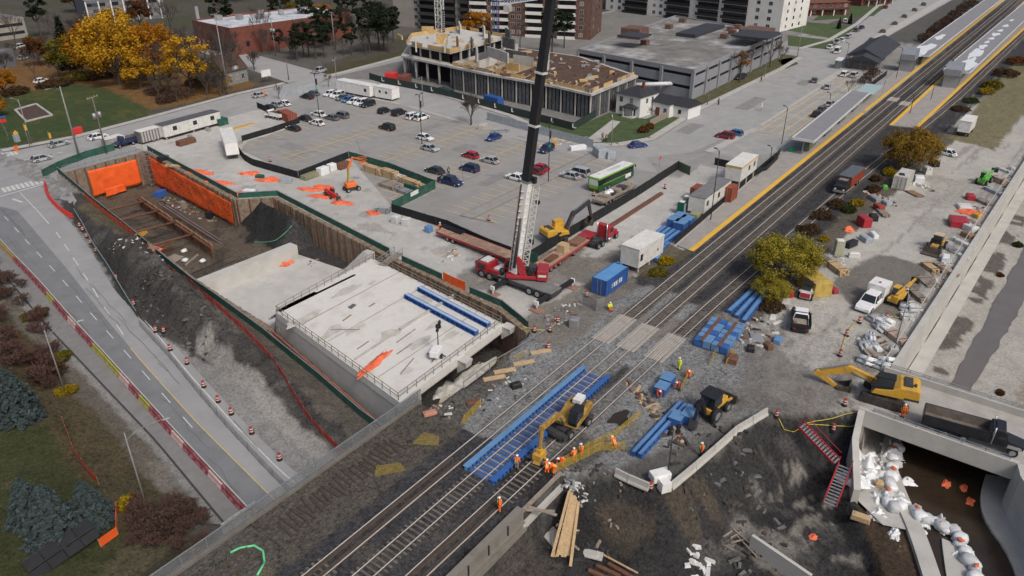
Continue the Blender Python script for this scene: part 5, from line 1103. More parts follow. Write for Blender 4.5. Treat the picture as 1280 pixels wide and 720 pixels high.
for i,(x,y)in enumerate(((430,44),(452,40),(350,40),(384,46),(420,58),(404,62),(486,66),(470,46))):put('pinA',pinA,G(x,y),i*1.9,rnd.uniform(1.1,1.4),'dark pine set back behind the verge row, %s counted'%('by the brick annex','behind the orange tree','left of the brick annex','beside the olive tree','behind the verge row middle','near the black car','nearest the building site','below the beige block')[i]if False else 'dark pine set back from the verge, '+('farthest back by the beige block','behind the tall pines','left by the brick annex','beside the olive tree','behind the middle of the row','next to the black car','nearest the building site','back right of the tall pines')[i])
g1='autumn trees behind the lawn'
for i,(k,mkr,x,y,s,lm,lab)in enumerate((('mapA',mapA,150,106,(1.6,1.6),'yellow','tallest golden yellow maple in the middle of the autumn clump'),('mapA',mapA,194,100,(1.35,1.35),'orange','orange brown maple leaning right of the tallest golden maple'),('mapB',mapB,176,111,(1.1,1.0),'yellow','low golden maple in front of the tallest maple at the lawn edge'),('mapA',mapA,118,97,(1.25,1.25),'orange','amber maple left of the tallest golden maple'),('mapB',mapB,90,98,(1.4,1.3),'olive','olive green tree at the left of the golden clump'),('mapB',mapB,156,84,(1.9,1.9),'yellow','yellow maple rising behind the golden clump'),('thinA',thinA,240,117,(1.8,1.75),'yellow','thin yellow tree on the right with bare branches showing'),('thinA',thinA,212,112,(.9,.8),'yellow','small thin yellow tree between the clump and bare shrubs'),('mapB',mapB,132,82,(1.4,1.5),'yellow','yellow maple standing back between the amber and tallest maples'),('mapB',mapB,206,84,(1.3,1.4),'orange','orange maple standing back at the right of the clump'),('thinA',thinA,262,112,(1.1,1.0),'olive','thin olive tree between the yellow tree and the cottage'),('mapB',mapB,50,82,(1.1,1.0),'rust','rust brown tree on the left beside the dark spruce'),('mapB',mapB,6,118,(.9,.75),'orange','orange tree at the left picture edge above the planting bed'),('mapB',mapB,-4,146,(.7,.6),'orange','small orange tree at the left edge beside the traffic lights'),('mapA',mapA,405,34,(.9,.75),'orange','orange tree behind the row of pines at the top'),('mapA',mapA,372,28,(1.0,.7),'olive','olive tree beyond the brick annex roof'),('mapB',mapB,596,47,(1.5,1.05),'orange','round orange tree behind the half built walls'),('thinA',thinA,920,97,(1.0,.9),'orange','orange leafed tree in front of the garage wall on the street'),('thinA',thinA,285,112,(.5,.45),'yellow','little yellow tree beside the grey cottage'))):put(k,mkr,G(x,y),i*1.3,s,lab,LM[lm],g1 if i<9 else None)
for i,(k,mkr,x,y,s,lab)in enumerate((('barA',barA,46,104,.95,'tall bare tree standing at the left edge of the lawn'),('barB',barB,72,102,.8,'slim bare tree under the dark spruce at the lawn'),('barB',barB,200,125,1.05,'grey bare tree on the leaf covered bank right of the lawn'),('barA',barA,222,128,.7,'spreading bare tree by the kerb past the lawn'),('barB',barB,262,100,.95,'bare tree between the thin yellow tree and the cottage'),('barC',barC,318,88,.8,'wide dark bare tree beside the cottage garden'),('barB',barB,230,60,1.1,'bare tree against the brick hall wall'),('barB',barB,368,74,.7,'young bare tree left of the pine row'),('barB',barB,430,70,.9,'young bare tree between two pines on the verge'),('barB',barB,455,66,.9,'bare tree at the right end of the pine row'),('barC',barC,589,156,.9,'big bare tree with thick trunk at the parking lot corner'),('barB',barB,349,124,.55,'small bare tree by the grey panel fence'),('barB',barB,411,109,.55,'small bare tree with yellow scraps behind the parked cars'),('barA',barA,924,104,1.0,'bare street tree in front of the garage, nearest the house'),('barA',barA,962,84,.9,'bare street tree by the garage beside the lamp'),('barB',barB,975,81,.9,'bare tree at the far corner of the garage'),('barB',barB,1078,100,.7,'bare shrub tree beside the station forecourt'),('barB',barB,1060,118,.6,'bare shrub tree by the far end of the short canopy'),('barA',barA,650,60,.9,'bare tree beside the brown brick apartment block'),('barB',barB,815,152,.5,'little bare tree in the white house front garden'))):put(k,mkr,G(x,y),i*1.7,s,lab)
for i,(x,y,s,lab)in enumerate(((372,76,.85,'dark pine first from the left in the row by the side street'),(380,71,1.0,'dark pine second from the left in the row by the side street'),(395,74,1.05,'dark pine third from the left in the verge row'),(406,72,.95,'dark pine fourth from the left in the verge row'),(440,69,.95,'dark pine in the middle of the verge row'),(462,66,1.25,'tall dark pine near the right end of the verge row'),(474,62,1.3,'tallest dark pine of the verge row beside the building site'),(350,66,.7,'small dark pine beside the white van'),(690,68,1.35,'dark spreading pine behind the tower crane'),(705,60,1.1,'dark pine beside the garage behind the crane'),(492,52,1.1,'dark pine at the corner of the beige apartment block'))):put('pinA',pinA,G(x,y),i*2.1,s,lab,None,'pines along the verge' if i<7 else None)
put('spr',spr,G(88,86),0,1.25,'tall dark spruce behind the left end of the lawn');put('spr',spr,G(612,50),1,.6,'small dark spruce before the orange tree at the site');put('spr',spr,G(1048,36),1,.35,'little dark spruce on the lawn at the top right');put('spr',spr,G(1062,30),2,.35,'little dark spruce beside the parked cars at the top right')
for i in range(46):
 u,v=rnd.uniform(130,700),rnd.uniform(255,420);put(*(('mapB',mapB),('pinA',pinA),('barA',barA))[i%3],(u,v,0),i,rnd.uniform(1,1.5),('distant autumn tree beyond the brick hall','distant dark pine beyond the apartment blocks','distant bare tree beyond the apartment blocks')[i%3],(LM['rust'],None,None)[i%3],('far autumn trees','far pines','far bare trees')[i%3])
wl=tree('willow_tree','rounded yellow green willow beside the tracks above the timber piles','tree',7.4,5.2,LM['willow'],71,20000,.095,.1,4,.2,1.5,.75,.75,droop=.35,nl=9);wl.location=G(978,352)
w2=dup(wl,G(1133,212),1.2,'ochre willow standing over the white container beside the tracks',(1.12,1.12,1.15));recolor(w2,'crown',LM['willowo'])
w3=dup(wl,G(962,372),2.2,'low willow shoot in front of the rounded willow',(.55,.55,.4));recolor(w3,'crown',LM['willow'])
scr=lambda:bare('leafless_scrub','',2.2,1.9,91,3,BARKR,.06,None,.05,4,.8)
for i in range(44):
 x,y=rnd.uniform(-12,74),rnd.uniform(325,500);
 if x>8+(y-318)*.5:continue
 put('scr',scr,W(x,y),i*1.1,rnd.uniform(.7,1.3),'leafless scrub on the brown verge left of the road',None,'leafless scrub on the verge')
for i in range(26):put('scr',scr,W(rnd.uniform(165,255),rnd.uniform(632,690)),i*1.3,rnd.uniform(.5,.85),'leafless stems in the red brown thicket by the bridge',None,'stems of the thicket by the bridge')
def zW(x,y):p=W(x,y);return p
s1=conifer('blue_spruce','big blue green spruce on the left lawn near the fence',6.4,2.9,LM['spruce'],81,21000,.1,.02,24,asp=2.2);s1.location=zW(72,672);
dup(s1,zW(116,652),1.5,'blue green spruce nearest the orange snow fence',.8);dup(s1,zW(42,650),2.5,'blue green spruce standing behind the other two on the lawn',.82);dup(s1,zW(22,522),.5,'large dark blue spruce at the left picture edge',(1.05,1.05,1.1));dup(s1,zW(4,498),3,'dark blue spruce half outside the left edge',.85)
bush('red brown thicket of shrubs in front of the bridge on the left',zW(205,655),3.6,2.6,1.5,LM['redb'],5,4200,.1,twiggy=420);bush('yellowing shrub at the left end of the red brown thicket',zW(162,632),1.1,1.0,1.2,LM['ybush'],6,900,.1)
for i,(x,y,rx,h,lm,lab)in enumerate(((62,470,2.2,1.2,'brown','low brown shrub beside the verge pole'),(75,450,1.6,1.1,'olive','olive shrub at the edge of the old pavement'),(45,395,1.8,.9,'olive','olive grass tuft beside the road barrier'),(82,490,1.3,.7,'ybush','yellow tuft on the bank of the old pavement'))):bush(lab,zW(x,y),rx,rx*.8,h,LM[lm],100+i,1500,.11,twiggy=420 if lm=='redb' else 60)
for i,(x,y,rx,h,lm,lab)in enumerate(((1010,290,2.2,1.3,'brown','dark brown shrub between the track and the site toilet'),(1028,272,2.4,1.2,'brown','dark brown shrub beside the orange netting bundle'),(1045,258,2.0,1.3,'brown','brown shrub by the red crates'),(1072,256,1.5,1.1,'ybush','yellow shrub beside the track near the red crates'),(1060,264,1.5,1.0,'green','green shrub among the track side scrub'),(1030,300,1.0,.6,'ybush','small yellow tuft at the foot of the rounded willow'),(1092,238,1.7,1.1,'brown','brown shrub behind the debris heap'),(1112,218,1.6,1.5,'ybush','yellow shrub left of the white container'),(1095,225,1.4,1,'brown','brown shrub beside the yellow shrub at the track'),(965,385,2.0,1.1,'brown','brown shrub below the willow beside blue beams'),(832,328,1.4,.9,'ybush','yellow green shrub by the blue steel near the platform end'),(822,342,1.6,.5,'olive','low olive weeds between the blue container and the track'),(1240,110,3.4,2.4,'olive','olive shrub beside the far track on the right'),(1232,118,2.4,2.2,'ybush','yellow shrub by the pale sacks near the far track'),(1255,95,4,2.2,'brown','brown shrubs beside the far track at the right edge'),(1272,80,4,2.6,'rust','rust coloured shrubs at the right edge below the island platform'),(1200,138,2.6,1.2,'brown','dark scrub below the far track beside the white truck'),(1215,128,2.4,1.2,'green','green scrub below the far track'),(1250,492,.5,.5,'rust','tuft of reddish weeds in the creek bed'),(1272,308,.9,.8,'green','green weed clump standing in the creek channel'),(1250,345,.6,.5,'rust','small red weed tuft in the creek channel'),(248,688,.6,.5,'ybush','small yellow weed beside the mesh fence'),(322,662,.7,.7,'green','dark green weed beside the railway bridge fence'),(804,165,1.6,1.5,'rust','rust coloured shrub in front of the white house'),(812,160,1.2,1.2,'rust','small red brown shrub by the wooden fence'))):bush(lab,zW(x,y),rx,rx*.85,h,LM[lm],200+i,900,.12 if rx<3 else.2,twiggy=40)
for i,(x,y)in enumerate(((1158,52),(1166,44),(1176,36),(1184,30),(1193,22),(1202,14),(1212,8))):bush('bare brown hedge clump along the station canopy, %s from the station'%ORD[i],G(x,y),5,3.2,3.6,LM['redb'],300+i,700,.2,cat='hedge',name='hedge',twiggy=150,group='hedge along the canopy')
for i,(x,y)in enumerate(((1092,93),(1086,98),(1080,104))):bush('bare red brown shrub in the station forecourt, %s from the tower'%ORD[i],G(x,y),2.6,2,2.2,LM['redb'],320+i,300,.14,twiggy=110)
for i,(x,y,rx)in enumerate(((225,122,4),(208,128,3),(245,108,3.4),(196,118,3.2))):bush('leafless brown brush on the bank right of the lawn, %s from the kerb pole'%ORD[i],G(x,y),rx,rx,2.6,LM['redb'],330+i,700,.16,twiggy=160)
for i,(x,y,rx)in enumerate(((70,108,5),(100,100,5),(125,98,4),(20,118,4))):bush('dark hedge along the top of the lawn, %s from the spruce'%ORD[i],G(x,y),rx,3,2.2,LM['brown' if i!=1 else 'olive'],340+i,1200,.22,cat='hedge',name='hedge',twiggy=60)
PAINTS=dict(black=paint('car black',(.015,.016,.02),.1),white=paint('car white',(.7,.71,.72),.12),silver=paint('car silver',(.36,.38,.4),.12),grey=paint('car grey',(.12,.13,.145),.12),red=paint('car red',(.38,.012,.03),.1),blue=paint('car blue',(.02,.05,.22),.1),navy=paint('car navy',(.016,.028,.09),.1),lblue=paint('car mid blue',(.04,.14,.34),.1),green=paint('car dark green',(.025,.035,.035),.1),maroon=paint('car maroon',(.2,.012,.02),.1),dwhite=paint('dirty white',(.55,.55,.53),.5))
_w={}
def wheel(parent,x,y,r,w=.24,name='wheel'):
 if(r,w)not in _w:
  mb=MB().cyl((0,-w/2,0),(0,w/2,0),r,None,14,0);mb.cyl((0,-w/2-.012,0),(0,w/2+.012,0),r*.58,None,12,1);_w[(r,w)]=mb.mesh(name,[BLACK,STEEL])
 o=bpy.data.objects.new(name,_w[(r,w)]);COL.objects.link(o);o.parent=parent;o.location=(x,y,r);return o
CARS={}
CK=dict(sedan=(4.6,1.8,.78,1.44,(1.15,.35,-1.15,-1.85)),hatch=(4.1,1.75,.82,1.5,(1.15,.4,-1.5,-2.0)),suv=(4.6,1.88,.95,1.7,(1.1,.5,-1.9,-2.25)),minivan=(5.0,1.95,.95,1.78,(1.5,.7,-2.1,-2.45)),pickup=(5.6,1.95,1.0,1.8,(1.35,.75,-.9,-1.1)),van=(5.4,2.0,1.05,2.2,(2.1,1.4,-2.6,-2.68)),coupe=(4.3,1.76,.75,1.36,(.95,.15,-1.2,-2.0)))
def car_proto(kind):
 L,Wd,bz,rz_,(wx0,rx0,rx1,bx1)=CK[kind];e=thing('parked_car','',kind,(0,0,0));hw=Wd/2;r=.33 if kind in('sedan','hatch','coupe')else.38
 mb=MB();h=L/2;fx,bx_=h-.85,-h+.9
 prof=[(-h,.42),(-h+.05,.26),(bx_-r-.06,.24),(bx_-.26,r+.3),(bx_+.26,r+.3),(bx_+r+.06,.22),(fx-r-.06,.22),(fx-.26,r+.3),(fx+.26,r+.3),(fx+r+.06,.24),(h-.05,.26),(h,.45),(h-.08,.66),(h-.35,bz-.1),(wx0,bz),(bx1 if kind!='pickup' else bx1,bz),(-h+.12,bz-.03)]
 n=len(prof);vs=[]
 for y,sc in((-hw,1),(hw,1)):
  for x,z in prof:
   k=1-.12*max(0,(abs(x)-h*.72)/(h*.28))-(.05 if z>bz-.05 else 0);vs.append((x,y*k,z))
 fs=[(n+i,n+(i+1)%n,(i+1)%n,i)for i in range(n)]
 mb.add(vs,fs,0)
 bm=bmesh.new();
 mb.f.append(tuple(range(n)));mb.m.append(0);mb.sm.append(False);mb.f.append(tuple(range(2*n-1,n-1,-1)));mb.m.append(0);mb.sm.append(False)
 bm.free();b=mb.build('body',PAINTS['white'],e);bv=b.modifiers.new('bevel','BEVEL');bv.width=.05;bv.segments=2;bv.limit_method='ANGLE';bv.angle_limit=R(50)
 MB().bx(-h+.3,h-.3,-hw+.12,hw-.12,.3,bz-.25).build('chassis',BLACKM,e)
 a,c=hw-.1,hw-.26
 g_=MB().add([(wx0,-a,bz-.02),(wx0,a,bz-.02),(bx1,a,bz-.02),(bx1,-a,bz-.02),(rx0,-c,rz_-.05),(rx0,c,rz_-.05),(rx1,c,rz_-.05),(rx1,-c,rz_-.05)],[(4,5,6,7),(1,0,4,5),(2,1,5,6),(3,2,6,7),(0,3,7,4)]).build('windows',GLASS,e)
 rf=MB().box(((rx0+rx1)/2,0,rz_-.02),(rx0-rx1+.12,2*c+.06,.08),0,0,.9)
 for s in(-1,1):
  for(x0,x1)in((wx0,rx0),(bx1,rx1),((rx0+rx1)/2,(rx0+rx1)/2)):rf.bar((x0,s*(a+.005),bz),(x1,s*(c+.015),rz_-.03),.09 if x0==x1 else.08,.05)
 rf.build('roof',PAINTS['white'],e)
 for x in(fx,bx_):
  for s in(-1,1):wheel(e,x,s*(hw-.1),r)
 for s in(-1,1):
  MB().box((h-.13,s*(hw-.33),.66),(.22,.36,.14)).build('headlight',LAMPW,e);MB().box((-h+.06,s*(hw-.3),.72),(.14,.32,.18)).build('tail_light',LAMPR,e);MB().box((wx0-.25,s*(hw+.02),bz+.1),(.14,.16,.12)).build('wing_mirror',BLACKM,e)
 if kind=='pickup':
  MB().bx(-h+.2,bx1-.05,-hw+.2,hw-.2,bz-.02,bz+.03).build('cargo_bed',BLACKM,e)
  MB().bx(-h+.1,bx1,-hw+.1,-hw+.2,bz-.05,bz+.12).bx(-h+.1,bx1,hw-.2,hw-.1,bz-.05,bz+.12).bx(-h+.05,-h+.15,-hw+.1,hw-.1,bz-.05,bz+.12).build('bed_sides',PAINTS['white'],e)
 return e
def car(kind,color,loc,rz,label,group=None,name=None,cat=None):
 if kind not in CARS:CARS[kind]=car_proto(kind);e=CARS[kind]
 else:e=copy_tree(CARS[kind])
 e.location=loc;e.rotation_euler=(0,0,rz+rnd.uniform(-.04,.04));e['label']=label;e['category']=cat or{'sedan':'car','hatch':'car','coupe':'car','suv':'car','minivan':'minivan','pickup':'pickup truck','van':'van'}[kind];e.name=name or('parked_car' if kind not in('pickup','van')else kind.replace('pickup','pickup_truck'))
 for p in('body','roof','bed_sides'):recolor(e,p,PAINTS[color])
 if group:e['group']=group
 return e
U0,V0=0.0,PI/2
gl='cars in the construction side parking lot'
for(k,c,x,y,a,lab)in(('sedan','black',384,123,V0,'black sedan by the grey panel fence, nearer the street'),('sedan','grey',391.5,119,V0,'dark sedan tucked behind the black sedan at the panel fence'),('hatch','white',412.5,119.5,PI,'white hatchback at the left end of the row under the long white trailer'),('suv','white',422,121.5,PI,'white car second from the left in the row under the long trailer'),('sedan','grey',428.5,124.5,PI,'grey sedan between the white car and blue car in the trailer row'),('hatch','lblue',435.5,127,PI,'bright blue hatchback in the row under the long white trailer'),('sedan','white',443,129,PI,'white sedan right of the bright blue hatchback'),('suv','white',452,131,PI,'white suv next to the black suv at the end of the trailer row'),('suv','black',460,133,PI,'black suv at the right end of the row under the long trailer'),('hatch','black',480.5,141,0,'black hatchback alone below the short white trailer'),('suv','black',499,143.5,0,'black suv right of the lone black hatchback below the short trailer'),('suv','white',517,148,0,'white suv on the left of the pair beside the lamp post'),('suv','white',527,149.5,0,'white suv on the right of the pair beside the lamp post'),('suv','black',484,162,V0,'black suv standing alone in the middle of the lot'),('sedan','white',531,174.5,-V0,'white sedan below the two white suvs by the lamp post'),('sedan','silver',537.5,188,-V0,'silver grey sedan just below the white sedan by the lamp post'),('sedan','white',398.5,145,V0,'white sedan behind the sign post in the upper lot'),('sedan','grey',415,149.5,V0,'dark grey sedan in front of the sign post'),('suv','grey',427,147,V0,'grey suv beside the dark grey sedan at the sign post'),('sedan','white',396.5,156,V0,'white sedan parked below the sign post near the black hoarding'),('sedan','black',381,150.5,V0,'black sedan half hidden behind the black hoarding end'),('coupe','black',367,163,V0,'black coupe inside the hoarding corner of the lot'),('sedan','white',355,131.5,V0,'white sedan beside the silver sedan at the street entrance'),('sedan','silver',345.5,133,V0,'silver sedan in the middle of three at the street entrance'),('sedan','black',336,137,V0,'black sedan behind black hoarding at the street entrance'),('hatch','red',588,197,V0,'bright red hatchback in the middle of the lot'),('sedan','silver',612.5,203,V0,'silver sedan right of the bright red hatchback'),('suv','navy',587,213.5,V0,'navy suv below the bright red hatchback'),('sedan','green',543.5,216,V0,'dark sedan left of the navy suv'),('sedan','white',645,224.5,V0,'white sedan left of the crane boom'),('sedan','maroon',668,216.5,V0,'dark red sedan just right of the crane boom'),('sedan','red',674,212.5,V0,'bright red sedan beside the dark red sedan by the boom'),('sedan','blue',617,174.5,PI,'blue sedan parked alone by the bare tree trunk'),('suv','navy',683,189.5,PI,'navy car next to the lamp post right of the crane boom'),('sedan','silver',713,222.5,V0,'silver sedan in front of the silver minivan'),('minivan','silver',723,218.5,V0,'silver minivan behind the silver sedan near the bus')):
 car(k,c,G(x,y),a,lab,gl)
car('pickup','navy',G(563,230),V0-PI,'dark navy pickup truck standing in the lane of the lot')
for(k,c,x,y,a,lab)in(('sedan','silver',325,121,0,'silver sedan driving on the street past the cottage'),('sedan','white',122.5,173.5,0,'white sedan driving on the street below the utility pole'),('sedan','silver',74,182.5,0,'silver sedan waiting by the far zebra crossing'),('hatch','silver',52.5,201,0,'silver hatchback turning through the crossing beside the hoarding'),('sedan','blue',797,184,-.6,'blue car driving past the corner in front of the white house'),('suv','maroon',906,172.5,V0,'dark red suv parked by the tan kerb island'),('hatch','lblue',918,169,V0,'blue hatchback behind the dark red suv at the kerb island'),('sedan','grey',1017.5,102.5,0.2,'dark sedan at the head of the striped bays by the kerb'),('sedan','silver',1033.5,110.5,0.2,'silver sedan in the yellow striped bays'),('suv','white',1055.5,95,0,'white car left of two beside the bus shelter'),('suv','dwhite',1067.5,96,0,'off white suv right of two beside the bus shelter'),('sedan','silver',1037,132,0,'white car behind the short platform canopy'),('sedan','grey',1026.5,139,0,'grey sedan behind the short platform canopy'),('sedan','black',1020,145,0,'black car hidden by the near end of the short canopy'),('van','white',1046.5,66,0.1,'white delivery van on the station street by the lawn corner'),('sedan','white',1037.5,60.5,0,'white car at the kerb behind the delivery van'),('pickup','silver',1046,54.5,0,'silver pickup at the kerb between white cars'),('sedan','white',1052.5,51.5,0,'white sedan at the kerb ahead of the silver pickup'),('suv','silver',1060,47.5,0,'silver grey suv at the kerb ahead of the white sedan'),('suv','grey',1070.5,39.5,0,'grey suv in the pair at the kerb along the lawn'),('sedan','navy',1076.5,36,0,'navy sedan at the front of the kerb row'),('sedan','maroon',1106.5,10.5,0,'dark red car far up the station street'),('sedan','black',1258-0,160,1.2,''),('sedan','white',1182,193.5,1.3,'white car parked on the gravel behind the ochre willow'),('suv','black',995,16,1.5,'black car left of four in front of the red brick house'),('suv','white',1004,16.5,1.5,'white car in front of the red brick house'),('sedan','silver',1011,17.5,1.5,'silver car second from the right at the red brick house'),('sedan','black',1021,18.5,1.5,'black car on the right at the red brick house porch'),('sedan','silver',1007,24,.3,'silver car at the lawn edge below the red brick house'),('suv','white',1056,28,.3,'white car by the small spruces at the top right'),('van','dwhite',354,47,.8,'white van beside the utility pole near the brick annex'),('suv','black',389,55,.8,'black car behind the pine row'),('pickup','silver',400,90.5,.2,'grey pickup with yellow sign frame at the street corner'),('sedan','white',52,103,.2,'white car behind the hedge above the lawn'),('sedan','silver',30,74,.3,'pale car on the far lot at the left edge'),('suv','dwhite',26,60,.3,'white car on the far lot at the upper left'),('sedan','black',110,17,.5,'black car left of three on the far lot'),('sedan','grey',119,15,.5,'grey car in the middle on the far lot'),('suv','black',925,99,2.9,'black car parked by the bare tree at the garage'),('sedan','white',143,178,.2,'')):
 if lab:car(k,c,G(x,y),a,lab)
def bus():
 e=thing('coach_bus','green and white coach bus parked in the lot behind the flatbed','bus',G(764,230),hd((741,243),(786,222)))
 GRN=paint('bus green',(.16,.36,.03),.1);GRND=paint('bus dark green',(.018,.09,.03),.1);L,w_=12.6,2.6
 MB().bx(-L/2,L/2,-w_/2,w_/2,.35,1.55).build('lower_body',GRND,e,bevel=.08);MB().bx(-L/2+.02,L/2-.25,-w_/2+.02,w_/2-.02,1.55,2.75).build('windows',GLASS,e)
 MB().bx(-L/2,L/2-.2,-w_/2,w_/2,2.72,3.05).build('roof_band',GRN,e,bevel=.06);r_=MB().bx(-L/2+.15,L/2-.4,-w_/2+.1,w_/2-.1,3.03,3.15).build('roof',WHITE,e)
 for x in(-4.2,-1,2.6):MB().bx(x-.4,x+.4,-.4,.4,3.15,3.25).build('roof_hatch',OFFW,e)
 for i in range(5):MB().bx(2.0-1.0*i*.6,2.3-1.0*i*.6,-.5,.5,3.152,3.16).build('roof_marking',GREYP,r_)
 MB().bx(-L/2-.04,-L/2,-1.15,1.15,.8,2.2).build('rear_panel',GRN,e);MB().bx(-L/2-.06,-L/2-.02,-1.0,1.0,1.5,2.7).build('rear_window',mat('pale rear panel',(.5,.55,.5),.4),e)
 MB().bx(-L/2+1.5,L/2-3,-w_/2-.015,w_/2+.015,1.45,1.62).build('side_stripe',GRN,e);MB().bx(L/2-3.2,L/2-1.2,-w_/2-.015,w_/2+.015,.7,1.5).build('side_panel',WHITE,e)
 for x in(-3.9,-2.6,3.9):
  for s in(-1,1):wheel(e,x,s*1.15,.5,.32)
 for s in(-1,1):MB().bar((L/2,s*1.3,2.8),(L/2+.35,s*1.45,2.3),.1,.25).build('wing_mirror',BLACKM,e);MB().box((-L/2-.03,s*1.05,1.0),(.06,.2,.4)).build('tail_light',LAMPR,e)
bus()
def flatbed(label,loc,rz,L,wd,deckm,frm,axles,z=1.0,gooseneck=0,name='flatbed_trailer'):
 e=thing(name,label,'trailer',loc,rz);MB().bx(-L/2,L/2,-wd/2,wd/2,z-.06,z+.06).build('deck',deckm,e);MB().bx(-L/2,L/2,-wd/2-.05,-wd/2,z-.3,z+.1).bx(-L/2,L/2,wd/2,wd/2+.05,z-.3,z+.1).bx(-L/2,L/2,-.6,-.4,z-.5,z-.06).bx(-L/2,L/2,.4,.6,z-.5,z-.06).bx(-L/2-.08,-L/2,-wd/2,wd/2,z-.4,z+.08).build('frame',frm,e)
 if gooseneck:MB().bx(L/2-.1,L/2+2.6,-wd/2+.2,wd/2-.2,z+.1,z+.4).build('gooseneck',frm,e)
 for x in axles:
  for s in(-1,1):wheel(e,x,s*(wd/2-.25),.45,.45)
 return e
LOWD=mat('lowboy deck',(.36,.24,.17),.9,0,.35,1,dirt=.5,dcol=(.2,.12,.09),ds=.6,stripe=(1,.6,(.24,.15,.11),.2))
def load(label,name,cat,size,loc,m,rz=0,extra=None):
 o=MB().box((0,0,size[2]/2),size,0,0,.97);
 if extra:extra(o)
 return tag(o.build(name,m,None,loc,rz),label,cat)
h1=hd((560,296),(640,327));c1=(G(556,297)+G(640,326))/2;flatbed('long flatbed trailer with red frame behind the crane cab',c1,h1+PI,17,2.7,LOWD,RED,(4.5,5.8,-4.2),1.1)
o=MB();
for i in range(7):o.bar((-2.6,-.5+.16*i,.1),(2.6,-.6+.2*i,.12+.05*(i%3)),.12,.14)
o=o.build('pipe_bundle',BLACKM,None,tuple(G(566,295).xy)+(1.2,),h1);tag(o,'bundle of black pipes strapped on the red framed flatbed','pipes')
h2_=hd((665,345),(736,298));c2=(G(668,346)+G(735,300))/2;flatbed('red lowboy trailer with worn wooden deck coupled to the red tractor truck',c2,h2_,13.2,2.7,LOWD,RED,(-5.4,-4.1,-2.8,1.6),1.0,1)
d2=Vector((math.cos(h2_),math.sin(h2_),0));n2_=Vector((-d2.y,d2.x,0))
load('brown wooden crate sitting on the red lowboy trailer','wooden_crate','crate',(1.6,1.5,1.3),c2+d2*.2+n2_*.1+Vector((0,0,1.06)),WOOD,h2_)
load('red steel beam lying on the red lowboy trailer','steel_beam','beam',(5,.3,.3),c2+d2*2.2+n2_*.9+Vector((0,0,1.06)),RED,h2_);load('heap of brown timbers on the front of the red lowboy','timber_heap','timber',(3.4,1.7,.5),c2+d2*4.4+Vector((0,0,1.06)),mat('brown timbers',(.2,.11,.07),.9,0,.4,2),h2_+.05);load('dark rusty blocks on the rear of the red lowboy deck','steel_block','blocks',(2.6,1.2,.35),c2-d2*3.4+Vector((0,0,1.06)),RUST,h2_)
def tractor(label,loc,rz,pm):
 e=thing('tractor_truck',label,'truck',loc,rz);MB().bx(-4,2.6,-.5,.5,.55,.95).build('chassis',DSTEEL,e)
 MB().side([(-.7,.9),(1.2,.9),(1.2,1.7),(.85,2.9),(.3,3.15),(-.7,3.15)],-1.15,1.15).build('cab',pm,e,bevel=.07);MB().side([(1.2,.75),(2.9,.75),(2.95,1.45),(1.2,1.8)],-.8,.8).build('hood',pm,e,bevel=.08)
 MB().add([(1.23,-1.0,1.85),(1.23,1.0,1.85),(.9,.95,2.75),(.9,-.95,2.75)],[(0,1,2,3)]).build('windscreen',GLASS,e)
 for s in(-1,1):
  MB().bx(-.1,.8,s*1.16-.015,s*1.16+.015,1.9,2.65).build('side_window',GLASS,e);MB().cyl((-.85,s*.95,.8),(-.85,s*.95,3.6),.1).build('exhaust_stack',CHROME,e);MB().cyl((-.6,s*1.05,.75),(.6,s*1.05,.75),.3).build('fuel_tank',CHROME,e);MB().box((2.3,s*1.0,1.05),(1.3,.45,.15),0,0,.8).build('mudguard',pm,e);MB().box((2.9,s*.7,1.0),(.12,.3,.25)).build('headlight',LAMPW,e)
  wheel(e,2.2,s*1.0,.52,.3)
  for x in(-2.1,-3.4):wheel(e,x,s*.92,.52,.5)
 MB().bx(2.9,2.98,-.55,.55,.7,1.4).build('grille',CHROME,e);MB().box((-2.8,0,1.05),(1.2,1,.15)).build('fifth_wheel',DSTEEL,e);return e
tractor('red tractor truck with chrome stacks coupled to the lowboy',G(754,302)+d2*.3,h2_-.05,RED)
c3=(G(738,262)+G(797,232))/2;h3=hd((738,262),(797,232));flatbed('flatbed trailer with three axles parked beside the coach bus',c3,h3,12,2.5,WOODG,WOODG,(-4.8,-3.5,-2.2),1.1)
d3=Vector((math.cos(h3),math.sin(h3),0))
for i,(t,s_)in enumerate(((-2.9,.6),(-1.8,.7))):
 o=MB().ball((0,0,.5),.65,10,7,0,1,1,.8,.15).build('bulk_bag',TARPW,None,c3+d3*t+Vector((0,0,1.16)));tag(o,'white sack %s on the flatbed by the bus'%('nearest the rear axles' if i==0 else 'in the middle of the load'),'sack')
for i in range(5):load('dark scaffold parts stacked on the flatbed, %s from its tail'%ORD[i],'scaffold_bundle','scaffold',(1.6,1.8,.55),c3+d3*(-3.6+i*1.9)+Vector((0,0,1.16)),DSTEEL if i%2 else WOODG,h3+.2)
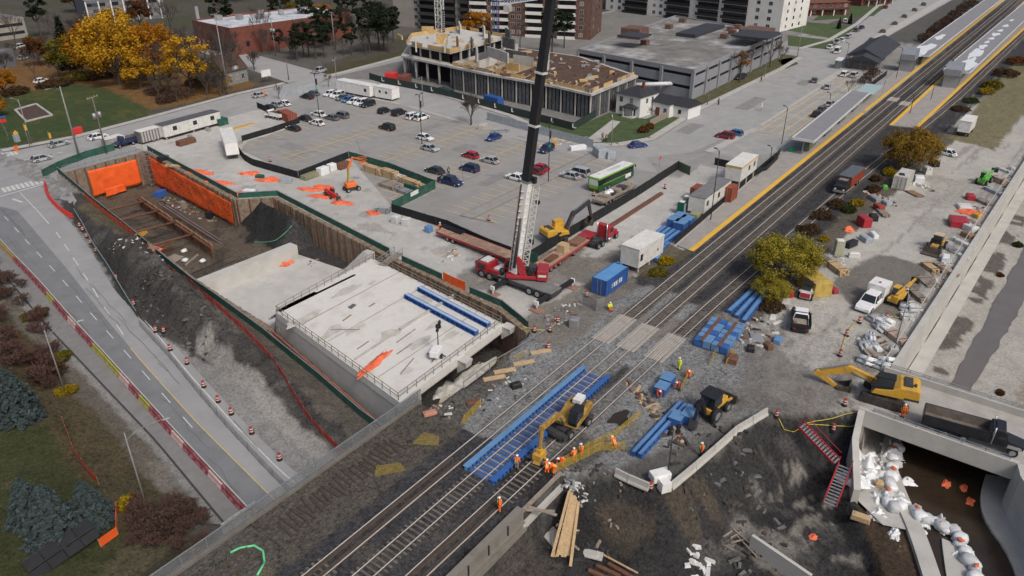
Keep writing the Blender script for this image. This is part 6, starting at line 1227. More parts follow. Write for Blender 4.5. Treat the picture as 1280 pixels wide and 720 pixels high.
def box_trailer(label,loc,rz,L,wd,h,m=None,roof=None,z=.7,legs=True,door=None,wins=(),name='site_trailer',cat='trailer',trim=None,wheels_=()):
 e=thing(name,label,cat,loc,rz);MB().bx(-L/2,L/2,-wd/2,wd/2,z,z+h).build('body',m or WHITE,e);MB().bx(-L/2-.06,L/2+.06,-wd/2-.06,wd/2+.06,z+h,z+h+.1).build('roof',roof or ROOFW,e);MB().bx(-L/2+.2,L/2-.2,-wd/2+.3,wd/2-.3,z-.35,z).build('frame',DSTEEL,e)
 if legs:
  for x in(-L/2+.5,0,L/2-.5):
   for s in(-1,1):MB().bx(x-.12,x+.12,s*(wd/2-.3)-.12,s*(wd/2-.3)+.12,-.1,z-.2).build('support',CONC,e)
 for(x,s,w_,hh,zz)in wins:MB().bx(x-w_/2,x+w_/2,s*wd/2-.03,s*wd/2+.03,z+zz-hh/2,z+zz+hh/2).build('window',GLASS,e)
 for(x,s)in(door or()):MB().bx(x-.45,x+.45,s*wd/2-.035,s*wd/2+.035,z+.1,z+2.1).build('door',OFFW,e)
 if trim:MB().bx(-L/2-.07,L/2+.07,-wd/2-.07,wd/2+.07,z+h-.25,z+h+.02).build('trim',trim,e)
 for x in wheels_:
  for s in(-1,1):wheel(e,x,s*(wd/2-.2),.45,.3)
 return e
hT=hd((206,170),(268,153));box_trailer('long white office trailer with dark roof and steps along the street',(G(212,174)+G(272,158))/2+Vector((0,1.5,0)),hT,16,3.2,2.7,OFFW,mat('dark trailer roof',(.09,.09,.1),.8,0,.2,1),.75,True,((-2.2,-1),(3.2,-1)),((-5,-1,1.1,1,1.6),(.6,-1,1.1,1,1.6),(5.6,-1,1.1,1,1.6)))
for i,p in enumerate(((237,172),(259,163))):
 o=MB();
 for k in range(4):o.bx(-.5,.5,-.3*k-.3,-.3*k,0,.75-.18*k)
 o=o.build('entrance_steps',STEEL,None,G(*p),hT);tag(o,'metal entrance steps at the %s door of the long office trailer'%('left','right')[i],'steps')
hL=hd((285,172),(297,207));box_trailer('long white box trailer standing beside the black hoarding corner',G(289,190),hL,12.5,2.7,2.7,WHITE,ROOFW,1.2,False,None,(),wheels_=(-3,-4.2),name='box_trailer');
hN=hd((430,120),(478,124+6));box_trailer('long white trailer with a small window above the row of parked cars',G(451,119)+Vector((0,1.4,0)),V0+.02,13.5,3.2,2.9,WHITE,ROOFW,.6,True,(),((-5,1,.9,.9,1.6),(-4.6,-1,.9,.9,1.6)))
box_trailer('short white trailer beside the long white trailer at the lot edge',G(487,124)+Vector((0,.9,0)),V0+.05,6.6,3.2,2.9,WHITE,ROOFW,.5,True,(),((1.2,1,.7,.7,1.7),(-1.2,1,.7,.7,1.7)))
box_trailer('white slatted container trailer by the pit corner',G(194,176)+Vector((0,.6,0)),hT,7.4,2.3,2.5,mat('slatted panel',(.42,.42,.41),.6,.1,.1,2,stripe=(0,.75,(.16,.15,.14),.5)),ROOFW,.5,False,wheels_=(.6,-.6))
box_trailer('low white tank trailer with graffiti beside the blue tipper',G(143,183),hT,4.4,2.2,1.7,mat('grafitti grey',(.3,.3,.29)),ROOFW,.5,False)
box_trailer('white cabin on steel frame between blue container and blue girders',G(797,333)+Vector((1.6,.2,0)),hd((782,339),(813,319)),7.6,3.3,3.1,OFFW,ROOFW,.9,True,(),((-3.0,-1,.7,1.1,1.6),(2,-1,.35,.35,1.2)))
box_trailer('long white office container with grey roof along the platform fence',G(884,262)+Vector((2,.6,0)),U0+.01,12.4,3.1,2.9,OFFW,mat('grey trailer roof',(.17,.17,.175),.85,0,.2,.8,dirt=.3),.7,True,(),((-4.8,-1,.9,1,1.7),(.4,-1,.9,1,1.7)))
box_trailer('white office container with yellow trimmed bright roof by the platform',G(921,233)+Vector((2.2,.4,0)),U0+.03,9.4,3.2,3.0,OFFW,ROOFW,1.9,True,(),((0,-1,.9,1,1.7),(3,-1,.9,1,1.7)),trim=mat('yellow trim',(.55,.33,.02),.6))
def container(label,loc,rz,L,m,h=2.5,wd=2.4,z=.1,name='shipping_container',lift=0):
 e=thing(name,label,'container',loc,rz);mb=MB().bx(-L/2,L/2,-wd/2,wd/2,z,z+h);mb.build('body',m,e);rb=MB();n=int(L/.45)
 for k in range(n):
  x=-L/2+L*(k+.5)/n;rb.bx(x-.11,x+.11,-wd/2-.03,wd/2+.03,z+.15,z+h-.12)
 stuff_=rb.build('corrugation',m,e);fr=MB()
 for x in(-L/2,L/2):
  for y in(-wd/2,wd/2):fr.bx(x-.07,x+.07,y-.07,y+.07,z-.05,z+h+.03)
 for y in(-wd/2,wd/2):fr.bx(-L/2,L/2,y-.05,y+.05,z+h-.08,z+h+.03)
 fr.build('corner_frame',m,e);MB().bx(-L/2+.06,L/2-.06,-wd/2+.06,wd/2-.06,z+h,z+h+.02).build('roof',m,e)
 for s in(-.3,.3):MB().bx(-L/2-.06,-L/2-.02,s-.03,s+.03,z+.1,z+h-.1).build('locking_bar',STEEL,e)
 return e
BLC=paint('container blue',(.025,.09,.3),.3);RDC=mat('rust red container',(.24,.065,.04),.8,0,.2,1,dirt=.3);WTC=mat('dirty white container',(.46,.45,.42),.7,0,.15,1,dirt=.5)
e=container('blue shipping container with white lettering beside the tracks',G(762,366)+Vector((1.5,.9,0)),hd((745,371),(780,346)),6.1,BLC);recolor(e,'roof',mat('faded blue roof',(.1,.26,.5),.7,0,.12,1))
for i in range(6):MB().bx(-1.5+.52*i,-1.5+.52*i+(.12 if i in(0,3)else.3),-1.27,-1.235,.9,1.6).build('lettering',WHITE,e)
container('rust red container behind the green portable toilets',G(873,250),U0,3.0,RDC,2.6);container('rust red container between the two office containers by the platform',G(909,250),U0,3.0,RDC,2.9)
hw_=hd((1121,238),(1137,221));e=container('white shipping container with debris on its roof under the ochre willow',G(1127,234)+Vector((1.0,.2,0)),hw_,6.0,WTC,2.6);MB().box((-1.5,.2,2.75),(1.6,1.2,.25),.3,0,.7).build('roof_debris',BLACKM,e)
e=container('rust red open topped skip box by the street entrance of the yard',G(360,150),V0-.25,6.2,RDC,2.0,2.4)
container('small green container behind the end of the office trailer',G(277,156),hT,2.6,DGREEN,1.6,2)
box_trailer('white box truck body on the far gravel by the creek',G(1205,168)+Vector((1,0,0)),hd((1196,175),(1215,155)),7.0,2.6,2.6,WHITE,ROOFW,1.1,False,None,(),wheels_=(-2.4,2.4),name='box_truck',cat='truck')
def tipper(label,loc,rz,pm,L=9.6,axl=(-3.7,-2.4,-.6),name='tipper_truck'):
 e=thing(name,label,'tipper truck',loc,rz);MB().bx(-4.6,4.2,-.45,.45,.6,1.0).build('chassis',DSTEEL,e)
 MB().side([(2.0,.95),(3.2,.95),(3.2,1.7),(2.9,2.8),(2.0,2.85)],-1.15,1.15).build('cab',pm,e,bevel=.07);MB().side([(3.2,.8),(4.9,.8),(5.0,1.35),(3.2,1.75)],-.85,.85).build('hood',pm,e,bevel=.1)
 MB().add([(3.22,-1,1.8),(3.22,1,1.8),(2.94,.95,2.65),(2.94,-.95,2.65)],[(0,1,2,3)]).build('windscreen',GLASS,e);MB().bx(4.98,5.05,-.5,.5,.75,1.3).build('grille',CHROME,e)
 b=MB().bx(-4.8,1.7,-1.25,1.25,1.05,1.2);
 b.bx(-4.8,1.7,-1.25,-1.15,1.2,2.35).bx(-4.8,1.7,1.15,1.25,1.2,2.35).bx(-4.85,-4.72,-1.25,1.25,1.2,2.25).bx(1.6,1.74,-1.25,1.25,1.2,2.6);b.build('dump_body',pm,e)
 MB().bx(-4.72,1.6,-1.15,1.15,1.2,1.25).bx(-4.72,1.6,-1.149,-1.12,1.25,2.3).bx(-4.72,1.6,1.12,1.149,1.25,2.3).bx(1.57,1.599,-1.15,1.15,1.25,2.5).build('liner',mat('worn dump liner',(.17,.145,.125),.8,.1,.35,1.2),e);MB().bx(1.7,2.3,-1.1,1.1,2.6,2.7).build('cab_guard',pm,e)
 for s in(-1,1):
  wheel(e,4.0,s*1.05,.53,.32);MB().box((4.0,s*1.02,1.12),(1.4,.5,.14),0,0,.85).build('mudguard',STEEL if pm is PAINTS['black']else pm,e)
  for x in axl:wheel(e,x,s*.95,.53,.52)
  MB().cyl((1.9,s*1.2,1.0),(1.9,s*1.2,3.1),.08).build('exhaust_stack',CHROME,e);MB().bx(2.35,3.0,s*1.16-.02,s*1.16+.02,1.8,2.55).build('side_window',GLASS,e);MB().box((4.93,s*.75,1.0),(.1,.3,.25)).build('headlight',LAMPW,e)
 return e
dC=hd((1170,540),(1262,566));e=tipper('black tipper truck with an empty worn body on the culvert bridge',W(1217,555,.02)+Vector((.6,.6,0)),dC,PAINTS['black']);e.scale=(1.0,1.0,1.0)
e=tipper('dark blue tipper truck at the pit corner by the street',G(162,181),hT+PI,PAINTS['navy']);e.scale=(.72,.85,.85)
e=tipper('white cab truck beside the rust red skip box',G(344,148),V0+.1,PAINTS['white']);e.scale=(.6,.8,.75)
hS=hd((1106,362),(1075,388));e=car('pickup','white',W(1088,381),hS,'white service pickup with a tall white box body on the gravel',name='service_pickup');e.scale=(1.25,1.15,1.15)
MB().bx(-2.9,-.7,-1.05,1.05,.95,2.5).build('box_body',WHITE,e);MB().cyl((-1.6,0,2.5),(-1.6,0,2.6),.16).build('roof_vent',RED,e)
hD=hd((1000,415),(999,385));e=car('pickup','white',W(999,404),hD,'pickup with black open tipping body facing the blue beams',name='tipping_pickup');e.scale=(1.1,1.15,1.15);recolor(e,'body',PAINTS['black'])
MB().bx(-2.9,-.6,-1.1,1.1,.9,1.0).bx(-2.9,-.6,-1.1,-1.02,1,1.6).bx(-2.9,-.6,1.02,1.1,1,1.6).bx(-2.9,-2.82,-1.1,1.1,1,1.4).bx(-.68,-.6,-1.1,1.1,1,1.9).build('tipping_body',BLACKM,e);MB().box((-1.8,.1,1.1),(1.8,1.6,.2),0,0,.8).box((-2.2,.7,1.3),(.4,.4,.4)).build('rubble',WOODG,e)
def tracks(e,L,gauge,w_,h,m=None):
 for s in(-1,1):
  n=8;pr=[(L/2-h/2+h/2*math.cos(a),h/2+h/2*math.sin(a))for a in np.linspace(-PI/2,PI/2,n)]+[(-L/2+h/2+h/2*math.cos(a),h/2+h/2*math.sin(a))for a in np.linspace(PI/2,3*PI/2,n)]
  t=MB().side(pr,s*gauge/2-w_/2,s*gauge/2+w_/2);k=int(L/.22)
  for i in range(k):x=-L/2+h*.4+(L-h*.8)*i/(k-1);t.bx(x-.05,x+.05,s*gauge/2-w_/2-.02,s*gauge/2+w_/2+.02,h-.02,h+.05)
  t.build('track',mat('track shoes',(.05,.045,.042),.85,.2,.3,3,dirt=.5,dcol=(.16,.14,.12)),e)
def excavator(label,loc,rz,swing,s,body,boomm,a1=55,a2=-50,a3=-110,l1=5.6,l2=2.9,wheels_=False,bucket='bucket',cabm=None,name='excavator',rail=False):
 e=thing(name,label,'excavator',loc,rz);e.scale=(s,s,s);zt=.95
 if wheels_:
  MB().bx(-1.9,1.9,-.6,.6,.5,.95).build('chassis',DSTEEL,e)
  for x in(-1.5,1.5):
   for q in(-1,1):wheel(e,x,q*1.0,.5,.5)
  if rail:
   for x in(-2.4,2.4):MB().bx(x-.35,x+.35,-.85,.85,.25,.6).build('rail_gear',DSTEEL,e)
  MB().bx(1.9,2.6,-1.2,1.2,.3,.7).build('blade',DSTEEL,e)
 else:tracks(e,4.3,2.5,.6,.85);MB().bx(-1,1,-1,1,.4,.95).build('chassis',DSTEEL,e)
 c,sn=math.cos(swing),math.sin(swing)
 def part(mb,nm,m,bev=0):o=mb.build(nm,m,e,bevel=bev);o.rotation_euler=(0,0,swing);return o
 part(MB().cyl((0,0,.9),(0,0,1.1),.8,None,14),'slew_ring',DSTEEL)
 hs=part(MB().side([(-2.4,1.15),(-2.65,1.5),(-2.6,2.2),(-2.3,2.4),(-.9,2.35),(-.3,2.0),(1.2,1.75),(1.4,1.1)],-1.25,1.25),'house',body,.12)
 MB().bx(-1.9,-1.2,-.8,.8,2.36,2.5).bx(-2.2,-2.0,.3,.6,2.4,2.6).build('engine_vents',DSTEEL,hs);MB().bx(-2.62,-1.4,-1.262,1.262,1.2,1.42).build('dark_band',DSTEEL,hs);MB().bx(-.9,-.2,-1.27,-1.255,1.5,1.85).build('side_logo',BLACKM,hs)
 cb=part(MB().side([(-.35,1.7),(1.35,1.4),(1.5,1.9),(1.1,2.95),(-.35,3.0)],.25,1.22),'cab',cabm or GLASS,.05);MB().bx(-.4,1.05,.2,1.26,2.98,3.06).build('cab_roof',BLACKM if cabm is None else body,cb)
 f=Vector((1.25,-.3,1.65));r1=R(a1);k=f+Vector((math.cos(r1)*l1*.48,0,math.sin(r1)*l1*.48));r1b=R(a1-38);q=k+Vector((math.cos(r1b)*l1*.56,0,math.sin(r1b)*l1*.56));r2=R(a2);t=q+Vector((math.cos(r2)*l2,0,math.sin(r2)*l2));r3=R(a3)
 def slab(p,q_,w0,w1,th):
  d=(q_-p).normalized();nrm=Vector((-d.z,0,d.x));a_,b_=nrm*w0/2,nrm*w1/2;vs=[]
  for y in(-th/2,th/2):vs+=[(p-a_)+Vector((0,y,0)),(q_-b_)+Vector((0,y,0)),(q_+b_)+Vector((0,y,0)),(p+a_)+Vector((0,y,0))]
  return MB().add(vs,[(0,1,2,3),(7,6,5,4),(0,4,5,1),(1,5,6,2),(2,6,7,3),(3,7,4,0)])
 bo=slab(f,k,.5,.75,.42);b2=slab(k,q,.75,.42,.4);bo.add(b2.v,b2.f);bo.cyl(k-Vector((0,.23,0)),k+Vector((0,.23,0)),.36,None,10);part(bo,'boom',boomm)
 part(slab(q-(t-q)*.16,t,.55,.3,.34),'stick',boomm)
 cy=MB().bar(f+Vector((.25,.28,-.2)),f+(k-f)*.85+Vector((0,.28,0)),.14).bar(f+Vector((.25,-.28,-.2)),f+(k-f)*.85+Vector((0,-.28,0)),.14).bar(k+Vector((.1,0,.45)),q+(q-t)*.15+Vector((0,0,.1)),.14).bar(q+(t-q)*.1+Vector((.2,0,.25)),t+Vector((.15,0,.25)),.1);part(cy,'cylinders',CHROME)
 d=Vector((math.cos(r3),0,math.sin(r3)));nn=Vector((-d.z,0,d.x))
 if bucket=='bucket':
  prof=[t+nn*.15,t+d*.5+nn*.55,t+d*1.15+nn*.5,t+d*1.35-nn*.3,t+d*1.2-nn*.35,t+d*1.0+nn*.3,t+d*.5+nn*.35,t-nn*.25];mb=MB().side([(p.x,p.z)for p in prof],f.y-.6,f.y+.6)
  for y in(-.6,.55):mb.add([(p.x,f.y+y+o_,p.z)for o_ in(0,.05)for p in(prof[0],prof[1],prof[2],prof[3],prof[7])],[(0,1,2,3,4),(9,8,7,6,5)]+[(i,(i+1)%5,5+(i+1)%5,5+i)for i in range(5)])
  part(mb,'bucket',mat('worn bucket',(.085,.07,.06),.75,.3,.35,3,dirt=.5,dcol=(.2,.16,.12)))
 else:
  mb=MB().box((t.x,f.y,t.z-.35),(.5,.5,.5)).box((t.x,f.y,t.z-.85),(1.3,.9,.6)).box((t.x-.5,f.y,t.z-1.35),(.3,.8,.6),0,0,.6,.3).box((t.x+.5,f.y,t.z-1.35),(.3,.8,.6),0,0,.6,-.3);part(mb,'tamper_head',YEL)
 return e
excavator('yellow excavator with a dark boom in the parking lot by the hoarding',G(697,300),.6,-1.0,1.12,YEL,mat('dark boom grey',(.05,.052,.056),.6,.2,.2,2),62,-75,-120,5.4,2.6,cabm=YEL)
xb=W(1108,500,.02);e=excavator('large yellow excavator reaching left from the culvert bridge',xb+Vector((0,.2,0)),hd((1132,512),(1085,498)),.12,1.25,YEL,YEL,14,-150,-200,5.0,2.2)
e=excavator('yellow road rail excavator working beside the blue bridge girders',G(714,536),PI-.12,.22,1.05,mat('muddy yellow',(.36,.22,.05),.65,.1,.4,2,dirt=.8,dcol=(.05,.045,.04),ds=1.5),mat('dirty yellow boom',(.4,.24,.05),.7,.1,.4,3,dirt=.6,dcol=(.08,.07,.06)),46,-80,-90,5.4,2.2,True,'tamper',rail=True);e.location.z=.15
for c_ in kids(e):
 if c_.name.startswith('house'):MB().box((-1.6,.0,2.75),(1.3,.9,.5)).build('white_tank',WHITE,c_)
def loader(label,loc,rz,kind,pm,s=1,ang=0):
 e=thing(kind,label,kind.replace('_',' '),loc,rz);e.scale=(s,s,s)
 if kind=='backhoe_loader':
  MB().side([(-1.2,.7),(2.0,.7),(2.1,1.35),(.6,1.5),(-1.2,1.3)],-.55,.55).build('body',pm,e,bevel=.06);c=MB().side([(-1.0,1.3),(.55,1.4),(.45,2.6),(-1.0,2.6)],-.75,.75).build('cab',GLASS,e,bevel=.05);MB().bx(-1.15,.65,-.85,.85,2.58,2.7).build('cab_roof',BLACKM,c)
  for s_ in(-1,1):wheel(e,-.75,s_*.9,.75,.45);wheel(e,1.55,s_*.85,.5,.35);MB().bar((.4,s_*.62,1.3),(2.9,s_*.62,.7),.16,.24).build('loader_arm',pm,e)
  MB().side([(2.8,.25),(3.7,.2),(3.72,.28),(3.0,.4),(2.95,1.1),(2.8,1.1)],-1.1,1.1).build('front_bucket',DSTEEL,e)
  MB().bar((-1.2,0,.8),(-2.3,0,3.0),.3,.4).build('rear_boom',BLACKM,e);MB().bar((-2.3,0,3.0),(-3.2,0,1.1),.24,.3).build('rear_stick',BLACKM,e);MB().side([(-3.6,.3),(-3.0,.3),(-2.95,1.1),(-3.35,1.15)],-.35,.35).build('rear_bucket',DSTEEL,e)
  for s_ in(-1,1):MB().bar((-1.3,s_*.4,.8),(-1.5,s_*1.5,.1),.16).build('stabiliser',BLACKM,e)
 elif kind=='wheel_loader':
  MB().bx(-2.6,-.2,-.95,.95,.75,1.75).build('body',pm,e,bevel=.1);c=MB().bx(-.8,.6,-.75,.75,1.2,3.0).build('cab',GLASS,e,bevel=.05);MB().bx(-.95,.7,-.85,.85,2.98,3.12).build('cab_roof',mat('cream roof',(.5,.4,.28),.7),c)
  for s_ in(-1,1):
   for x in(-1.6,1.3):wheel(e,x,s_*1.05,.75,.6)
   MB().bar((.9,s_*.4,1.4),(2.8,s_*.5,.6),.2,.34).build('loader_arm',pm,e)
  MB().bx(.5,1.9,-.6,.6,.7,1.35).build('front_frame',pm,e);MB().side([(2.6,.15),(3.9,.1),(3.9,.2),(2.9,.35),(2.75,1.35),(2.6,1.35)],-1.45,1.45).build('bucket',mat('worn bucket',(0,0,0)),e)
 elif kind=='telehandler':
  MB().bx(-2.2,2.0,-.75,.75,.65,1.25).build('body',pm,e,bevel=.08);c=MB().side([(-.6,1.2),(.9,1.2),(.75,2.3),(-.5,2.4)],.1,.85).build('cab',GLASS,e,bevel=.04);MB().bx(-.6,.8,.05,.9,2.36,2.48).build('cab_roof',pm,c);MB().bx(-2.3,-.5,-.8,-.1,1.2,1.75).build('engine_cover',pm,e)
  for s_ in(-1,1):
   for x in(-1.45,1.35):wheel(e,x,s_*.95,.62,.45)
  za=1.9;q=Vector((3.2*math.cos(ang)-1.6,-.35,za+3.2*math.sin(ang)))+Vector((1.6,0,0));MB().bar((-1.9,-.35,za),q,.42,.42).build('boom',pm,e);t=q+Vector((math.cos(ang),0,math.sin(ang)))*1.4;MB().bar(q,t,.3,.3).build('boom_tip',DSTEEL if pm is GREEN else pm,e);MB().bx(t.x,t.x+.2,-1.0,.3,t.z-.7,t.z+.2).bx(t.x+.2,t.x+1.2,-.85,-.7,t.z-.7,t.z-.62).bx(t.x+.2,t.x+1.2,.0,.15,t.z-.7,t.z-.62).build('fork_carriage',DSTEEL,e)
 elif kind=='skid_steer':
  MB().bx(-1.3,.9,-.7,.7,.35,1.2).build('body',pm,e,bevel=.06);c=MB().bx(-.6,.7,-.5,.5,1.2,2.1).build('cab',GLASS,e,bevel=.04);MB().bx(-.65,.75,-.55,.55,2.08,2.18).build('cab_roof',BLACKM,c);MB().bx(-1.36,-1.2,-.6,.6,.5,1.15).build('rear_door',RED,e)
  for s_ in(-1,1):
   for x in(-.7,.5):wheel(e,x,s_*.8,.4,.3)
   MB().bar((-1.1,s_*.78,1.3),(1.3,s_*.78,.5),.14,.2).build('loader_arm',pm,e)
  MB().bx(1.2,1.9,-.9,.9,.1,.6).build('bucket',DSTEEL,e)
 return e
loader('yellow backhoe loader with black cab working among orange workers',W(888,518),hd((893,520),(918,498))+.0,'backhoe_loader',YEL,1.2)
loader('yellow wheel loader with cream cab roof facing down the gravel yard',W(1169,312),hd((1178,306),(1160,325)),'wheel_loader',mat('worn yellow',(.4,.26,.08),.6,0,.2,2,dirt=.5),.9)
loader('bright green telehandler on the gravel yard',W(1229,229),hd((1223,233),(1240,221)),'telehandler',GREEN,.95,.05);loader('yellow telehandler with raised boom beside the white service pickup',W(1121,377),hd((1112,381),(1140,360)),'telehandler',YEL,.95,.12)
loader('white and red skid steer beside the timber heap',W(1007,371),hd((1006,376),(1012,360)),'skid_steer',PAINTS['dwhite'],1.1)
uT=W(1088,208,.2);e=thing('rail_truck','black and orange rail truck standing on the far track','rail truck',(154.5,T3(154.5),.15),math.atan2(T3(164)-T3(150),14));MB().bx(-4.5,5.5,-.6,.6,.5,.9).build('chassis',DSTEEL,e)
MB().side([(-4.4,.9),(-2.6,.9),(-2.6,2.6),(-3.9,2.6),(-4.2,1.9),(-4.9,1.7),(-4.95,.8)],-1.15,1.15).build('cab',BLACKM,e,bevel=.08);MB().bx(-2.3,5.4,-1.25,1.25,.95,2.9).build('crane_body',mat('faded orange body',(.26,.045,.02),.6,0,.3,1,dirt=.8,dcol=(.05,.04,.04)),e);MB().bx(-2.4,5.5,-1.3,1.3,2.9,3.1).build('top',mat('slate grey',(.1,.11,.125)),e);MB().box((-4.95,0,.7),(.3,2.3,.4)).build('bumper',STEEL,e);MB().box((-3.3,0,2.65),(1.2,1.6,.15)).build('beacon_bar',STEEL,e)
for x in(-3.8,2.6,4):
 for s in(-1,1):wheel(e,x,s*.95,.5,.4)
for s in(-1,1):MB().box((-4.97,s*.8,1.1),(.08,.3,.25)).build('headlight',LAMPW,e)
e=thing('boom_lift','orange boom lift parked by the timber packs','boom lift',G(440,238),hd((433,240),(450,236)));MB().bx(-1.3,1.3,-.6,.6,.4,.8).build('chassis',DSTEEL,e);MB().bx(-1.3,.8,-.8,.8,.85,1.8).build('turret',ORG,e,bevel=.15)
for x in(-1.1,1.1):
 for s in(-1,1):wheel(e,x,s*.85,.45,.35)
MB().bar((-.6,0,1.7),(-.3,0,4.6),.35,.35).build('lower_boom',mat('olive yellow',(.36,.27,.06),.6),e);MB().bar((-.3,0,4.6),(1.2,.8,6.4),.3,.3).build('upper_boom',ORG,e);MB().bar((1.2,.8,6.4),(3.4,2.0,5.2),.24,.24).build('jib',ORG,e)
b=MB();
for z in(0,.55,1.1):
 for a_,b_ in(((0,0),(1.6,0)),((1.6,0),(1.6,1)),((1.6,1),(0,1)),((0,1),(0,0))):b.bar((3.0+a_[0],1.6+a_[1],4.4+z),(3.0+b_[0],1.6+b_[1],4.4+z),.07)
b.bx(3,4.6,1.6,2.6,4.35,4.42).build('basket',ORG,e)
e=loader('small red and black telehandler among the orange sheets',G(414,246),hd((410,243),(428,253)),'telehandler',REDB,.72,-.12)
def crane():
 P0=G(647,357);hz=hd((598,338),(690,372));e=thing('mobile_crane','red mobile crane with a white and black boom rising out of the picture','crane',P0,hz+PI)
 cr=RED;MB().bx(-7.2,4.8,-1.35,1.35,.75,1.35).build('carrier',DSTEEL,e);MB().bx(-7.1,2.8,-1.36,1.36,1.3,1.5).build('carrier_deck',mat('crane deck grey',(.2,.2,.2),.7,.2,.2,1,dirt=.4),e)
 cb=MB().side([(4.8,.7),(7.3,.7),(7.4,1.5),(7.1,2.5),(4.8,2.6)],-1.3,1.3).build('carrier_cab',cr,e,bevel=.12);MB().bx(7.2,7.42,-1.15,1.15,1.5,2.35).build('windscreen',GLASS,cb);MB().bx(5.4,6.8,-1.33,1.33,1.5,2.3).build('side_window',GLASS,cb);MB().bx(5.2,6.6,-.9,.9,2.6,2.75).build('roof_panel',OFFW,cb)
 MB().bx(2.4,4.7,-1.3,1.3,1.35,1.9).build('engine_deck',cr,e);MB().bx(2.7,3.9,-.9,.9,1.9,2.15).build('pale_cover',OFFW,e);MB().cyl((2.3,.9,1.5),(2.3,.9,2.5),.35).build('exhaust',BLACKM,e)
 for x in(6.0,4.4,2.2,-3.2,-4.7,-6.2):
  for s in(-1,1):wheel(e,x,s*1.15,.68,.5)
 for k,(x,s,L)in enumerate(((1.0,1,3.6),(1.0,-1,3.6),(-6.8,1,3.2),(-6.8,-1,3.6))):
  b=MB().bx(x-.3,x+.3,s*1.2,s*(1.2+L),.95,1.45).build('outrigger',BLACKM,e);MB().bx(x-.33,x+.33,s*(1.0+L),s*(1.25+L),.9,1.5).build('outrigger_tip',WHITE,b);MB().cyl((x,s*(1.05+L),.15),(x,s*(1.05+L),1.4),.16).build('outrigger_leg',WHITE,b);MB().bx(x-.9,x+.9,s*(1.05+L)-.75,s*(1.05+L)+.75,.0,.18).build('ground_mat',mat('pink brown mat',(.28,.17,.13),.9,0,.2,2),b)
 sw=.55;c,s_=math.cos(sw),math.sin(sw)
 def up(mb,n,m,bev=0):o=mb.build(n,m,e,bevel=bev);o.rotation_euler=(0,0,sw);return o
 up(MB().cyl((0,0,1.4),(0,0,1.75),1.2,None,16),'slew_ring',DSTEEL);up(MB().bx(-3.0,1.6,-1.3,1.3,1.75,2.3),'turntable',cr,.08)
 cw=up(MB().bx(-4.6,-3.0,-1.5,1.5,1.75,3.3),'counterweight',cr,.08);MB().bx(-4.4,-3.2,-1.53,-1.5,2.4,2.75).build('lettering',OFFW,cw);MB().bx(-4.4,-3.2,1.5,1.53,2.4,2.75).build('lettering',OFFW,cw)
 up(MB().bx(-2.8,-1.0,-1.2,.2,2.3,3.3),'winch_housing',DSTEEL);up(MB().cyl((-2.0,.4,2.9),(-2.0,1.2,2.9),.5,None,12),'winch_drum',BLACKM);cc=up(MB().side([(.4,2.2),(2.2,2.0),(2.3,2.6),(1.9,3.7),(.4,3.7)],-1.9,-1.0),'operator_cab',cr,.06);MB().side([(.7,2.6),(2.1,2.5),(1.8,3.5),(.7,3.5)],-1.92,-.98).build('cab_window',GLASS,cc)
 up(MB().side([(-1.6,2.2),(-.4,2.2),(.2,5.2),(-.2,5.4),(-.8,4.6)],.7,1.1).side([(-1.6,2.2),(-.4,2.2),(.2,5.2),(-.2,5.4),(-.8,4.6)],-.6,-.25),'mast_frame',cr,.04)
 bd=(Vector((.598*.118,-.802*.118,0))+Vector((0,0,1))).normalized();bp=P0+Vector((0,0,2.4))+Vector((-.4,.3,0))
 M_=(Matrix.Translation(P0)@Matrix.Rotation(hz+PI,4,'Z')).inverted();pt=lambda k,dx=0,dy=0:M_@(bp+bd*k+Vector((.598*dx,-.802*dx,0))+Vector((.802*dy,.598*dy,0)))
 bW=MB().bar(pt(0),pt(14.2),1.15,1.35).build('boom_base',WHITE,e);bl=MB()
 for k in range(1,14):bl.bx(0,0,0,0,0,0)if False else bl.bar(pt(k,-.63),pt(k+.06,.63),1.3,.05)
 bl.build('boom_ribs',OFFW,bW);MB().bar(pt(.4,-.66,-.2),pt(14,-.66,-.2),.22,.22).build('hydraulic_line',RUST,bW)
 for k,(a_,b_,w_)in enumerate(((14,27,.98),(27,39,.9),(39,52,.82))):MB().bar(pt(a_),pt(b_),w_,w_*1.15).build('boom_section',BLACKM,e)
 for k in(14.2,22.3,29.4,38.9):MB().bar(pt(k),pt(k+.28),1.2,1.35).build('boom_collar',OFFW if k>15 else STEEL,e)
 jb=MB();A=[(1.0,.35),(1.9,.35),(1.9,-.35),(1.0,-.35)]
 for a_,b_ in A:jb.bar(pt(1.2,a_,b_),pt(13.6,a_*.9+.2,b_),.1)
 for k in range(14):
  z0=1.2+k*.88
  for i in range(4):
   p,q=A[i],A[(i+1)%4];jb.bar(pt(z0,p[0]*.93+.1,p[1]),pt(z0+.88,q[0]*.93+.1,q[1]),.06);jb.bar(pt(z0,p[0]*.93+.1,p[1]),pt(z0,q[0]*.93+.1,q[1]),.06)
 jb.build('folded_jib',OFFW,e);MB().cyl(pt(1.2,-.2,-1.0),pt(9,-.1,-.55),.22,None,8).build('luffing_cylinder',DSTEEL,e);MB().box(pt(14.6,.9),(1.0,.5,.9)).box(pt(11.2,2.0),(.5,.5,.5)).box(pt(5.0,1.9),(.6,.4,.8)).build('sheave_head',BLACKM,e)
crane()
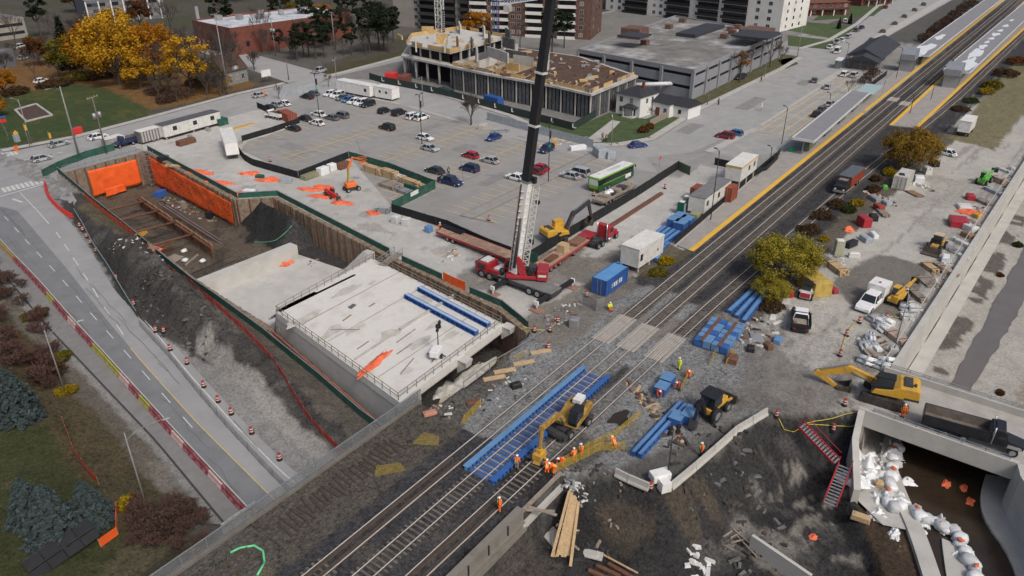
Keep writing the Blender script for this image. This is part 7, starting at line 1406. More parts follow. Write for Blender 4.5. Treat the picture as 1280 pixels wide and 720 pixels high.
def lattice(label,p,w_,z0,z1,m,name='tower_crane',cat='tower crane',step=2.2):
 e=thing(name,label,cat,(p[0],p[1],0),.3);mb=MB();h=w_/2;C4=[(-h,-h),(h,-h),(h,h),(-h,h)]
 for x,y in C4:mb.bar((x,y,z0),(x,y,z1),.2)
 z=z0;k=0
 while z<z1-step:
  for i in range(4):
   a,b=C4[i],C4[(i+1)%4];mb.bar((a[0],a[1],z),(b[0],b[1],z),.1);mb.bar((a[0],a[1],z),(b[0],b[1],z+step),.1)
  z+=step;k+=1
 mb.build('mast',m,e);return e
e=lattice('white tower crane mast with dark sign panels on the concrete frame',G(552,78),2.2,0,34,OFFW)
for s in(-1,1):
 MB().box((s*.62,-1.3,13.5),(.85,.1,7.2)).build('sign_panel',mat('navy sign',(.02,.03,.06),.5),e)
 for k in range(9):MB().box((s*.62,-1.37,10.6+.72*k),(.4,.03,.34)).build('lettering',OFFW,e)
e=lattice('blue and red tower crane mast with a pale jib beside the brick apartments',G(620,70),1.6,0,20,paint('crane mast blue',(.05,.09,.2)))
MB().bar((.9,-.9,9),(.9,-.9,20),.2).build('red_leg',RED,e);jb=MB()
for y in(-.6,.6):jb.bar((0,y,17),(14,y-10,17.6),.16).bar((0,y,18.6),(14,y-10,19),.16)
for k in range(12):
 t=k/12;jb.bar((14*t,-.6-10*t,17+.6*t),(14*t+1.1,.6-10*t-.8,18.6+.4*t),.1);jb.bar((14*t,.6-10*t,17+.6*t),(14*t+1.1,-.6-10*t-.8,18.6+.4*t),.1)
jb.build('jib',mat('pale blue crane',(.42,.48,.55),.5),e);MB().box((4,-3,15.8),(3,2,2.4)).build('counterweight',CONC,e)
e=lattice('slim white hoist mast with yellow legs on the brown site deck',G(682,118),1.2,6.7,22,OFFW,'hoist_mast','hoist mast',1.5);MB().bar((-.9,0,6.7),(-.9,0,22),.16).bar((.9,0,6.7),(.9,0,22),.16).build('yellow_leg',YEL,e);MB().box((0,0,20.5),(2.6,2.2,.5)).build('red_collar',RED,e)
def hgt(x,yb,yt,z=0):
 p=W(x,yb,z);d=math.hypot(p.x,p.y);y=yt-360;t=d/math.hypot(*ray(640,yt)[:2]);return HC+ray(640,yt)[2]*math.hypot(p.x*math.sin(PHI)+p.y*math.cos(PHI),0)/(FPX*math.cos(TH)-y*math.sin(TH))-z
BLG=mat('blue girder paint',(.035,.105,.31),.45,0,.1,1.2,dirt=.25,dcol=(.12,.2,.4),ds=1);BLT=mat('light blue paint',(.115,.235,.42),.5,0,.12,1.2,dirt=.3)
def girder(label,a,b,z,w_=.5,h=.5,lip=True,cat='girder',grp=None,name='blue_girder',top=BLT):
 a,b=Vector(a[:2]),Vector(b[:2]);d=b-a;L=d.length;e=MB();e.bx(-L/2,L/2,-w_/2,w_/2,h-.06,h).bx(-L/2,L/2,-w_/2,w_/2,0,.06).bx(-L/2,L/2,-.05,.05,.06,h-.06);n=int(L/1.0)
 for i in range(n+1):e.bx(-L/2+(L-.06)*i/n,-L/2+(L-.06)*i/n+.06,-w_/2+.02,w_/2-.02,.06,h-.06)
 c=(a+b)/2;o=e.build(name,BLG,None,(c.x,c.y,z),math.atan2(d.y,d.x));tag(o,label,cat,grp)
 if lip:MB().bx(-L/2,L/2,-w_*.3,w_*.3,h,h+.02).build('top_plate',top,o)
 return o
girder('long blue girder lying alone across the pale deck',W(507.5,370,.3),W(596,417,.3),.02,.75,.7,top=mat('pale blue strip',(.36,.45,.6),.5));girder('long blue girder lying along the deck edge by the orange panel',W(524,361,.3),W(611,407,.3),.02,.75,.7,top=mat('pale blue strip',(0,0,0)))
e=thing('track_span','blue bridge span with track and sleepers laid between two blue girders','bridge span',(57,T2(57),0))
for s,nm in((1.75,1),(-1.75,1)):
 o=MB().bx(-11.6,11.6,s-.35,s+.33,.45,.5).bx(-11.6,11.6,s-.12,s+.12,-.05,.45).bx(-11.6,11.6,s-.3,s+.3,-.05,0).build('girder',BLT if s>0 else BLG,e)
 for i in range(36):MB().bx(-11.4+.64*i,-11.2+.64*i,s-.42,s-.3,.1,.42).build('bolt_block',BLG,o)
for i in range(46):MB().bx(-11.3+i*.5,-11.14+i*.5,-1.3,1.3,-.02,.1).build('sleeper',(SLEEP,WOODG)[i%2],e)
MB().bx(-11.5,11.5,-1.5,1.5,-.03,.04).build('deck_plate',BLG,e)
for i,(a,b)in enumerate((((791,570),(850,507)),((799,573),(857,509)))):girder('blue beam in the loose pair among the gravel, %s the yellow mesh'%('nearer' if i==0 else 'farther from'),W(*a,0),W(*b,0),.02,.55,.6)
for i in range(3):girder('long blue beam in the stack below the rounded willow, %s the track'%('nearest','middle one from','farthest from')[i],W(911+9*i,392+6*i,0),W(945+7*i,361+2*i,0),.02,.8,.5)
for i in range(4):girder('blue girder stored beside the white cabin, %s from the yard side'%ORD[i],W(806+4.2*i,304+2.6*i,.8),W(831+6*i,283.5+2*i,.8),.25,.8,.75)
def bbox(label,x,y,s=(2.0,1.5,1.1),rz=.05,z=0,name='blue_box',m=BLG,t=BLT,cat='box',g=None):
 p=W(x,y,0);e=thing(name,label,cat,(p.x,p.y,z),rz,g);MB().bx(-s[0]/2,s[0]/2,-s[1]/2,s[1]/2,.08,s[2]).build('body',m,e,bevel=.04);MB().bx(-s[0]/2-.03,s[0]/2+.03,-s[1]/2-.03,s[1]/2+.03,s[2],s[2]+.05).build('lid',t,e);MB().bx(-s[0]/2,s[0]/2,-s[1]/2+.1,-s[1]/2+.3,0,.08).bx(-s[0]/2,s[0]/2,s[1]/2-.3,s[1]/2-.1,0,.08).build('skids',WOODG,e)
for x,y,lab in((827,491,'near'),(834,480,'far'),(845.5,529,'small'),(862,525,'large')):bbox({'near':'blue box beside the track, nearer the excavated pit hole','far':'blue box beside the track, nearer the crossing panels','small':'smaller blue box beside the pair of blue beams','large':'bigger blue box between the blue beams and the backhoe'}[lab],x,y,(1.7,1.4,1.1)if lab!='large' else(2.3,1.5,1.2))
for i,(x,y)in enumerate(((842,284),(850,279),(850,288),(858,283))):bbox('blue crate in the block of four behind the blue girders, %s'%('left one','back one','front one','right one')[i],x,y,(2.2,2.0,1.7))
for i,(x,y)in enumerate(((818,318),(826,314),(820,326),(769,337),(775,334),(831,309))):bbox('small blue block %s'%('at the right end of the white cabin','beside the end of the blue girders','lowest by the white cabin end','at the left end of the white cabin','between white cabin and blue container','nearest the platform end')[i],x,y,(1.5,1.0,.8))
e=thing('block_bundle','bundle of light blue blocks with rust brown straps beside the tracks','block bundle',G(898,424),.06)
for i in range(6):
 for j in range(4):MB().bx(-3.4+1.15*i,-2.35+1.15*i,-2.3+1.15*j,-1.25+1.15*j,.1+.25*(i%2),1.1+.05*((i+j)%3)).build('block',BLT if(i+2*j)%3 else BLG,e,bevel=.06)
for y in(-1.2,1.1):MB().bx(-3.5,3.5,y-.14,y+.3,1.14,1.22).build('strap',RUST,e)
def barrel(label,p,s=1.0,g=None):
 if 'barrel' not in NEXT:
  e=thing('traffic_barrel','','barrel',(0,0,0));MB().cyl((0,0,.08),(0,0,1.0),.24,.19,12).build('drum',mat('barrel red orange',(.3,.045,.03),.6,0,.2,3,dirt=.4),e);MB().cyl((0,0,.0),(0,0,.09),.34,None,12).build('base',BLACK,e)
  for z in(.35,.68):MB().cyl((0,0,z),(0,0,z+.13),.236-.052*z+.012,.23-.052*z+.006,12,0,False).build('band',OFFW,e)
  NEXT['barrel']=e;c=e
 else:c=copy_tree(NEXT['barrel'])
 c.location=p;c.scale=(s,s,s);c.rotation_euler=(rnd.uniform(-.05,.05),rnd.uniform(-.05,.05),0);c['label']=label
 if g:c['group']=g
gb='barrels along the sunken road'
for i,q in enumerate(((349.5,575),(315,542),(289.5,518),(273,502.5),(255,484),(234,455),(213,438),(195,415),(205,416),(167.5,382))):barrel('red traffic barrel on the road shoulder, %s up from the railway bridge'%ORD[i],W(*q),1.0,gb)
for i,q in enumerate(((145.5,349.5),(121,315),(114,305),(109,297),(104,289),(100,284))):barrel('red traffic barrel beside the green roadside hoarding, %s from its lower end'%ORD[i],W(*q),.95,gb)
for q,lab in(((668,415),'on the taped line left of the crossing'),((687,414.5),'in the middle of the yellow taped line'),((697,403),'at the upper end of the yellow tape by the white block'),((685.5,436),'by the wire rails near the timber mats'),((1049.5,445),'at the corner of the white bundle store'),((1074,404),'between the service pickup and white bundles'),((1107.5,399),'by the far end of the white bundles'),((1058,420),'beside the brown heap at the bundle store'),((1055,507),'under the large excavator boom'),((970,521),'at the top of the dark slope by the yellow hose'),((1041,539),'above the red stairs near the wing wall'),((813.5,612),'between concrete barriers and the light tower'),((338,202),'left of two behind the box trailer'),((350,206),'x'),((742,245),'by the rusty beam near the flatbed'),((831,236),'at the end of the black hoarding by the rusty steel'),((733,371),'left of the blue container'),((745,352),'behind the blue container by the cone'),((611,276),'on the tan kerb island tip')):
 if lab!='x':barrel('red traffic barrel '+lab,W(*q))
bh=lambda lab,pts,**k:fence('black_hoarding',lab,px(*pts),k.pop('h',1.6),BHOARD,DSTEEL,2.6,.06,cat='hoarding',**k)
bh('curved black hoarding round the lot beside the long box trailer',((300,193),(306,201),(316,207),(340,214),(373,223)));bh('black hoarding running up to the boom lift corner',((374,223),(436,198)));bh('black hoarding with a concrete base behind the box trailer',((303,178),(340,167),(375,155)),base=CONC);bh('long black hoarding between the lot and the crane trailers',((490,265),(560,286),(610,309),(658,327)));bh('long black hoarding between the flatbeds and the concrete yard',((662,327),(726,288),(800,243),(847,212)),h=1.9);bh('short black hoarding at the street entrance of the yard',((322,135),(338,142)))
bh('black hoarding behind the yellow trimmed office container',((893,206),(912,210)));bh('black hoarding beside the platform fence at the paved apron',((932,222),(958,214),(972,200)),h=1.2)
fence('green_hoarding','green hoarding behind the timber packs in the lot corner',px((437,198),(486,212),(544,235)),1.6,DGREEN,DSTEEL,2.6,.06,cat='hoarding');o=fence('green_hoarding','green hoarding with a white notice beside the timber packs',px((544,236),(491,263)),1.9,DGREEN,DSTEEL,2.6,.06,cat='hoarding');a,b=W(544,236,0),W(491,263,0);c=(a+b)/2;wb(MB().box((c.x,c.y,1.3),(2.4,.14,.8),math.atan2((b-a).y,(b-a).x)),'notice',WHITE,o)
fence('green_hoarding','short green hoarding closing the end of the long black hoarding',px((847,212),(862,219)),1.9,mat('faded green board',(.09,.14,.08),.8,0,.2,1),DSTEEL,2,.06,cat='hoarding');fence('green_hoarding','short green hoarding at the corner beside the yellow excavator',px((658,327),(672,331)),1.9,DGREEN,DSTEEL,2,.08,cat='hoarding')
fence('panel_fence','grey sheet panel fence between the street and parked black sedans',px((349,124),(372,117),(397,111)),1.9,GREYP,STEEL,2.4,.05);fence('panel_fence','grey sheet panel fence along the cross street beside material heaps',px((609,150),(660,164),(700,174),(741,185)),2.0,GREYP,STEEL,2.6,.05)
SH=mat('site hoarding dark',(.03,.045,.042),.7,0,.15,.8);hp_=px((462,99),(478,104),(520,112),(560,121),(640,143),(716,163));o=fence('site_hoarding','dark hoarding with white curved marks round the building site',hp_,2.0,SH,DSTEEL,2.6,.06,cat='hoarding');fence('site_hoarding','dark hoarding running back beside the white house garden',px((717,163),(735,152),(755,140)),2.0,SH,DSTEEL,2.6,.06,cat='hoarding')
for p in resample(hp_,6.4)[1:]:
 d=Vector((-.97,-.2))*.08;MB().box((p[0]-hp_[0][0]-.09,p[1]-hp_[0][1],1.3),(.04,.3,.9),.2).box((p[0]-hp_[0][0]-.09,p[1]-hp_[0][1]-.5,.8),(.04,1.0,.25),.2).build('white_mark',OFFW,o)
fence('wooden_fence','weathered wooden fence beside the white bungalow',px((812,158),(853,138)),1.7,WOODG,WOODG,2,.06);fence('platform_fence','black railing along the back of the station platform',[(109.5,47.3),(168,50.0)],1.3,mat('black mesh',(.02,.02,.022),.6,0,0,alpha=.75),BLACKM,2.2,.03);fence('platform_fence','dark railing beside the station forecourt',[(227,50.3),(268,50.6)],1.6,mat('black mesh',(0,0,0)),BLACKM,2.2,.03)
fence('chain_link_fence','pale wire fence along the top of the creek wall',[(91,9.9),(113,9.1),(193,6.1),(260,4)],1.5,None,mat('pale post',(.45,.44,.42),.7),3.2,.03,top=mat('pale post',(0,0,0)),gap=.3);fence('chain_link_fence','galvanised wire fence corner beside the blue container',px((728,380),(745,389),(756,384)),1.8,MESHG,STEEL,2,.03)
for lab,pts,h in(('yellow mesh barrier along the excavation edge beside the workers',((690,592),(720,578),(750,563),(781,562)),1.1),('upper yellow mesh barrier along the rail edge',((700,582),(735,562),(770,545),(800,520)),1.0),('bent yellow mesh barrier standing by the orange worker',((851,490),(862,468)),1.2),('yellow mesh pen beside the bundle of blue blocks',((887,456),(895,440),(918,446),(907,457)),.9),('yellow mesh barrier with white notices beside the track',((562,533),(580,529),(601,508)),1.1),('yellow mesh barrier above the tarpaulin slope',((517,514),(548,492),(562,484)),1.0),('yellow mesh barrier at the far end of the deck trench',((606,446),(640,425)),1.0),('yellow mesh barrier at the crane end of the hoarding',((640,424),(652,420)),1.0)):fence('mesh_barrier',lab,px(*pts),h,MESHY,mat('yellow post',(.5,.33,.04),.7),2.2,.03,cat='mesh barrier',pw=.05)
for i,q in enumerate((((468,596),(508,588),(500,578),(470,582)),((514,555),(548,557),(549,545),(530,540)),((648,450),(660,441),(655,437),(640,446)))):sheet('m',px(*q,z=.25),.25,MESHY);o=COL.objects[-1];o.name='barrier_mesh';del o['kind'];tag(o,'yellow mesh panel lying on %s'%('the old track bed by the fence','rubble beside the track','timber mats by the wire rails')[i],'mesh panel');o.rotation_euler=(.0,0,0)
fence('wire_rail','slack wire railing leading from the deck trench to the white block',px((580,486),(612,462),(650,440),(690,415),(716,404)),1.0,None,STEEL,3.2,.03,top=STEEL,cat='railing')
for i,(x,y)in enumerate(((631,464),(655,454),(676,440),(618,473))):o=MB().bx(-1.4,1.4,-.35,.35,0,.16).bx(-1.4,1.4,-.12,-.1,.16,.17).build('timber_mat',WOOD,None,G(x,y),-.62);tag(o,'pale timber mat on the gravel beside the track, %s from the crossing'%ORD[(2,1,0,3)[i]],'timber mat')
JB=mat('concrete barrier',(.43,.42,.39),.85,0,.1,1.5,dirt=.4,ds=1);q=px((769,594),(785,602),(811,613));[barrier('short concrete barrier left of the light tower, %s'%('end piece','piece beside the red barrel')[i],q[i],q[i+1],JB,lambda x,y:0,h=.95)for i in range(2)]
q=resample(px((838,612),(868,587),(892,566),(920,541),(958,518)),3.4);[barrier('concrete barrier in the long row above the dark slope, %s from the light tower'%ORD[i],q[i],q[i+1],JB,lambda x,y:0,h=.95,group='concrete barriers above the slope')for i in range(len(q)-1)]
def skin(name,pts,edges,rad,m,parent):
 me=bpy.data.meshes.new(name);me.from_pydata(pts,edges,[]);me.materials.append(m);o=bpy.data.objects.new(name,me);COL.objects.link(o);o.parent=parent
 s=o.modifiers.new('skin','SKIN');sv=me.skin_vertices[0].data if me.skin_vertices else None
 if sv is None:
  bm=bmesh.new();bm.from_mesh(me);bm.verts.layers.skin.verify();bm.to_mesh(me);bm.free();sv=me.skin_vertices[0].data
 for i,r in enumerate(rad):sv[i].radius=(r,r)if not hasattr(r,'__len__')else r
 sv[0].use_root=True;u=o.modifiers.new('smooth','SUBSURF');u.levels=1;u.render_levels=1;return o
POSES=dict(stand=dict(hip=(0,0,.92),chest=(.02,0,1.36),neck=(.03,0,1.5),head=(.05,0,1.63),el=(.02,.3,1.12),ha=(.16,.3,.9),er=(.0,-.3,1.12),hr=(.12,-.28,.88),kl=(.03,.1,.5),fl=(0,.11,.06),kr=(.03,-.1,.5),fr=(0,-.11,.06)),akimbo=dict(hip=(0,0,.92),chest=(.02,0,1.36),neck=(.03,0,1.5),head=(.05,0,1.63),el=(-.02,.42,1.18),ha=(.12,.24,1.0),er=(-.02,-.42,1.18),hr=(.12,-.24,1.0),kl=(.03,.14,.5),fl=(0,.2,.06),kr=(.03,-.14,.5),fr=(0,-.2,.06)),walk=dict(hip=(0,0,.9),chest=(.04,0,1.34),neck=(.06,0,1.48),head=(.09,0,1.61),el=(-.14,.28,1.12),ha=(-.05,.28,.88),er=(.18,-.28,1.12),hr=(.32,-.24,.95),kl=(.2,.1,.52),fl=(.26,.1,.06),kr=(-.06,-.1,.48),fr=(-.3,-.1,.1)),bend=dict(hip=(-.15,0,.86),chest=(.25,0,1.12),neck=(.36,0,1.18),head=(.48,0,1.2),el=(.36,.28,.86),ha=(.5,.16,.6),er=(.36,-.28,.86),hr=(.5,-.16,.6),kl=(.04,.12,.46),fl=(-.05,.14,.06),kr=(.04,-.12,.46),fr=(-.05,-.14,.06)),sit=dict(hip=(0,0,.42),chest=(.05,0,.86),neck=(.08,0,.99),head=(.12,0,1.12),el=(.12,.28,.66),ha=(.36,.16,.56),er=(.12,-.28,.66),hr=(.36,-.16,.56),kl=(.42,.14,.46),fl=(.5,.16,.06),kr=(.42,-.14,.46),fr=(.5,-.16,.06)))
PPL={}
def person_proto(pose):
 d={k:Vector(v)for k,v in POSES[pose].items()};e=thing('person','','person',(0,0,0));sl,sr=d['chest']+Vector((0,.19,.03)),d['chest']+Vector((0,-.19,.03));hl,hr_=d['hip']+Vector((0,.1,-.04)),d['hip']+Vector((0,-.1,-.04));toe=Vector((.16,0,-.02))
 V=[d['hip'],d['chest'],d['neck'],d['head']+Vector((0,0,-.04)),d['head']+Vector((0,0,.1)),sl,d['el'],d['ha'],d['ha']+(d['ha']-d['el']).normalized()*.14,sr,d['er'],d['hr'],d['hr']+(d['hr']-d['er']).normalized()*.14,hl,d['kl'],d['fl'],d['fl']+toe,hr_,d['kr'],d['fr'],d['fr']+toe]
 E_=[(0,1),(1,2),(2,3),(3,4),(1,5),(5,6),(6,7),(7,8),(1,9),(9,10),(10,11),(11,12),(0,13),(13,14),(14,15),(15,16),(0,17),(17,18),(18,19),(19,20)]
 skin('body',V,E_,[.13,.14,.06,.1,.085,.07,.05,.036,.03,.07,.05,.036,.03,.09,.065,.05,.04,.09,.065,.05,.04],SKIN,e)
 skin('jacket',[d['hip']+Vector((0,0,-.02)),d['chest'],d['neck']+Vector((0,0,-.04)),sl,d['el'],d['ha'],sr,d['er'],d['hr']],[(0,1),(1,2),(1,3),(3,4),(4,5),(1,6),(6,7),(7,8)],[.18,.2,.09,.115,.085,.06,.115,.085,.06],HIVO,e)
 skin('trousers',[d['hip']+Vector((0,0,-.04)),hl,d['kl'],d['fl'],hr_,d['kr'],d['fr']],[(0,1),(1,2),(2,3),(0,4),(4,5),(5,6)],[.17,.125,.095,.085,.125,.095,.085],HIVO,e)
 for f in('fl','fr'):MB().box(d[f]+Vector((.07,0,.0)),(.32,.13,.13),0,0,.8).build('boot',BLACK,e)
 h=d['head']+Vector((0,0,.06));MB().ball(h,.145,10,6,0,1.1,.95,.8).box(h+Vector((.1,0,-.01)),(.14,.2,.03)).build('helmet',WHITE,e);b=MB();c=d['chest'];hb=d['hip']
 for s in(-1,1):b.bar(c+Vector((.19,s*.09,.05)),hb+Vector((.18,s*.09,.05)),.06,.03).bar(c+Vector((-.19,s*.09,.05)),hb+Vector((-.18,s*.09,.05)),.06,.03)
 b.build('reflective_stripes',mat('reflective yellow',(.7,.72,.25),.4,0,0),e);f_=MB();hd_=d['head']+Vector((.1,0,0));f_.box(hd_+Vector((.012,0,-.02)),(.03,.03,.05)).box(hd_+Vector((0,.04,.02)),(.02,.03,.015)).box(hd_+Vector((0,-.04,.02)),(.02,.03,.015)).box(hd_+Vector((0,0,-.07)),(.015,.06,.015)).build('face',mat('face features',(.25,.12,.09),.6,0,0),e);return e
def person(x,y,pose,rz,label,jac=None,tro=None,hat=None,z=None,s=1.04):
 e=PPL.get(pose)
 if e is None:e=PPL[pose]=person_proto(pose)
 else:e=copy_tree(e)
 p=W(x,y,z);e.location=p;e.rotation_euler=(0,0,rz);e.scale=(s,s,s);e['label']=label
 for n,m in(('jacket',jac),('trousers',tro),('helmet',hat)):
  if m:recolor(e,n,m)
GH=mat('grey cloth',(.1,.1,.11),.9,0,.2);HB=mat('dark hair',(.02,.015,.012),.8)
for a in((625,639,'akimbo',2.2,'worker in orange with arms spread standing on the rail by the bridge parapet'),(717,577,'stand',1,'worker in orange on the left of two by the yellow mesh'),(726,571,'stand',2.5,'worker in orange on the right of two by the yellow mesh'),(683.5,591,'bend',.6,'worker in orange crouching at the left of the group on the bare track'),(692,592,'bend',2,'worker in orange bending in the middle of the group on the track'),(702,583,'bend',2.8,'worker in red orange bending at the right of the group on the track',mat('red orange cloth',(.6,.05,.03),.8)),(646,586,'stand',.2,'worker in brown and orange beside the blue girder',HIVO,WOODG),(876,570,'stand',2.4,'worker in orange vest and dark trousers behind the concrete barriers',None,DENIM),(848.5,462,'stand',2.6,'worker all in bright yellow standing near the crossing panels',HIVY,HIVY),(860,472,'bend',3.6,'worker in orange stooping at the top of the yellow mesh'),(847.5,487,'bend',3,'worker in red stooping by the torn fence line',REDB,GH),(882.5,509,'stand',1,'worker in orange beside the front of the backhoe'),(875,515,'stand',5,'worker in red jacket left of the backhoe',REDB,DENIM),(762,387,'sit',4,'worker in yellow jacket and orange trousers sitting by the wire fence',HIVY,HIVO),(767,561,'bend',1,'worker in orange bending behind the yellow mesh barrier'),(822,497,'bend',4,'worker in red orange kneeling beside the blue boxes',mat('red orange cloth',(0,0,0)),GH),(1128,521,'stand',3,'worker in orange beside the large excavator tracks'),(550,290,'stand',5,'worker in orange beside the pale blue drum in the yard'),(553.5,229,'walk',3,'pedestrian in grey walking beside the navy pickup',GH,DENIM,HB),(561,219,'walk',1,'pedestrian in black walking behind the navy pickup',DENIM,DENIM,HB),(753,175,'walk',4,'pedestrian in black on the left of two on the corner',DENIM,DENIM,HB),(757.5,177,'walk',4,'pedestrian in dark coat on the right of two on the corner',GH,DENIM,HB),(898,131,'stand',1,'person in dark clothes against the garage wall by the lamp',DENIM,DENIM,HB),(951,102,'walk',5,'pedestrian in dark clothes beside the black car at the garage',DENIM,DENIM,HB),(1062.5,75,'walk',5,'person in a red jacket outside the station building',REDB,DENIM,HB),(1130,0+545,'stand',2,'')):
 if a[4]:person(*a,z=.02 if a[1]>515 and a[0]>1100 else 0)
def pole(label,x,yb,yt,m,r=.13,arm=0,arms=None,name='street_lamp',cat='street lamp',cans=0,head=True,az=0,sign=None,z=None,cross=0):
 p=W(x,yb)if z is None else W(x,yb,z);h=hgt(x,yb,yt,p.z);e=thing(name,label,cat,p,az);MB().cyl((0,0,-.2),(0,0,h),r,r*.6,8).build('pole',m,e)
 for k,L in enumerate(arms or([arm]if arm else[])):MB().tube([(0,0,h-.9),(L*.35,0,h-.1),(L,0,h+.15)],.05).build('arm',m,e);MB().box((L+(.3 if L>0 else-.3),0,h+.14),(.8,.3,.14),0,0,.7).build('lamp_head',STEEL if m is not BLACKM else BLACKM,e)
 if cross:MB().bx(-.06,.06,-cross,cross,h-.4,h-.25).build('crossarm',WOODG,e);[MB().cyl((0,y,h-.25),(0,y,h-.02),.05).build('insulator',CONC,e)for y in(-cross*.85,-cross*.4,cross*.4,cross*.85)]
 for i in range(cans):MB().cyl((.0,(-.75,.75)[i%2],h*.62),(0,(-.75,.75)[i%2],h*.62+1.3),.38).build('transformer',STEEL,e)
 if sign:MB().box((0,-.12,h*sign[0]),(.75,.06,sign[1])).build('sign',sign[2],e)
 return e
PG=mat('grey pole',(.24,.24,.235),.7,.2,.1,2);WP=mat('utility pole',(.15,.135,.12),.9,0,.2,1);GS=mat('green sign',(.02,.2,.15),.5)
pole('tall grey utility pole with curved lamp arm above the ivy hoarding',98,192,108,PG,.22,-3,name='utility_pole',cat='utility pole',az=.3);pole('utility pole with crossarm and two grey transformers at the pit end',133.5,192,120,WP,.18,name='utility_pole',cat='utility pole',cans=2,cross=1.6,az=1.9);pole('tall utility pole with a lamp arm beside the cottage',286,118.5,17,PG,.2,2.6,name='utility_pole',cat='utility pole',az=.6,cross=1.2);pole('utility pole with transformers near the white van',345,70,22,PG,.18,name='utility_pole',cat='utility pole',cans=2,cross=1.2);pole('bare concrete pole behind the pine row',419,62,15,PG,.2,name='utility_pole',cat='utility pole',cross=1);pole('short dark timber pole on the kerb opposite the panel fence',361,100,75,WP,.16,name='utility_pole',cat='utility pole');pole('thin pole by the garden bed at the street corner',40,181,124,PG,.12,1.5,az=2)
pole('grey street lamp with twin arms behind the long white trailer',421.5,106,74,PG,.12,arms=(1.8,-1.8),az=.6);pole('grey street lamp with twin arms on the corner by the white house',764,182,148,PG,.12,arms=(2.2,1.2),az=.6);pole('grey street lamp on the grass beside the parking garage',884,132,94,PG,.12,1.6,az=.3);pole('grey street lamp in front of the far garage corner',955,97,62,PG,.12,1.8,az=.2);pole('grey street lamp at the lawn corner by the station street',996.5,71,33,PG,.12,1.6,az=.4);pole('grey street lamp in front of the formwork on the cross street',529,133,96,PG,.12,arms=(1.8,),az=3.6)
for x,yb,yt,lab in((399.5,147,91,'in the upper lot beside white sedans'),(527.5,180,118,'beside the white suv pair'),(685.5,227,154,'on the kerb island right of the crane boom')):e=pole('dark lamp with banner and green sign '+lab,x,yb,yt,BLACKM,.1,arms=(.6,-.6),sign=(.62,.5,GS));MB().box((.3,0,hgt(x,yb,yt)*.8),(.5,.08,1.6)).build('banner',BLACKM,e)
for x,yb,yt,lab in((888,276,188,'in front of the long grey roofed office container'),(977,180,134,'beside the paved apron and short canopy'),(962,205,184,'short one behind the black platform railing'),(1137,143,118,'on the island platform beside the ochre willow'),(1163,126,98,'on the island platform near its end'),(1120,98,60,'beside the station canopy stair tower'),(1037,127,117,'among cars behind the short canopy'),(1057,77,54,'outside the station building'),(1186,100,74,'against the island stair tower'),(923,236,209,'beside the yellow trimmed office container')):pole('black lamp '+lab,x,yb,yt,BLACKM,.09,.7,az=1.2)
for x,yb,yt,lab in((82,492,413,'above the bank of brown shrubs'),(184,636,541,'on the left verge near the bridge')):pole('grey lamp post with a long road arm '+lab,x,yb,yt,PG,.1,3.6,az=-.35)
e=pole('portable lamp post on a pale concrete block beside the creek wall',1116,442,368,PG,.1,1.2,az=.4);MB().box((0,0,.45),(1.1,1.1,.9),0,0,.9).build('block',CONC,e)
for x,yb,yt,lab,k in((38,184,157,'left yellow traffic signal at the zebra crossing',1),(66,186,167,'right yellow traffic signal beside the street corner',1)):
 e=pole(lab,x,yb,yt-3,PG,.08,name='traffic_signal',cat='traffic signal');h=hgt(x,yb,yt);MB().box((.15,0,h-.5),(.4,.4,1.2)).build('signal_head',mat('signal yellow',(.6,.36,.03),.5),e)
e=pole('yellow diamond road sign at the left street corner',12,178,158,PG,.05,name='road_sign',cat='road sign');MB().box((0,-.05,2.6),(.9,.05,.9),0,0,1).build('plate',mat('signal yellow',(0,0,0)),e).rotation_euler=(0,.78,0);e=pole('blue street name sign with dark boards at the left edge',7,168,146,PG,.06,name='road_sign',cat='road sign');MB().box((0,-.1,4.2),(2.4,.06,.5)).build('plate',BLG,e);MB().box((.3,-.1,3.3),(1.4,.06,.8)).build('plate',REDB,e)
o=load('orange diamond construction sign on the pavement corner','road_sign','road sign',(1.1,.1,1.3),G(21,189),ORG,.5,lambda m:m.bx(-.3,.3,-.3,.3,0,.12));load('grey electrical cabinet at the left street corner','utility_box','cabinet',(1.1,.8,1.7),G(22,177),mat('cabinet grey',(.3,.33,.36),.6),.3);load('red news box on the lawn edge','news_box','box',(2.4,1,1.5),G(97,167),REDB,.2);e=pole('white billboard beside the grass corner',334,103,92,PG,.08,name='billboard',cat='billboard');MB().box((0,0,2.8),(3.4,.12,2)).build('board',WHITE,e)
sheet('planting_bed',px((19,138),(45,130.5),(65,144.5),(33,152.5)),.06,mat('bed mulch',(.075,.05,.042),.95,0,.3,1));q=px((19,138),(45,130.5),(65,144.5),(33,152.5));tag(wallstrip(MB(),q+[q[0]],.5,0,.35).build('bed_edging',CONC),'pale concrete edging round the brown planting bed','edging');pole('stop sign post with round red plate near the long black hoarding',824,208,196,PG,.04,name='road_sign',cat='road sign',sign=(.9,.7,REDB));pole('red road works sign on the street by the panel fence',331,124,114,PG,.04,name='road_sign',cat='road sign',sign=(.85,.9,ORG));pole('blue square sign on the glass roofed walkway',1103,116,101,PG,.05,name='road_sign',cat='road sign',sign=(.9,1.0,BLT));pole('white and blue bus stop sign at the kerb',951,139,129,PG,.05,name='road_sign',cat='road sign',sign=(.8,1.2,OFFW))
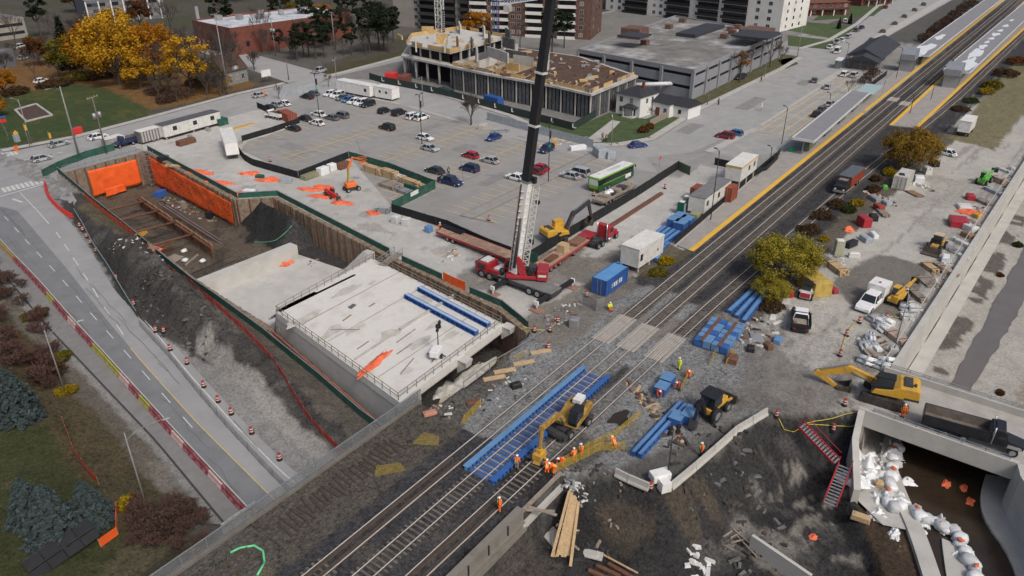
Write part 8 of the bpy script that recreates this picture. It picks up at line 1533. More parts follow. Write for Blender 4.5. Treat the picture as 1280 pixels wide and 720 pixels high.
def light_tower(label,p,rz,h,m=WHITE):
 e=thing('light_tower',label,'light tower',p,rz);MB().bx(-1.0,1.0,-.6,.6,.5,1.4).build('housing',m,e,bevel=.1);MB().bx(-1.5,1.2,-.06,.06,.35,.5).bx(-.06,.06,-1.3,1.3,.35,.48).build('frame',DSTEEL,e)
 for s in(-1,1):wheel(e,0,s*.75,.33,.2)
 MB().cyl((.9,0,.4),(.9,0,h),.09,.06,8).build('mast',DSTEEL,e)
 for x in(-.45,.45):
  for z in(-.3,.3):MB().box((.9+x,-.15,h+z),(.45,.3,.42),0,0,.8).build('flood_light',BLACKM,e)
light_tower('light tower with four black floodlights standing on the concrete deck',W(545.5,447,0),.4,4.2);light_tower('light tower with tall dark mast between the concrete barriers',W(824,603,0),-.6,6.6);load('white cube shaped generator beside the tall light tower','generator','generator',(1.1,1.0,.95),W(830,612,0),WHITE,-.6,lambda m:m.bx(-.5,.5,-.5,.5,1.06,1.16))
def stairs(label,a,b,wd=1.3):
 a,b=Vector(a),Vector(b);d=b-a;L=Vector((d.x,d.y)).length;e=thing('site_stairs',label,'stairs',b,math.atan2(-d.y,-d.x));H_=a.z-b.z;n=max(6,int(L/.33))
 for i in range(n):MB().bx(L*i/n,L*i/n+.22,-wd/2,wd/2,H_*(i+.5)/n,H_*(i+.5)/n+.06).build('step',STEEL,e)
 for s in(-1,1):MB().bar((0,s*wd/2,.1),(L,s*wd/2,H_+.1),.09,.25).build('stringer',RED,e);MB().bar((0,s*wd/2,1.0),(L,s*wd/2,H_+1.0),.06).build('handrail',RED,e)
a,b,c=W(1001,531,.1),W(1046,578,-2.3),W(1037,632,-4.6);stairs('upper red stair flight leading down the dark slope',a,b);stairs('lower red stair flight beside the wing wall',b+Vector((0,-.9,0)),c)
def heap(label,x,y,rx,ry,h,m,rz=0,name='tarpaulin_heap',cat='heap',z=None,seed=None,n=15,g=None,rough=.9):
 p=W(x,y)if z is None else W(x,y,z);sd_=seed or int(x*7+y);xs=np.linspace(-1,1,n);vs=[];X,Y=np.meshgrid(xs,xs,indexing='ij');r=np.hypot(X,Y);Z=np.clip(1-r**2,0,1)**.6*(.55+rough*fbm(X*2.2+sd_,Y*2.2,3,sd_))+.12*fbm(X*6,Y*6,2,sd_);wob=1+.5*fbm(X*2.3+sd_,Y*2.3,3,sd_+4);k=np.minimum(1,1/np.maximum(r,1e-6))*wob
 vs=[(a*rx*q,b*ry*q,max(-.1,c*h))for a,b,c,q in zip(X.ravel(),Y.ravel(),Z.ravel(),np.where(r>1,k,wob).ravel())];fs=[(i*n+j,(i+1)*n+j,(i+1)*n+j+1,i*n+j+1)for i in range(n-1)for j in range(n-1)]
 o=MB().add(vs,fs,0,True).build(name,m,None,p,rz);return tag(o,label,cat,g)
OT=mat('orange sheet heap',(.7,.15,.07),.6,0,.3,1.2,1.0,4)
for x,y,rx,ry,h,rz,lab in((250,216,3.4,1.2,.7,2.0,'beside the hoarding above the pit, nearest the skip'),(275,229,3.2,1.0,.7,2.0,'beside the hoarding above the pit, middle'),(302,243,2.2,1.3,.9,2.0,'at the corner of the hoarding next to white bundles'),(312,217,2.4,1.2,.7,2.2,'under the end of the box trailer'),(337,225,2.8,1.4,.8,2.2,'beside the curved black hoarding'),(388,237,2.6,1.0,.5,2.0,'at the left end of the long row in the yard'),(405,246,3.4,1.1,.6,2.0,'in the middle of the long row in the yard'),(428,254,2.2,1.1,.6,2.0,'at the right end of the row beside the small telehandler'),(403,234,2.0,1.0,.7,2.0,'behind the small telehandler'),(467,266,1.6,1.3,.8,1.2,'beside the grey pipes in the yard')):heap('crumpled orange sheet '+lab,x,y,rx,ry,h,OT,rz)
heap('flattened orange sheet lying on the deck edge',468,454,3.4,.75,.3,OT,.16,z=0);heap('orange sheet heap on the bay slab',358,329,1.7,1.0,.8,OT,.2,z=-5.1);heap('orange sheet draped over the far end of spoil',194,311,1.6,.6,.9,OT,1.9);heap('orange mesh bundle among scrub beside the track',1061,288,.9,.9,.9,OT,0);heap('bright orange sheet on pallets by the creek wall',1213,266,1.4,2.2,.7,OT,.3);heap('orange rags near the tower base on the ground',967,672-100,.3,.3,.2,OT)if False else None
heap('small orange sheet scrap on the dark slope',1016,671,.5,.45,.3,OT)
for x,y,rx,ry,h,lab in((1082,580,2.0,2.2,1.5,'at the top of the wing wall slope'),(1080,598,2.0,1.7,1.2,'halfway down the wing wall slope'),(1068,602,1.0,1.8,1.1,'at the bottom of the wing wall slope'),(1112,560,1.0,1.0,1.2,'piled highest under the culvert parapet'),(1096,625,1.2,.8,.8,'beside the timber crate in the creek'),(1098,645,.9,1.0,.7,'near the end of the sandbag row'),(1118,668,1.0,.6,.5,'at the creek edge below the sandbags'),(1118,600,.9,2.2,1.1,'draped along the upright sandbag row'),(1150,650,2.2,.8,.8,'draped over the bend of the sandbag row'),(1205,695,1.3,1.2,1.1,'over the lower end of the sandbag row'),(1114,575,1.0,1.6,1.2,'over the top of the upright sandbag row'),(1116,625,1.2,1.5,1.1,'over the foot of the upright sandbag row'),(1175,656,1.5,.8,.9,'over the middle of the curving sandbag row'),(1191,670,1.3,1.1,1.0,'over the lower bend of the curving sandbag row'),(1074,590,1.2,2.6,1.0,'hanging along the inner face of the wing wall')):heap('crumpled white plastic sheet '+lab,x,y,rx,ry,h,TARPW,.3,'plastic_sheet','plastic sheet',n=24,rough=1.3)
BAG=mat('grey white bag',(.5,.51,.52),.7,0,.15,1.5,.6,4,dirt=.4,ds=2);sackmesh=lambda b:(setattr(b,'v',[tuple(math.copysign(abs(c/.8)**.62*.8,c)if abs(c)>1e-6 else 0 for c in(x,y))+(z,)for x,y,z in b.v]),b)[1];path=[(1120,560),(1116,585),(1113,612),(1112,636)];pth2=[(1128,633),(1142,641),(1158,648),(1175,655),(1191,665),(1201,682),(1210,700),(1222,722)];k=0
for pts,st,lab in((resample([W(*p,-4.4)[:2]for p in path],.95),0,'upright row below the culvert'),(resample([W(*p,-4.4)[:2]for p in pth2],.8),1,'curving row across the creek')):
 for i,p in enumerate(pts):
  o=sackmesh(MB().ball((0,0,rnd.uniform(.25,.5)),rnd.uniform(.48,.72),10,7,0,rnd.uniform(.9,1.25),rnd.uniform(.75,1.0),rnd.uniform(.75,1.0),.16)).build('sandbag',BAG if i%2 else TARPW,None,(p[0]+rnd.uniform(-.35,.35),p[1]+rnd.uniform(-.35,.35),-4.7),rnd.uniform(0,3));tag(o,'bulging %s sandbag in the %s, %s from the culvert'%('grey' if i%2 else 'white',lab,nth(i)),'sandbag','sandbags in the creek')
  if i%4==1:MB().ball((0,0,.95),.3,6,4,0,1.3,.8,.3,.3).build('orange_flag',OT,o)
for i,(x,y)in enumerate(((1205,610),(1213,627),(1183,605))):heap('orange scrap floating in the brown creek water, %s'%('larger one','one beside the kerb','faint one')[i],x,y,.7,.4,.25,OT,z=-4.7)
heap('white tarpaulin draped down the trench bank beside the deck',590,470,4.6,1.4,.5,mat('dirty white tarpaulin',(.62,.6,.56),.7,0,.2,1,.8,3,dirt=.5),.05,'bank_tarpaulin','tarpaulin');heap('white tarpaulin hanging at the near end of the trench',558,490,2.6,1.5,.6,mat('dirty white tarpaulin',(0,0,0)),.2,'bank_tarpaulin','tarpaulin')
MORE=[(l,n,c,s,p,m,r)for l,n,c,s,p,m,r in(('white pipes by the pinkish formwork bundle','pipe_stack','pipes',(4,.9,.5),(1255,214),OFFW,.9),('grey beams beside the green telehandler','beam_stack','beams',(4.4,1.1,.6),(1240,240),GREYP,.9),('brown planks behind the white framed panels','plank_stack','planks',(3.4,1.3,.6),(1229,254),WOODG,.9),('small dark red crate behind the white framed panels','crate','crate',(1.8,1.4,1),(1212,249),RED,.4),('yellow topped pallet next to the orange sheet','pallet','pallet',(1.4,1.2,.7),(1221,272),YEL,.9),('cream boxes below the orange sheet','box_stack','boxes',(2.4,1.6,1),(1212,288),OFFW,.9),('brown boxes below the cream boxes','box_stack','boxes',(2,1.4,.8),(1209,296),mat('brown boxes',(.24,.16,.1),.8),.9),('grey boards beside the wheel loader','board_stack','boards',(4,1.2,.5),(1187,312),GREYC,.95),('long white beams between the loader and the creek wall','beam_stack','beams',(5,.9,.6),(1203,306),OFFW,.95),('white wrapped pallet in front of the wheel loader','wrapped_pallet','pallet',(2,1.2,.9),(1181,326),TARPW,.2),('reddish timber bundle by the creek wall planks','timber_pack','timber',(4,1,.7),(1184,341),mat('pinkish boards',(.4,.3,.25),.8),.85),('grey timber bundle behind the yellow telehandler','timber_pack','timber',(3.6,1.2,.6),(1147,372),WOODG,.75),('thin white battens by the yellow telehandler','board_stack','boards',(3,1,.3),(1144,384),OFFW,.7),('black tyres beside the dark red crates','tyre_stack','tyres',(1.6,1.4,1.1),(1091,275),BLACKM,.5),('brown boards leaning on scrap by the track scrub','board_stack','boards',(3.4,1.4,.5),(1104,268),WOODG,.6),('grey sheets on the scrap heap by the scrub','scrap_sheets','scrap',(2.4,1.2,.6),(1108,255),GREYP,.7),('green sack beside the white container','sack','sack',(1.1,.9,.7),(1106,236),GREEN,.3),('red and brown scrap bin by the track scrub','scrap_bin','bin',(2,1.3,1),(1098,262),mat('barrel red orange',(0,0,0)),.8),('white tank behind the white container','tank','tank',(2,1.3,1.4),(1158,217),OFFW,.6),('black pallet wrap under the ochre willow','wrapped_pallet','pallet',(2.4,1.3,1.2),(1167,207),BLACKM,.7),('brown boards spread near the white container','board_stack','boards',(3.6,1.6,.3),(1143,243),mat('brown boxes',(0,0,0)),.9),('small white pump beside the tan toilet','pump','pump',(.8,1.8,.9),(1067,322),OFFW,.5),('white rolls on the gravel by the grey fittings','roll_stack','rolls',(2.2,.9,.7),(1092,296),TARPW,.6),('dark red channel steel beside the covered stack','steel_stack','steel',(4.2,.9,.7),(1035,360),RED,.85),('black engine block by the skid steer','engine_block','engine',(1.5,1.1,.8),(977,371),BLACKM,.4),('small red and yellow drum by the skid steer','drum','drum',(.8,.8,1),(988,371),REDB,.1),('pale sheet on the rubble near the tipping pickup','scrap_sheet','sheet',(1.8,.9,.15),(966,397),OFFW,.2),('white scrap strip lying in the rubble','scrap_sheet','sheet',(2.0,.5,.2),(972,404),OFFW,-.4),('dark machine part lying in the rubble','machine_part','machine part',(1.2,1,.6),(938,438),BLACKM,.4),('second dark part in the rubble near the blue pallet','machine_part','machine part',(1.3,.9,.6),(960,435),RUST,.9),('grey pipes beside the orange sheet in the yard','pipe_stack','pipes',(3,1.2,.7),(478,266),STEEL,2),('white bundles beside the hoarding corner','bundle','bundle',(2.2,1.4,1),(312,243),TARPW,2),('grey sacks by the curved black hoarding','sack','sack',(2.4,1.4,.9),(358,228),GREYP,2),('green sheet roll near the box trailer','sheet_roll','roll',(1.8,.9,.6),(325,222),DGREEN,2))]
S_=hd((480,215),(510,225))
for a in(('long new timber pack behind the boom lift','timber_pack','timber',(6,1.4,1.5),(466,216),WOOD,S_),('tall new timber pack beside the green hoarding','timber_pack','timber',(4.6,1.5,1.7),(487,222),WOOD,S_),('wrapped timber pack next to the tall pack','timber_pack','timber',(4,1.2,1.1),(497,224),OFFW,S_),('pale timber pack under white sheeting by the green hoarding','timber_pack','timber',(6,1.3,1.2),(513,231),WOOD,S_),('low grey plank stack in the lot corner','plank_stack','planks',(5,2.4,.8),(488,234),WOODG,S_),('blue edged plank stack by the white notice','plank_stack','planks',(3.4,1.8,.7),(506,241),GREYC,S_),('green steel frame beside the timber packs','steel_gate','gate',(4,.4,1.1),(514,238),DGREEN,S_),('mossy concrete trough by the black hoarding','trough','trough',(4,1.8,.9),(388,222),mat('mossy concrete',(.2,.2,.12),.9,0,.3,1),.05),('white wrapped pallet left of the grey one','wrapped_pallet','pallet',(2.4,1.6,1.6),(404,218),TARPW,.05),('white wrapped pallet at the hoarding corner','wrapped_pallet','pallet',(1.8,1.4,1.5),(415,213),TARPW,.05),('brown skip of scrap beside the boom lift corner','skip','skip',(3,1.6,1.3),(429,210),RUST,.05),('white bulk bag left of two beside the black hoarding','bulk_bag','sack',(1.4,1.4,1.3),(495,278),BAG,.1),('white bulk bag right of two beside the black hoarding','bulk_bag','sack',(1.4,1.4,1.3),(508,281),BAG,.3),('pale blue drum beside the orange worker','drum','drum',(1.1,1.1,1.2),(536,290),BLT,.1),('black rubbish bin beside the pit hoarding','waste_bin','bin',(2.3,1.4,1),(205,203),BLACKM,hT),('rusty open skip in front of the office trailer','skip','skip',(4.4,1.8,1.2),(233,180),RUST,hT),('stack of pale boards by the pit hoarding','board_stack','boards',(5,1,.4),(221,214),WOOD,2),('yellow mat in front of the street gate','ground_mat','mat',(7,1.6,.1),(303,158),YEL,hT),('grey concrete block pile at the corner of the lot','block_pile','blocks',(4,2.4,2),(750,195),GREYP,.9),('second grey panel stack at the lot corner','panel_stack','panels',(2.6,2,1.6),(762,197),GREYP,.9),('pale stone heap beside the panel fence','stone_pile','stones',(3,1.6,1),(603,160),WALK,.3),('white sacks beside the panel fence end','sack_pile','sacks',(4,1.4,1),(722,187),TARPW,2.6),('grey beams stacked by the bare tree','beam_stack','beams',(5,1.2,.6),(625,166),STEEL,2.6),('plywood sheet leaning near the panel fence lamp','plywood_sheet','plywood',(.4,1.4,2),(693,184),PLY,.6),('red tent behind the site hoarding','site_tent','tent',(3.4,3.4,3),(490,103),REDB,.4),('brown brick shed next to the red tent','site_shed','shed',(4.6,3,3),(506,106),BRICK,.4),('blue container behind the site hoarding','site_container','container',(6,2.4,2.2),(617,130),BLC,1.4),('dark green waste container at the site fence','waste_container','container',(5,2.2,2),(558,119),SH,1.4),('white pallet block by the crossing','wire_pallet','pallet',(1.3,1.3,1.3),(718,408),STEEL,.3),('black rubber block on the gravel near the mats','rubber_block','block',(1.3,.9,.6),(645,484),BLACKM,-.5),('pink brown slab on the bank by the yellow mesh','slab','slab',(1.8,.8,.2),(592,503),RUST,-.6),('orange and pink block beside the loose yellow panel','block','block',(1.6,.8,.4),(540,558),mat('pink block',(.42,.2,.15),.8),-.5),('long concrete beam by the mesh fence','concrete_beam','beam',(5.5,.6,.8),(480,568),CONC,-.75),('teal pipe length lying by the graffiti panel','pipe','pipe',(2.2,.4,.4),(488,545),mat('teal pipe',(.08,.36,.3),.5),.2),('short pale concrete stub wall at the deck corner','stub_wall','wall',(2.6,.6,1.4),(507,524),CONC,.6),('pale yellow tarpaulin covered stack beside the willow','covered_stack','stack',(4.6,3,2.3),(1017,363),mat('yellow wood sheet',(.42,.3,.08),.7,0,.3,1,.5,3),.85),('new timber poles stacked by the covered stack','timber_pack','timber',(4,1.6,.9),(1046,338),WOOD,.85),('tan portable toilet with white roof on the gravel','portable_toilet','toilet',(1.4,1.4,2.6),(1047,318),mat('tan plastic',(.36,.36,.27),.6),.5),('dark green portable toilet by the office containers','portable_toilet','toilet',(1.3,1.3,2.4),(851,267),mat('toilet green',(.01,.09,.055),.6),.1),('second green portable toilet with pale roof','portable_toilet','toilet',(1.2,1.2,2.4),(857,260),GREYC,.1),('blue portable toilet on the building site deck','portable_toilet','toilet',(1.4,1.4,2.6),(600,90),BLT,.2),('olive crate between office container and blue crates','crate','crate',(2,1.7,1.6),(868,276),mat('olive crate',(.25,.25,.15),.7),.1),('black pipe roll beside the tan toilet','pipe_roll','pipes',(2.6,1.1,1),(1063,308),BLACKM,-.3),('grey drain fittings on the gravel edge','drain_fittings','fittings',(2.2,1.4,.8),(1082,301),GREYP,.8),('silver pipes beside the covered stack','pipe_stack','pipes',(3,1.1,.8),(1029,325),CHROME,.8),('dark red crates beside the scrub','crate_stack','crates',(2.4,1.7,1.7),(1079,282),RED,.8),('white sheeted heap beside the white container','sheeted_pile','pile',(2.2,1.8,1.3),(1148,228),TARPW,.3),('teal and white scrap panels by the track scrub','scrap_sheets','scrap',(3,1.4,.7),(1093,250),GREYC,.8),('dark red steel racks by the creek wall','steel_rack','rack',(3.4,3,1.2),(1197,281),RED,.3),('pale board stack along the creek wall','board_stack','boards',(4,1.6,.7),(1216,283),WOODG,.9),('white framed panels at the creek wall','panel_stack','panels',(2.4,2.4,.6),(1205,260),OFFW,.4),('pinkish formwork bundle by the creek fence','formwork_bundle','formwork',(3.6,1.4,1.1),(1248,228),mat('pinkish boards',(.4,.3,.25),.8),.9),('timber plank stack near the wheel loader','plank_stack','planks',(3.6,1.8,.6),(1164,336),WOOD,.75),('brown board stack near the wheel loader','board_stack','boards',(3.6,1.6,.6),(1176,338),WOODG,.75),('spread of loose planks by the creek wall','plank_stack','planks',(3.6,2.2,.3),(1160,353),WOODG,.7),('white pipes laid along the creek wall','pipe_stack','pipes',(5,.8,.4),(1196,318),OFFW,.9),('white boards near the yellow telehandler','board_stack','boards',(2,1.6,.6),(1133,398),OFFW,.5),('pinkish timber stack beside the portable lamp','timber_pack','timber',(3.4,1.6,.7),(1121,424),mat('pinkish boards',(0,0,0)),.9),('brown sleeper row at the bundle store','sleeper_stack','sleepers',(2.8,1.6,.5),(1094,444),WOODG,2.3),('grey sheet leaning in the rubble by the willow','scrap_sheet','sheet',(2.3,1.7,.2),(946,423),GREYC,.5),('small light blue pallet in the rubble','pallet','pallet',(1.5,1,.6),(972,427),BLT,.1),('brown box frame beside the yellow mesh pen','steel_box','box',(1.6,1.3,.8),(915,452),RUST,.2),('grey concrete block lying in the rubble','block','block',(1.9,1.2,.9),(981,383),CONC,.3),('grey pallet of mesh panels on the old track bed','mesh_pallet','pallet',(3.8,2.6,1.2),(391,664),mat('mesh stack',(.27,.29,.3),.6,.3,.2,2,stripe=(1,.5,(.14,.15,.16),.4)),.02),('pale blank panel leaning under the bridge end','leaning_board','board',(2.4,1.7,.15),(692,672),CONC,1.2),('pale narrow panel lying on the excavation floor','leaning_board','board',(3.2,1.1,.15),(734,692),CONC,1.9),('brown timber crate in the creek bank works','crate','crate',(1,.9,.9),(1098,610),WOOD,.2),('pallet of pale boards on the bank slab edge','pallet','pallet',(.8,1.9,.7),(1075,650),WOOD,.1),('small white block among the gravel on the creek wall side','block','block',(1.4,.8,.6),(1264,212),OFFW,.9),*MORE):
 p=W(*a[4]);sx,sy,sz=a[3];e=thing(a[1],a[0],a[2],p,a[6])
 if a[1]in('timber_pack','plank_stack','board_stack','pipe_stack','beam_stack','formwork_bundle','sleeper_stack'):
  n=max(2,int(sz/.3));w_=max(3,int(sy/.35));mb=MB()
  for i in range(n):
   for j in range(w_):l=sx*rnd.uniform(.86,1.0);mb.box((rnd.uniform(-.05,.05)*sx,-sy/2+sy*(j+.5)/w_,sz*(i+.5)/n),(l,sy/w_*.9,sz/n*.9),rnd.uniform(-.02,.02))
  mb.build('boards',a[5],e);[MB().bx(x-.05,x+.05,-sy/2-.02,sy/2+.02,-.02,sz+.02).build('strap',DSTEEL,e)for x in(-sx*.3,sx*.3)]
 else:
  MB().box((0,0,sz*.5),(sx,sy,sz),0,0,.94,0,0,.97).build('body',a[5],e,bevel=min(.08,sz*.2));MB().box((0,0,sz+.02),(sx*.8,sy*.8,.08),.0,0,.8).build('top',ROOFW if 'toilet' in a[1]else a[5],e)
  if 'toilet' in a[1]:MB().bx(-sx*.3,sx*.3,-sy/2-.03,-sy/2+.05,.15,sz*.85).build('door',GREYP,e)
for i,(x,y)in enumerate(((1085,425),(1078,434),(1090,438),(1098,412),(1105,405),(1092,403),(1082,455),(1102,462),(1108,456),(1135,389))):
 e=thing('pipe_bundle','white wrapped bundle by the creek wall, %s'%('largest in the store','lowest left in the store','beside the sleeper row','in the upper stack','at the top of the upper stack','left in the upper stack','alone below the store','nearest the culvert','right of the lowest pair','by the board stack')[i],'bundle',W(x,y),.3+i*.2);mb=MB()
 for j in range(5):mb.cyl((-1.1,-.6+.4*(j%3),.25+.38*(j//3)),(1.1,-.6+.4*(j%3),.25+.38*(j//3)),.22,.2,8)
 mb.build('pipes',BAG if i%2 else TARPW,e);MB().bx(-.1,.1,-.85,.5,0,.9).build('strap',GREYP,e)
DB=[RUST,WOODG,OFFW,GREYC,BLACKM,WOOD,OT,DGREEN,CONC]
def scatter(name,label,c,rx,ry,n,s,pal,seed,rz=0):
 rg=random.Random(seed);e=thing(name,label,'debris',W(*c));z0=e.location.z
 for k,m in enumerate(pal):
  mb=MB()
  for i in range(n//len(pal)):
   t,r=rg.uniform(0,6.28),math.sqrt(rg.random());x,y=rx*r*math.cos(t),ry*r*math.sin(t);x,y=x*math.cos(rz)-y*math.sin(rz),x*math.sin(rz)+y*math.cos(rz);q=s*rg.uniform(.4,1.4);mb.box((x,y,Zg(e.location.x+x,e.location.y+y)-z0+q*.12),(q*rg.uniform(.6,2.4),q*.6,q*.35),rg.uniform(0,3),0,.8,rg.uniform(-.2,.2),rg.uniform(-.2,.2))
  stuff(mb.build('debris',m,e))
for i,a in enumerate((((905,600),11,5.5,160,.55,[mat('dark stone',(.045,.044,.045),.95,0,.4,2),mat('brown clod',(.07,.058,.046),.95,0,.4,2),mat('grey stone',(.13,.128,.125),.9,0,.3,2)],.9,'dark clods and stones over the excavated slope'),((730,640),4.5,4,60,.4,[mat('dark stone',(0,0,0)),mat('brown clod',(0,0,0)),WOODG],.3,'clods and timber bits on the excavation floor by the bridge'),((215,375),3.2,12,110,.45,[mat('dark stone',(0,0,0)),mat('brown clod',(0,0,0)),mat('grey stone',(0,0,0))],-.15,'clods of dark spoil on the heaps beside the hoarding'),((1100,248),4.2,1.5,70,.55,DB,.9,'heap of mixed building scrap along the track scrub'),((1150,232),3.6,1.2,30,.5,[WOODG,RUST,OFFW],.9,'brown scrap scattered beside the white container'),((945,415),4.2,2.6,60,.5,[RUST,WOODG,OFFW,CONC,BLACKM],.3,'rubble and scrap between blue blocks and the tipping pickup'),((1235,265),3,1.2,30,.5,[OFFW,WOODG,RUST,CONC],.9,'scrap pieces along the creek wall by the racks'),((816,512),.8,6.5,80,.5,[WOODG,RUST,WOOD,mat('brown clod',(0,0,0))],-.55,'torn timber edging and rags along the gravel pad'),((640,482),6,2,50,.3,[WOODG,GREYC,OFFW,BLACKM],0,'offcuts strewn on the gravel beside the timber mats'),((704,392),4,2,40,.35,[WOODG,OFFW,RUST,GREYC],0,'offcuts strewn between the crane and the crossing'),((545,545),3.4,1.6,50,.35,[WOODG,RUST,OFFW,BLACKM],0,'scrap on the bank between the graffiti board and track'),((1262,230),6,.8,40,.5,[OFFW,WOODG,RUST,GREYC],.05,'scrap strip beside the creek fence at the right edge'),((1175,345),6,1.2,60,.5,[OFFW,WOODG,WOOD,GREYC],.0,'offcuts among the plank stacks along the creek wall'),((1050,330),3,1.2,40,.4,[OFFW,WOODG,BLACKM,GREYC],.3,'bits and pieces round the tan toilet'),((1090,430),2.6,2.2,40,.4,[WOODG,OFFW,RUST],.4,'scrap between the white bundles'),((512,572),2.4,1.6,40,.3,[OFFW,WOODG,RUST,mat('pink block',(0,0,0))],0,'pale rubble beside the loose yellow panel'),((714,645),1.0,1.6,60,.35,[OFFW,GREYC],.5,'pile of pale broken shards under the bridge end'),((560,320),3,1.4,24,.5,[WOODG,OFFW,PLY],0,'scrap by the hoarding near the crane cab'),((872,705),1.6,1.2,14,.7,[OFFW,TARPW],0,'white scraps near the scaffold poles'),((232,258),2.2,14,70,.5,[RUST,WOODG,STEEL,CONC,BLACKM],-.1,'steel and timber scraps strewn over the pit floor'),((1150,690),3,2,20,.25,[WOODG,RUST],0,'drift pieces in the creek'),((395,330),2.4,1.2,16,.5,[WOODG,RUST],.2,'boards and scrap on the bay slab'),((700,178),8,1.5,50,.6,[OFFW,WOOD,GREYC,PLY],2.75,'building material heaped along the panel fence'),((165,300),9,1.2,40,.3,[OFFW,WOODG],1.75,'pale litter along the spoil heap fence'))):scatter('debris_heap',a[7],a[0],a[1],a[2],a[3],a[4],a[5],50+i,a[6])
def planks(label,pts,m,w_=.28,name='plank_pile',cat='planks',th=.1,zs=0):
 c=W(*pts[0][0]);e=thing(name,label,cat,c)
 for i,(p,q)in enumerate(pts):a,b=W(*p)-c,W(*q)-c;a.z=max(a.z,0)+.1+.07*(i%4);b.z=max(b.z,0)+.12+.07*(i%3);MB().bar(a,b,w_,th).build('plank',m,e)
planks('fanned pile of pale new planks on the excavation floor',[((690+3.2*i,697+.6*(i%3)),(710+1.6*i,653+(i%2)))for i in range(8)]+[((713,709),(722,652))],WOOD);planks('dark rusty beams at the bottom edge below the plank pile',[((745,708),(775,722)),((760,706),(790,724)),((735,715),(760,726))],RUST,.4,'beam_pile','beams',.3);planks('long thin timber lying across the excavation floor',[((746,690),(797,719))],WOOD,.18);planks('long rusty rail and timber propped against the bridge pier',[((657,667),(692,690)),((660,672),(694,696))],WOODG,.3,'prop_beams','beams');planks('fallen timber scaffold at the edge of the sloping slab',[((904,672),(917,664)),((912,679),(925,671)),((912,687),(930,679)),((916,664),(948,690)),((920,675),(946,698)),((905,690),(916,695))],WOODG,.16,'scaffold_heap','scaffold');planks('tangled timber poles behind the curved channel wall',[((1258,612),(1266,596)),((1259,630),(1266,600)),((1262,640),(1268,605)),((1260,622),(1280,668)),((1264,618),(1282,672)),((1258,640),(1279,680))],WOODG,.16,'pole_heap','poles')
for i in range(24):o=MB().bx(-.13,.13,-1.3,1.3,0,.15).build('old_sleeper',mat('old dark sleeper',(.06,.045,.038),.95,0,.4,2),None,(29+i*.66,48.6+rnd.uniform(-.4,.4),-.04),rnd.uniform(-.25,.05));tag(o,'old dark timber sleeper on the abandoned track bed, %s from the mesh pallet'%nth(i),'sleeper','old sleepers on the abandoned bed')
for o_ in(0,1.4):o=rail('old_rail',[(10,47.3+o_),(27,47.8+o_)],None,mats=[RAILR,RAILR]);tag(o,'rusty old rail at the bottom left beside the mesh pallet, %s the fence'%('farther from' if o_==0 else 'nearer'),'rail')
def hose(label,pts,m,r=.05,name='hose'):q=[W(*p)+Vector((0,0,.15))for p in pts];q=[Vector((x,y,Zg(x,y)+.12))for x,y in smooth([(v.x,v.y)for v in q],.8)];tag(MB().tube(q,r).build(name,m),label,'hose')
HG=mat('green hose',(.14,.55,.28),.5);HY=mat('yellow hose',(.5,.4,.05),.6);hose('light green hose curling at the bottom by the mesh fence',((288,692),(300,686),(318,683),(329,690),(331,704),(322,720)),HG,.11);hose('yellow hose looping across the top of the dark slope',((972,522),(980,538),(992,541),(1008,530),(1040,524),(1074,516)),HY);hose('yellow tape line running to the wing wall',((1008,531),(1040,533),(1072,532)),HY);hose('green hose over the gravel heap in the pit corner',((318,303),(345,301),(368,305)),HG,.05);hose('yellow tape between barrels by the crane',((650,409),(668,413),(687,412),(697,400)),HY,.06);hose('yellow tape round the white bundle store',((1050,442),(1060,415),(1075,400),(1107,396),(1140,401)),HY)
a,b=W(34,716),W(118,672);e=thing('panel_screen','large black framed panel screen at the bottom left corner','screen',(a+b)/2,math.atan2((b-a).y,(b-a).x));L=(b-a).length
for i in range(4):
 for j in range(2):MB().box((-L/2+L*(i+.5)/4,-.9+.85*j,.6+.75*j),(L/4-.06,.95,.06),0,0,1,0,.72).build('panel',BHOARD,e)
MB().bar((-L/2,-.45,1.0),(L/2,-.45,1.0),.08).bar((-L/2,.35,1.7),(L/2,.35,1.7),.08).build('frame',DSTEEL,e);[MB().bar((x,.3,-.3),(x,.3,1.7),.1).build('support',DSTEEL,e)for x in(-L*.4,0,L*.4)]
fence('snow_fence','orange red plastic fence on the lawn beside the blue spruces',[W(*p)[:2]for p in((80,530),(92,562),(110,592),(124,606))],1.0,MESHR,WOODG,2,.03,pw=.05,zf=Zg);fence('snow_fence','orange red plastic fence corner beside the black panel screen',[W(*p)[:2]for p in((147,637),(148,668),(126,684))],1.0,ORSHEET,WOODG,2,.04,pw=.05,zf=Zg);fence('snow_fence','faded red plastic fence among the bare shrubs on the left',[W(*p)[:2]for p in((20,415),(32,440),(48,470))],.9,MESHR,WOODG,2,.03,pw=.05,zf=Zg)
for i,(x,y)in enumerate(((1089,52),(1103,41),(1118,31),(1130,22),(1143,14),(1154,7))):p=G(x,y);e=thing('planter','brown box planter on the street island, %s from the station'%ORD[i],'planter',p,.1,'planters on the street island');MB().box((0,0,.5),(2.2,2.2,1),0,0,1.1).build('box',mat('planter brown',(.13,.1,.08),.8),e);MB().ball((0,0,1.1),.9,8,5,0,1,1,.5,.3).build('shrub',TWIG,e)
e=thing('bus_shelter','glass bus shelter with a white roof beside the parked white cars','bus shelter',G(1048,84),.1);MB().bx(-3,3,-1,1,2.6,2.75).build('roof',ROOFW,e);MB().bx(-3,3,.9,.96,.1,2.6).bx(-3,-2.94,-1,.9,.1,2.6).build('glass',GLZ,e)
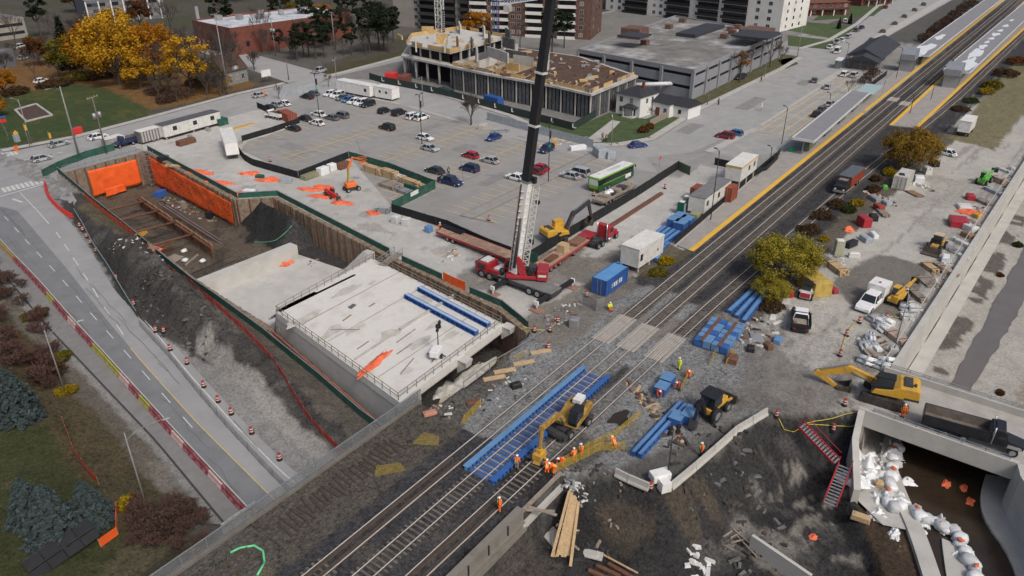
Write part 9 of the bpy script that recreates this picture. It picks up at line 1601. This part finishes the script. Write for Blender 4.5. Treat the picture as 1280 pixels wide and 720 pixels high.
tag(MB().bx(-6.5,6.5,-2.4,2.4,2.9,3.0).bx(-6.5,-6.3,-.1,.1,0,2.9).bx(6.3,6.5,-.1,.1,0,2.9).build('glass_roof',mat('pale glass roof',(.36,.47,.47),.25),None,(231,47.2,.2),.03),'pale glass roofed walkway between the short canopy and stair tower','glass roof');load('green bin on the island platform by the stair tower','waste_bin','bin',(1.6,1.4,1.1),W(1187,103,.22),mat('bin green',(.02,.3,.13),.5),0);load('small green salt box at the end of the short canopy','salt_box','box',(1.1,.9,.9),W(989,189,.22),mat('bin green',(0,0,0)),0);load('long rusty steel beam beside the black hoarding and concrete yard','steel_beam','beam',(21,.7,.5),(G(757,288)+G(830,241))/2,RUST,hd((757,288),(830,241)))
load('mound of dark soil beside the bare track timbers','soil_mound','soil',(.6,.5,.2),G(690,640-90),RUST)if False else None;blob('',G(775,523),1.5,1.1,.02,mat('dark damp soil',(.03,.025,.02),.95),'soil_hole','')['kind']='structure'
o=MB().box((0,0,.3),(6.5,.35,3.6)).bx(-3.2,3.2,-.3,.3,-1.5,-1.4).build('concrete_wall',CONCN,None,W(972,712),hd((946,690),(992,722)));tag(o,'slim pale concrete wall standing in the excavation at the bottom edge','wall')
for i,(p,q,a,b)in enumerate((((98,192,108),(133.5,192,120),11.5,10),((133.5,192,120),(286,118.5,17),10,12.5),((98,192,108),(286,118.5,17),10,10.5),((286,118.5,17),(345,70,22),12,10))):
 A,B=G(p[0],p[1]),G(q[0],q[1]);pts=[Vector((A.x+(B.x-A.x)*t,A.y+(B.y-A.y)*t,a+(b-a)*t-1.6*4*t*(1-t)*.5))for t in np.linspace(0,1,13)];tag(MB().tube(pts,.03,4).build('power_line',DSTEEL),'thin overhead wire '+('between the two poles at the pit end','from the transformer pole to the cottage pole','from the grey corner pole to the cottage pole','from the cottage pole towards the brick annex')[i],'wire')
w=bpy.data.worlds.new('World');scn.world=w;w.use_nodes=True
nt=w.node_tree;sky=nt.nodes.new('ShaderNodeTexSky');sky.sky_type='NISHITA';sky.sun_disc=False
sky.sun_elevation=R(48);SUNAZ=R(200);sky.sun_rotation=SUNAZ
sky.air_density=1.0;sky.dust_density=6.0;sky.ozone_density=1.0
nt.links.new(sky.outputs[0],nt.nodes['Background'].inputs[0]);nt.nodes['Background'].inputs[1].default_value=.1
sl=bpy.data.lights.new('sun','SUN');sl.energy=1.5;sl.angle=R(11);sl.color=(1,.985,.965)
so=bpy.data.objects.new('sun',sl);COL.objects.link(so);so.location=(0,0,200)
d=Vector((math.sin(SUNAZ)*math.cos(R(48)),math.cos(SUNAZ)*math.cos(R(48)),math.sin(R(48))))
so.rotation_euler=d.to_track_quat('Z','Y').to_euler()
vs=scn.view_settings;vs.view_transform='Standard';vs.look='None';vs.exposure=0.16;vs.gamma=1;vs.use_curve_mapping=False
scn.render.resolution_x=1024;scn.render.resolution_y=576
scn.cycles.max_bounces=5;scn.cycles.transparent_max_bounces=8;scn.cycles.use_denoising=True
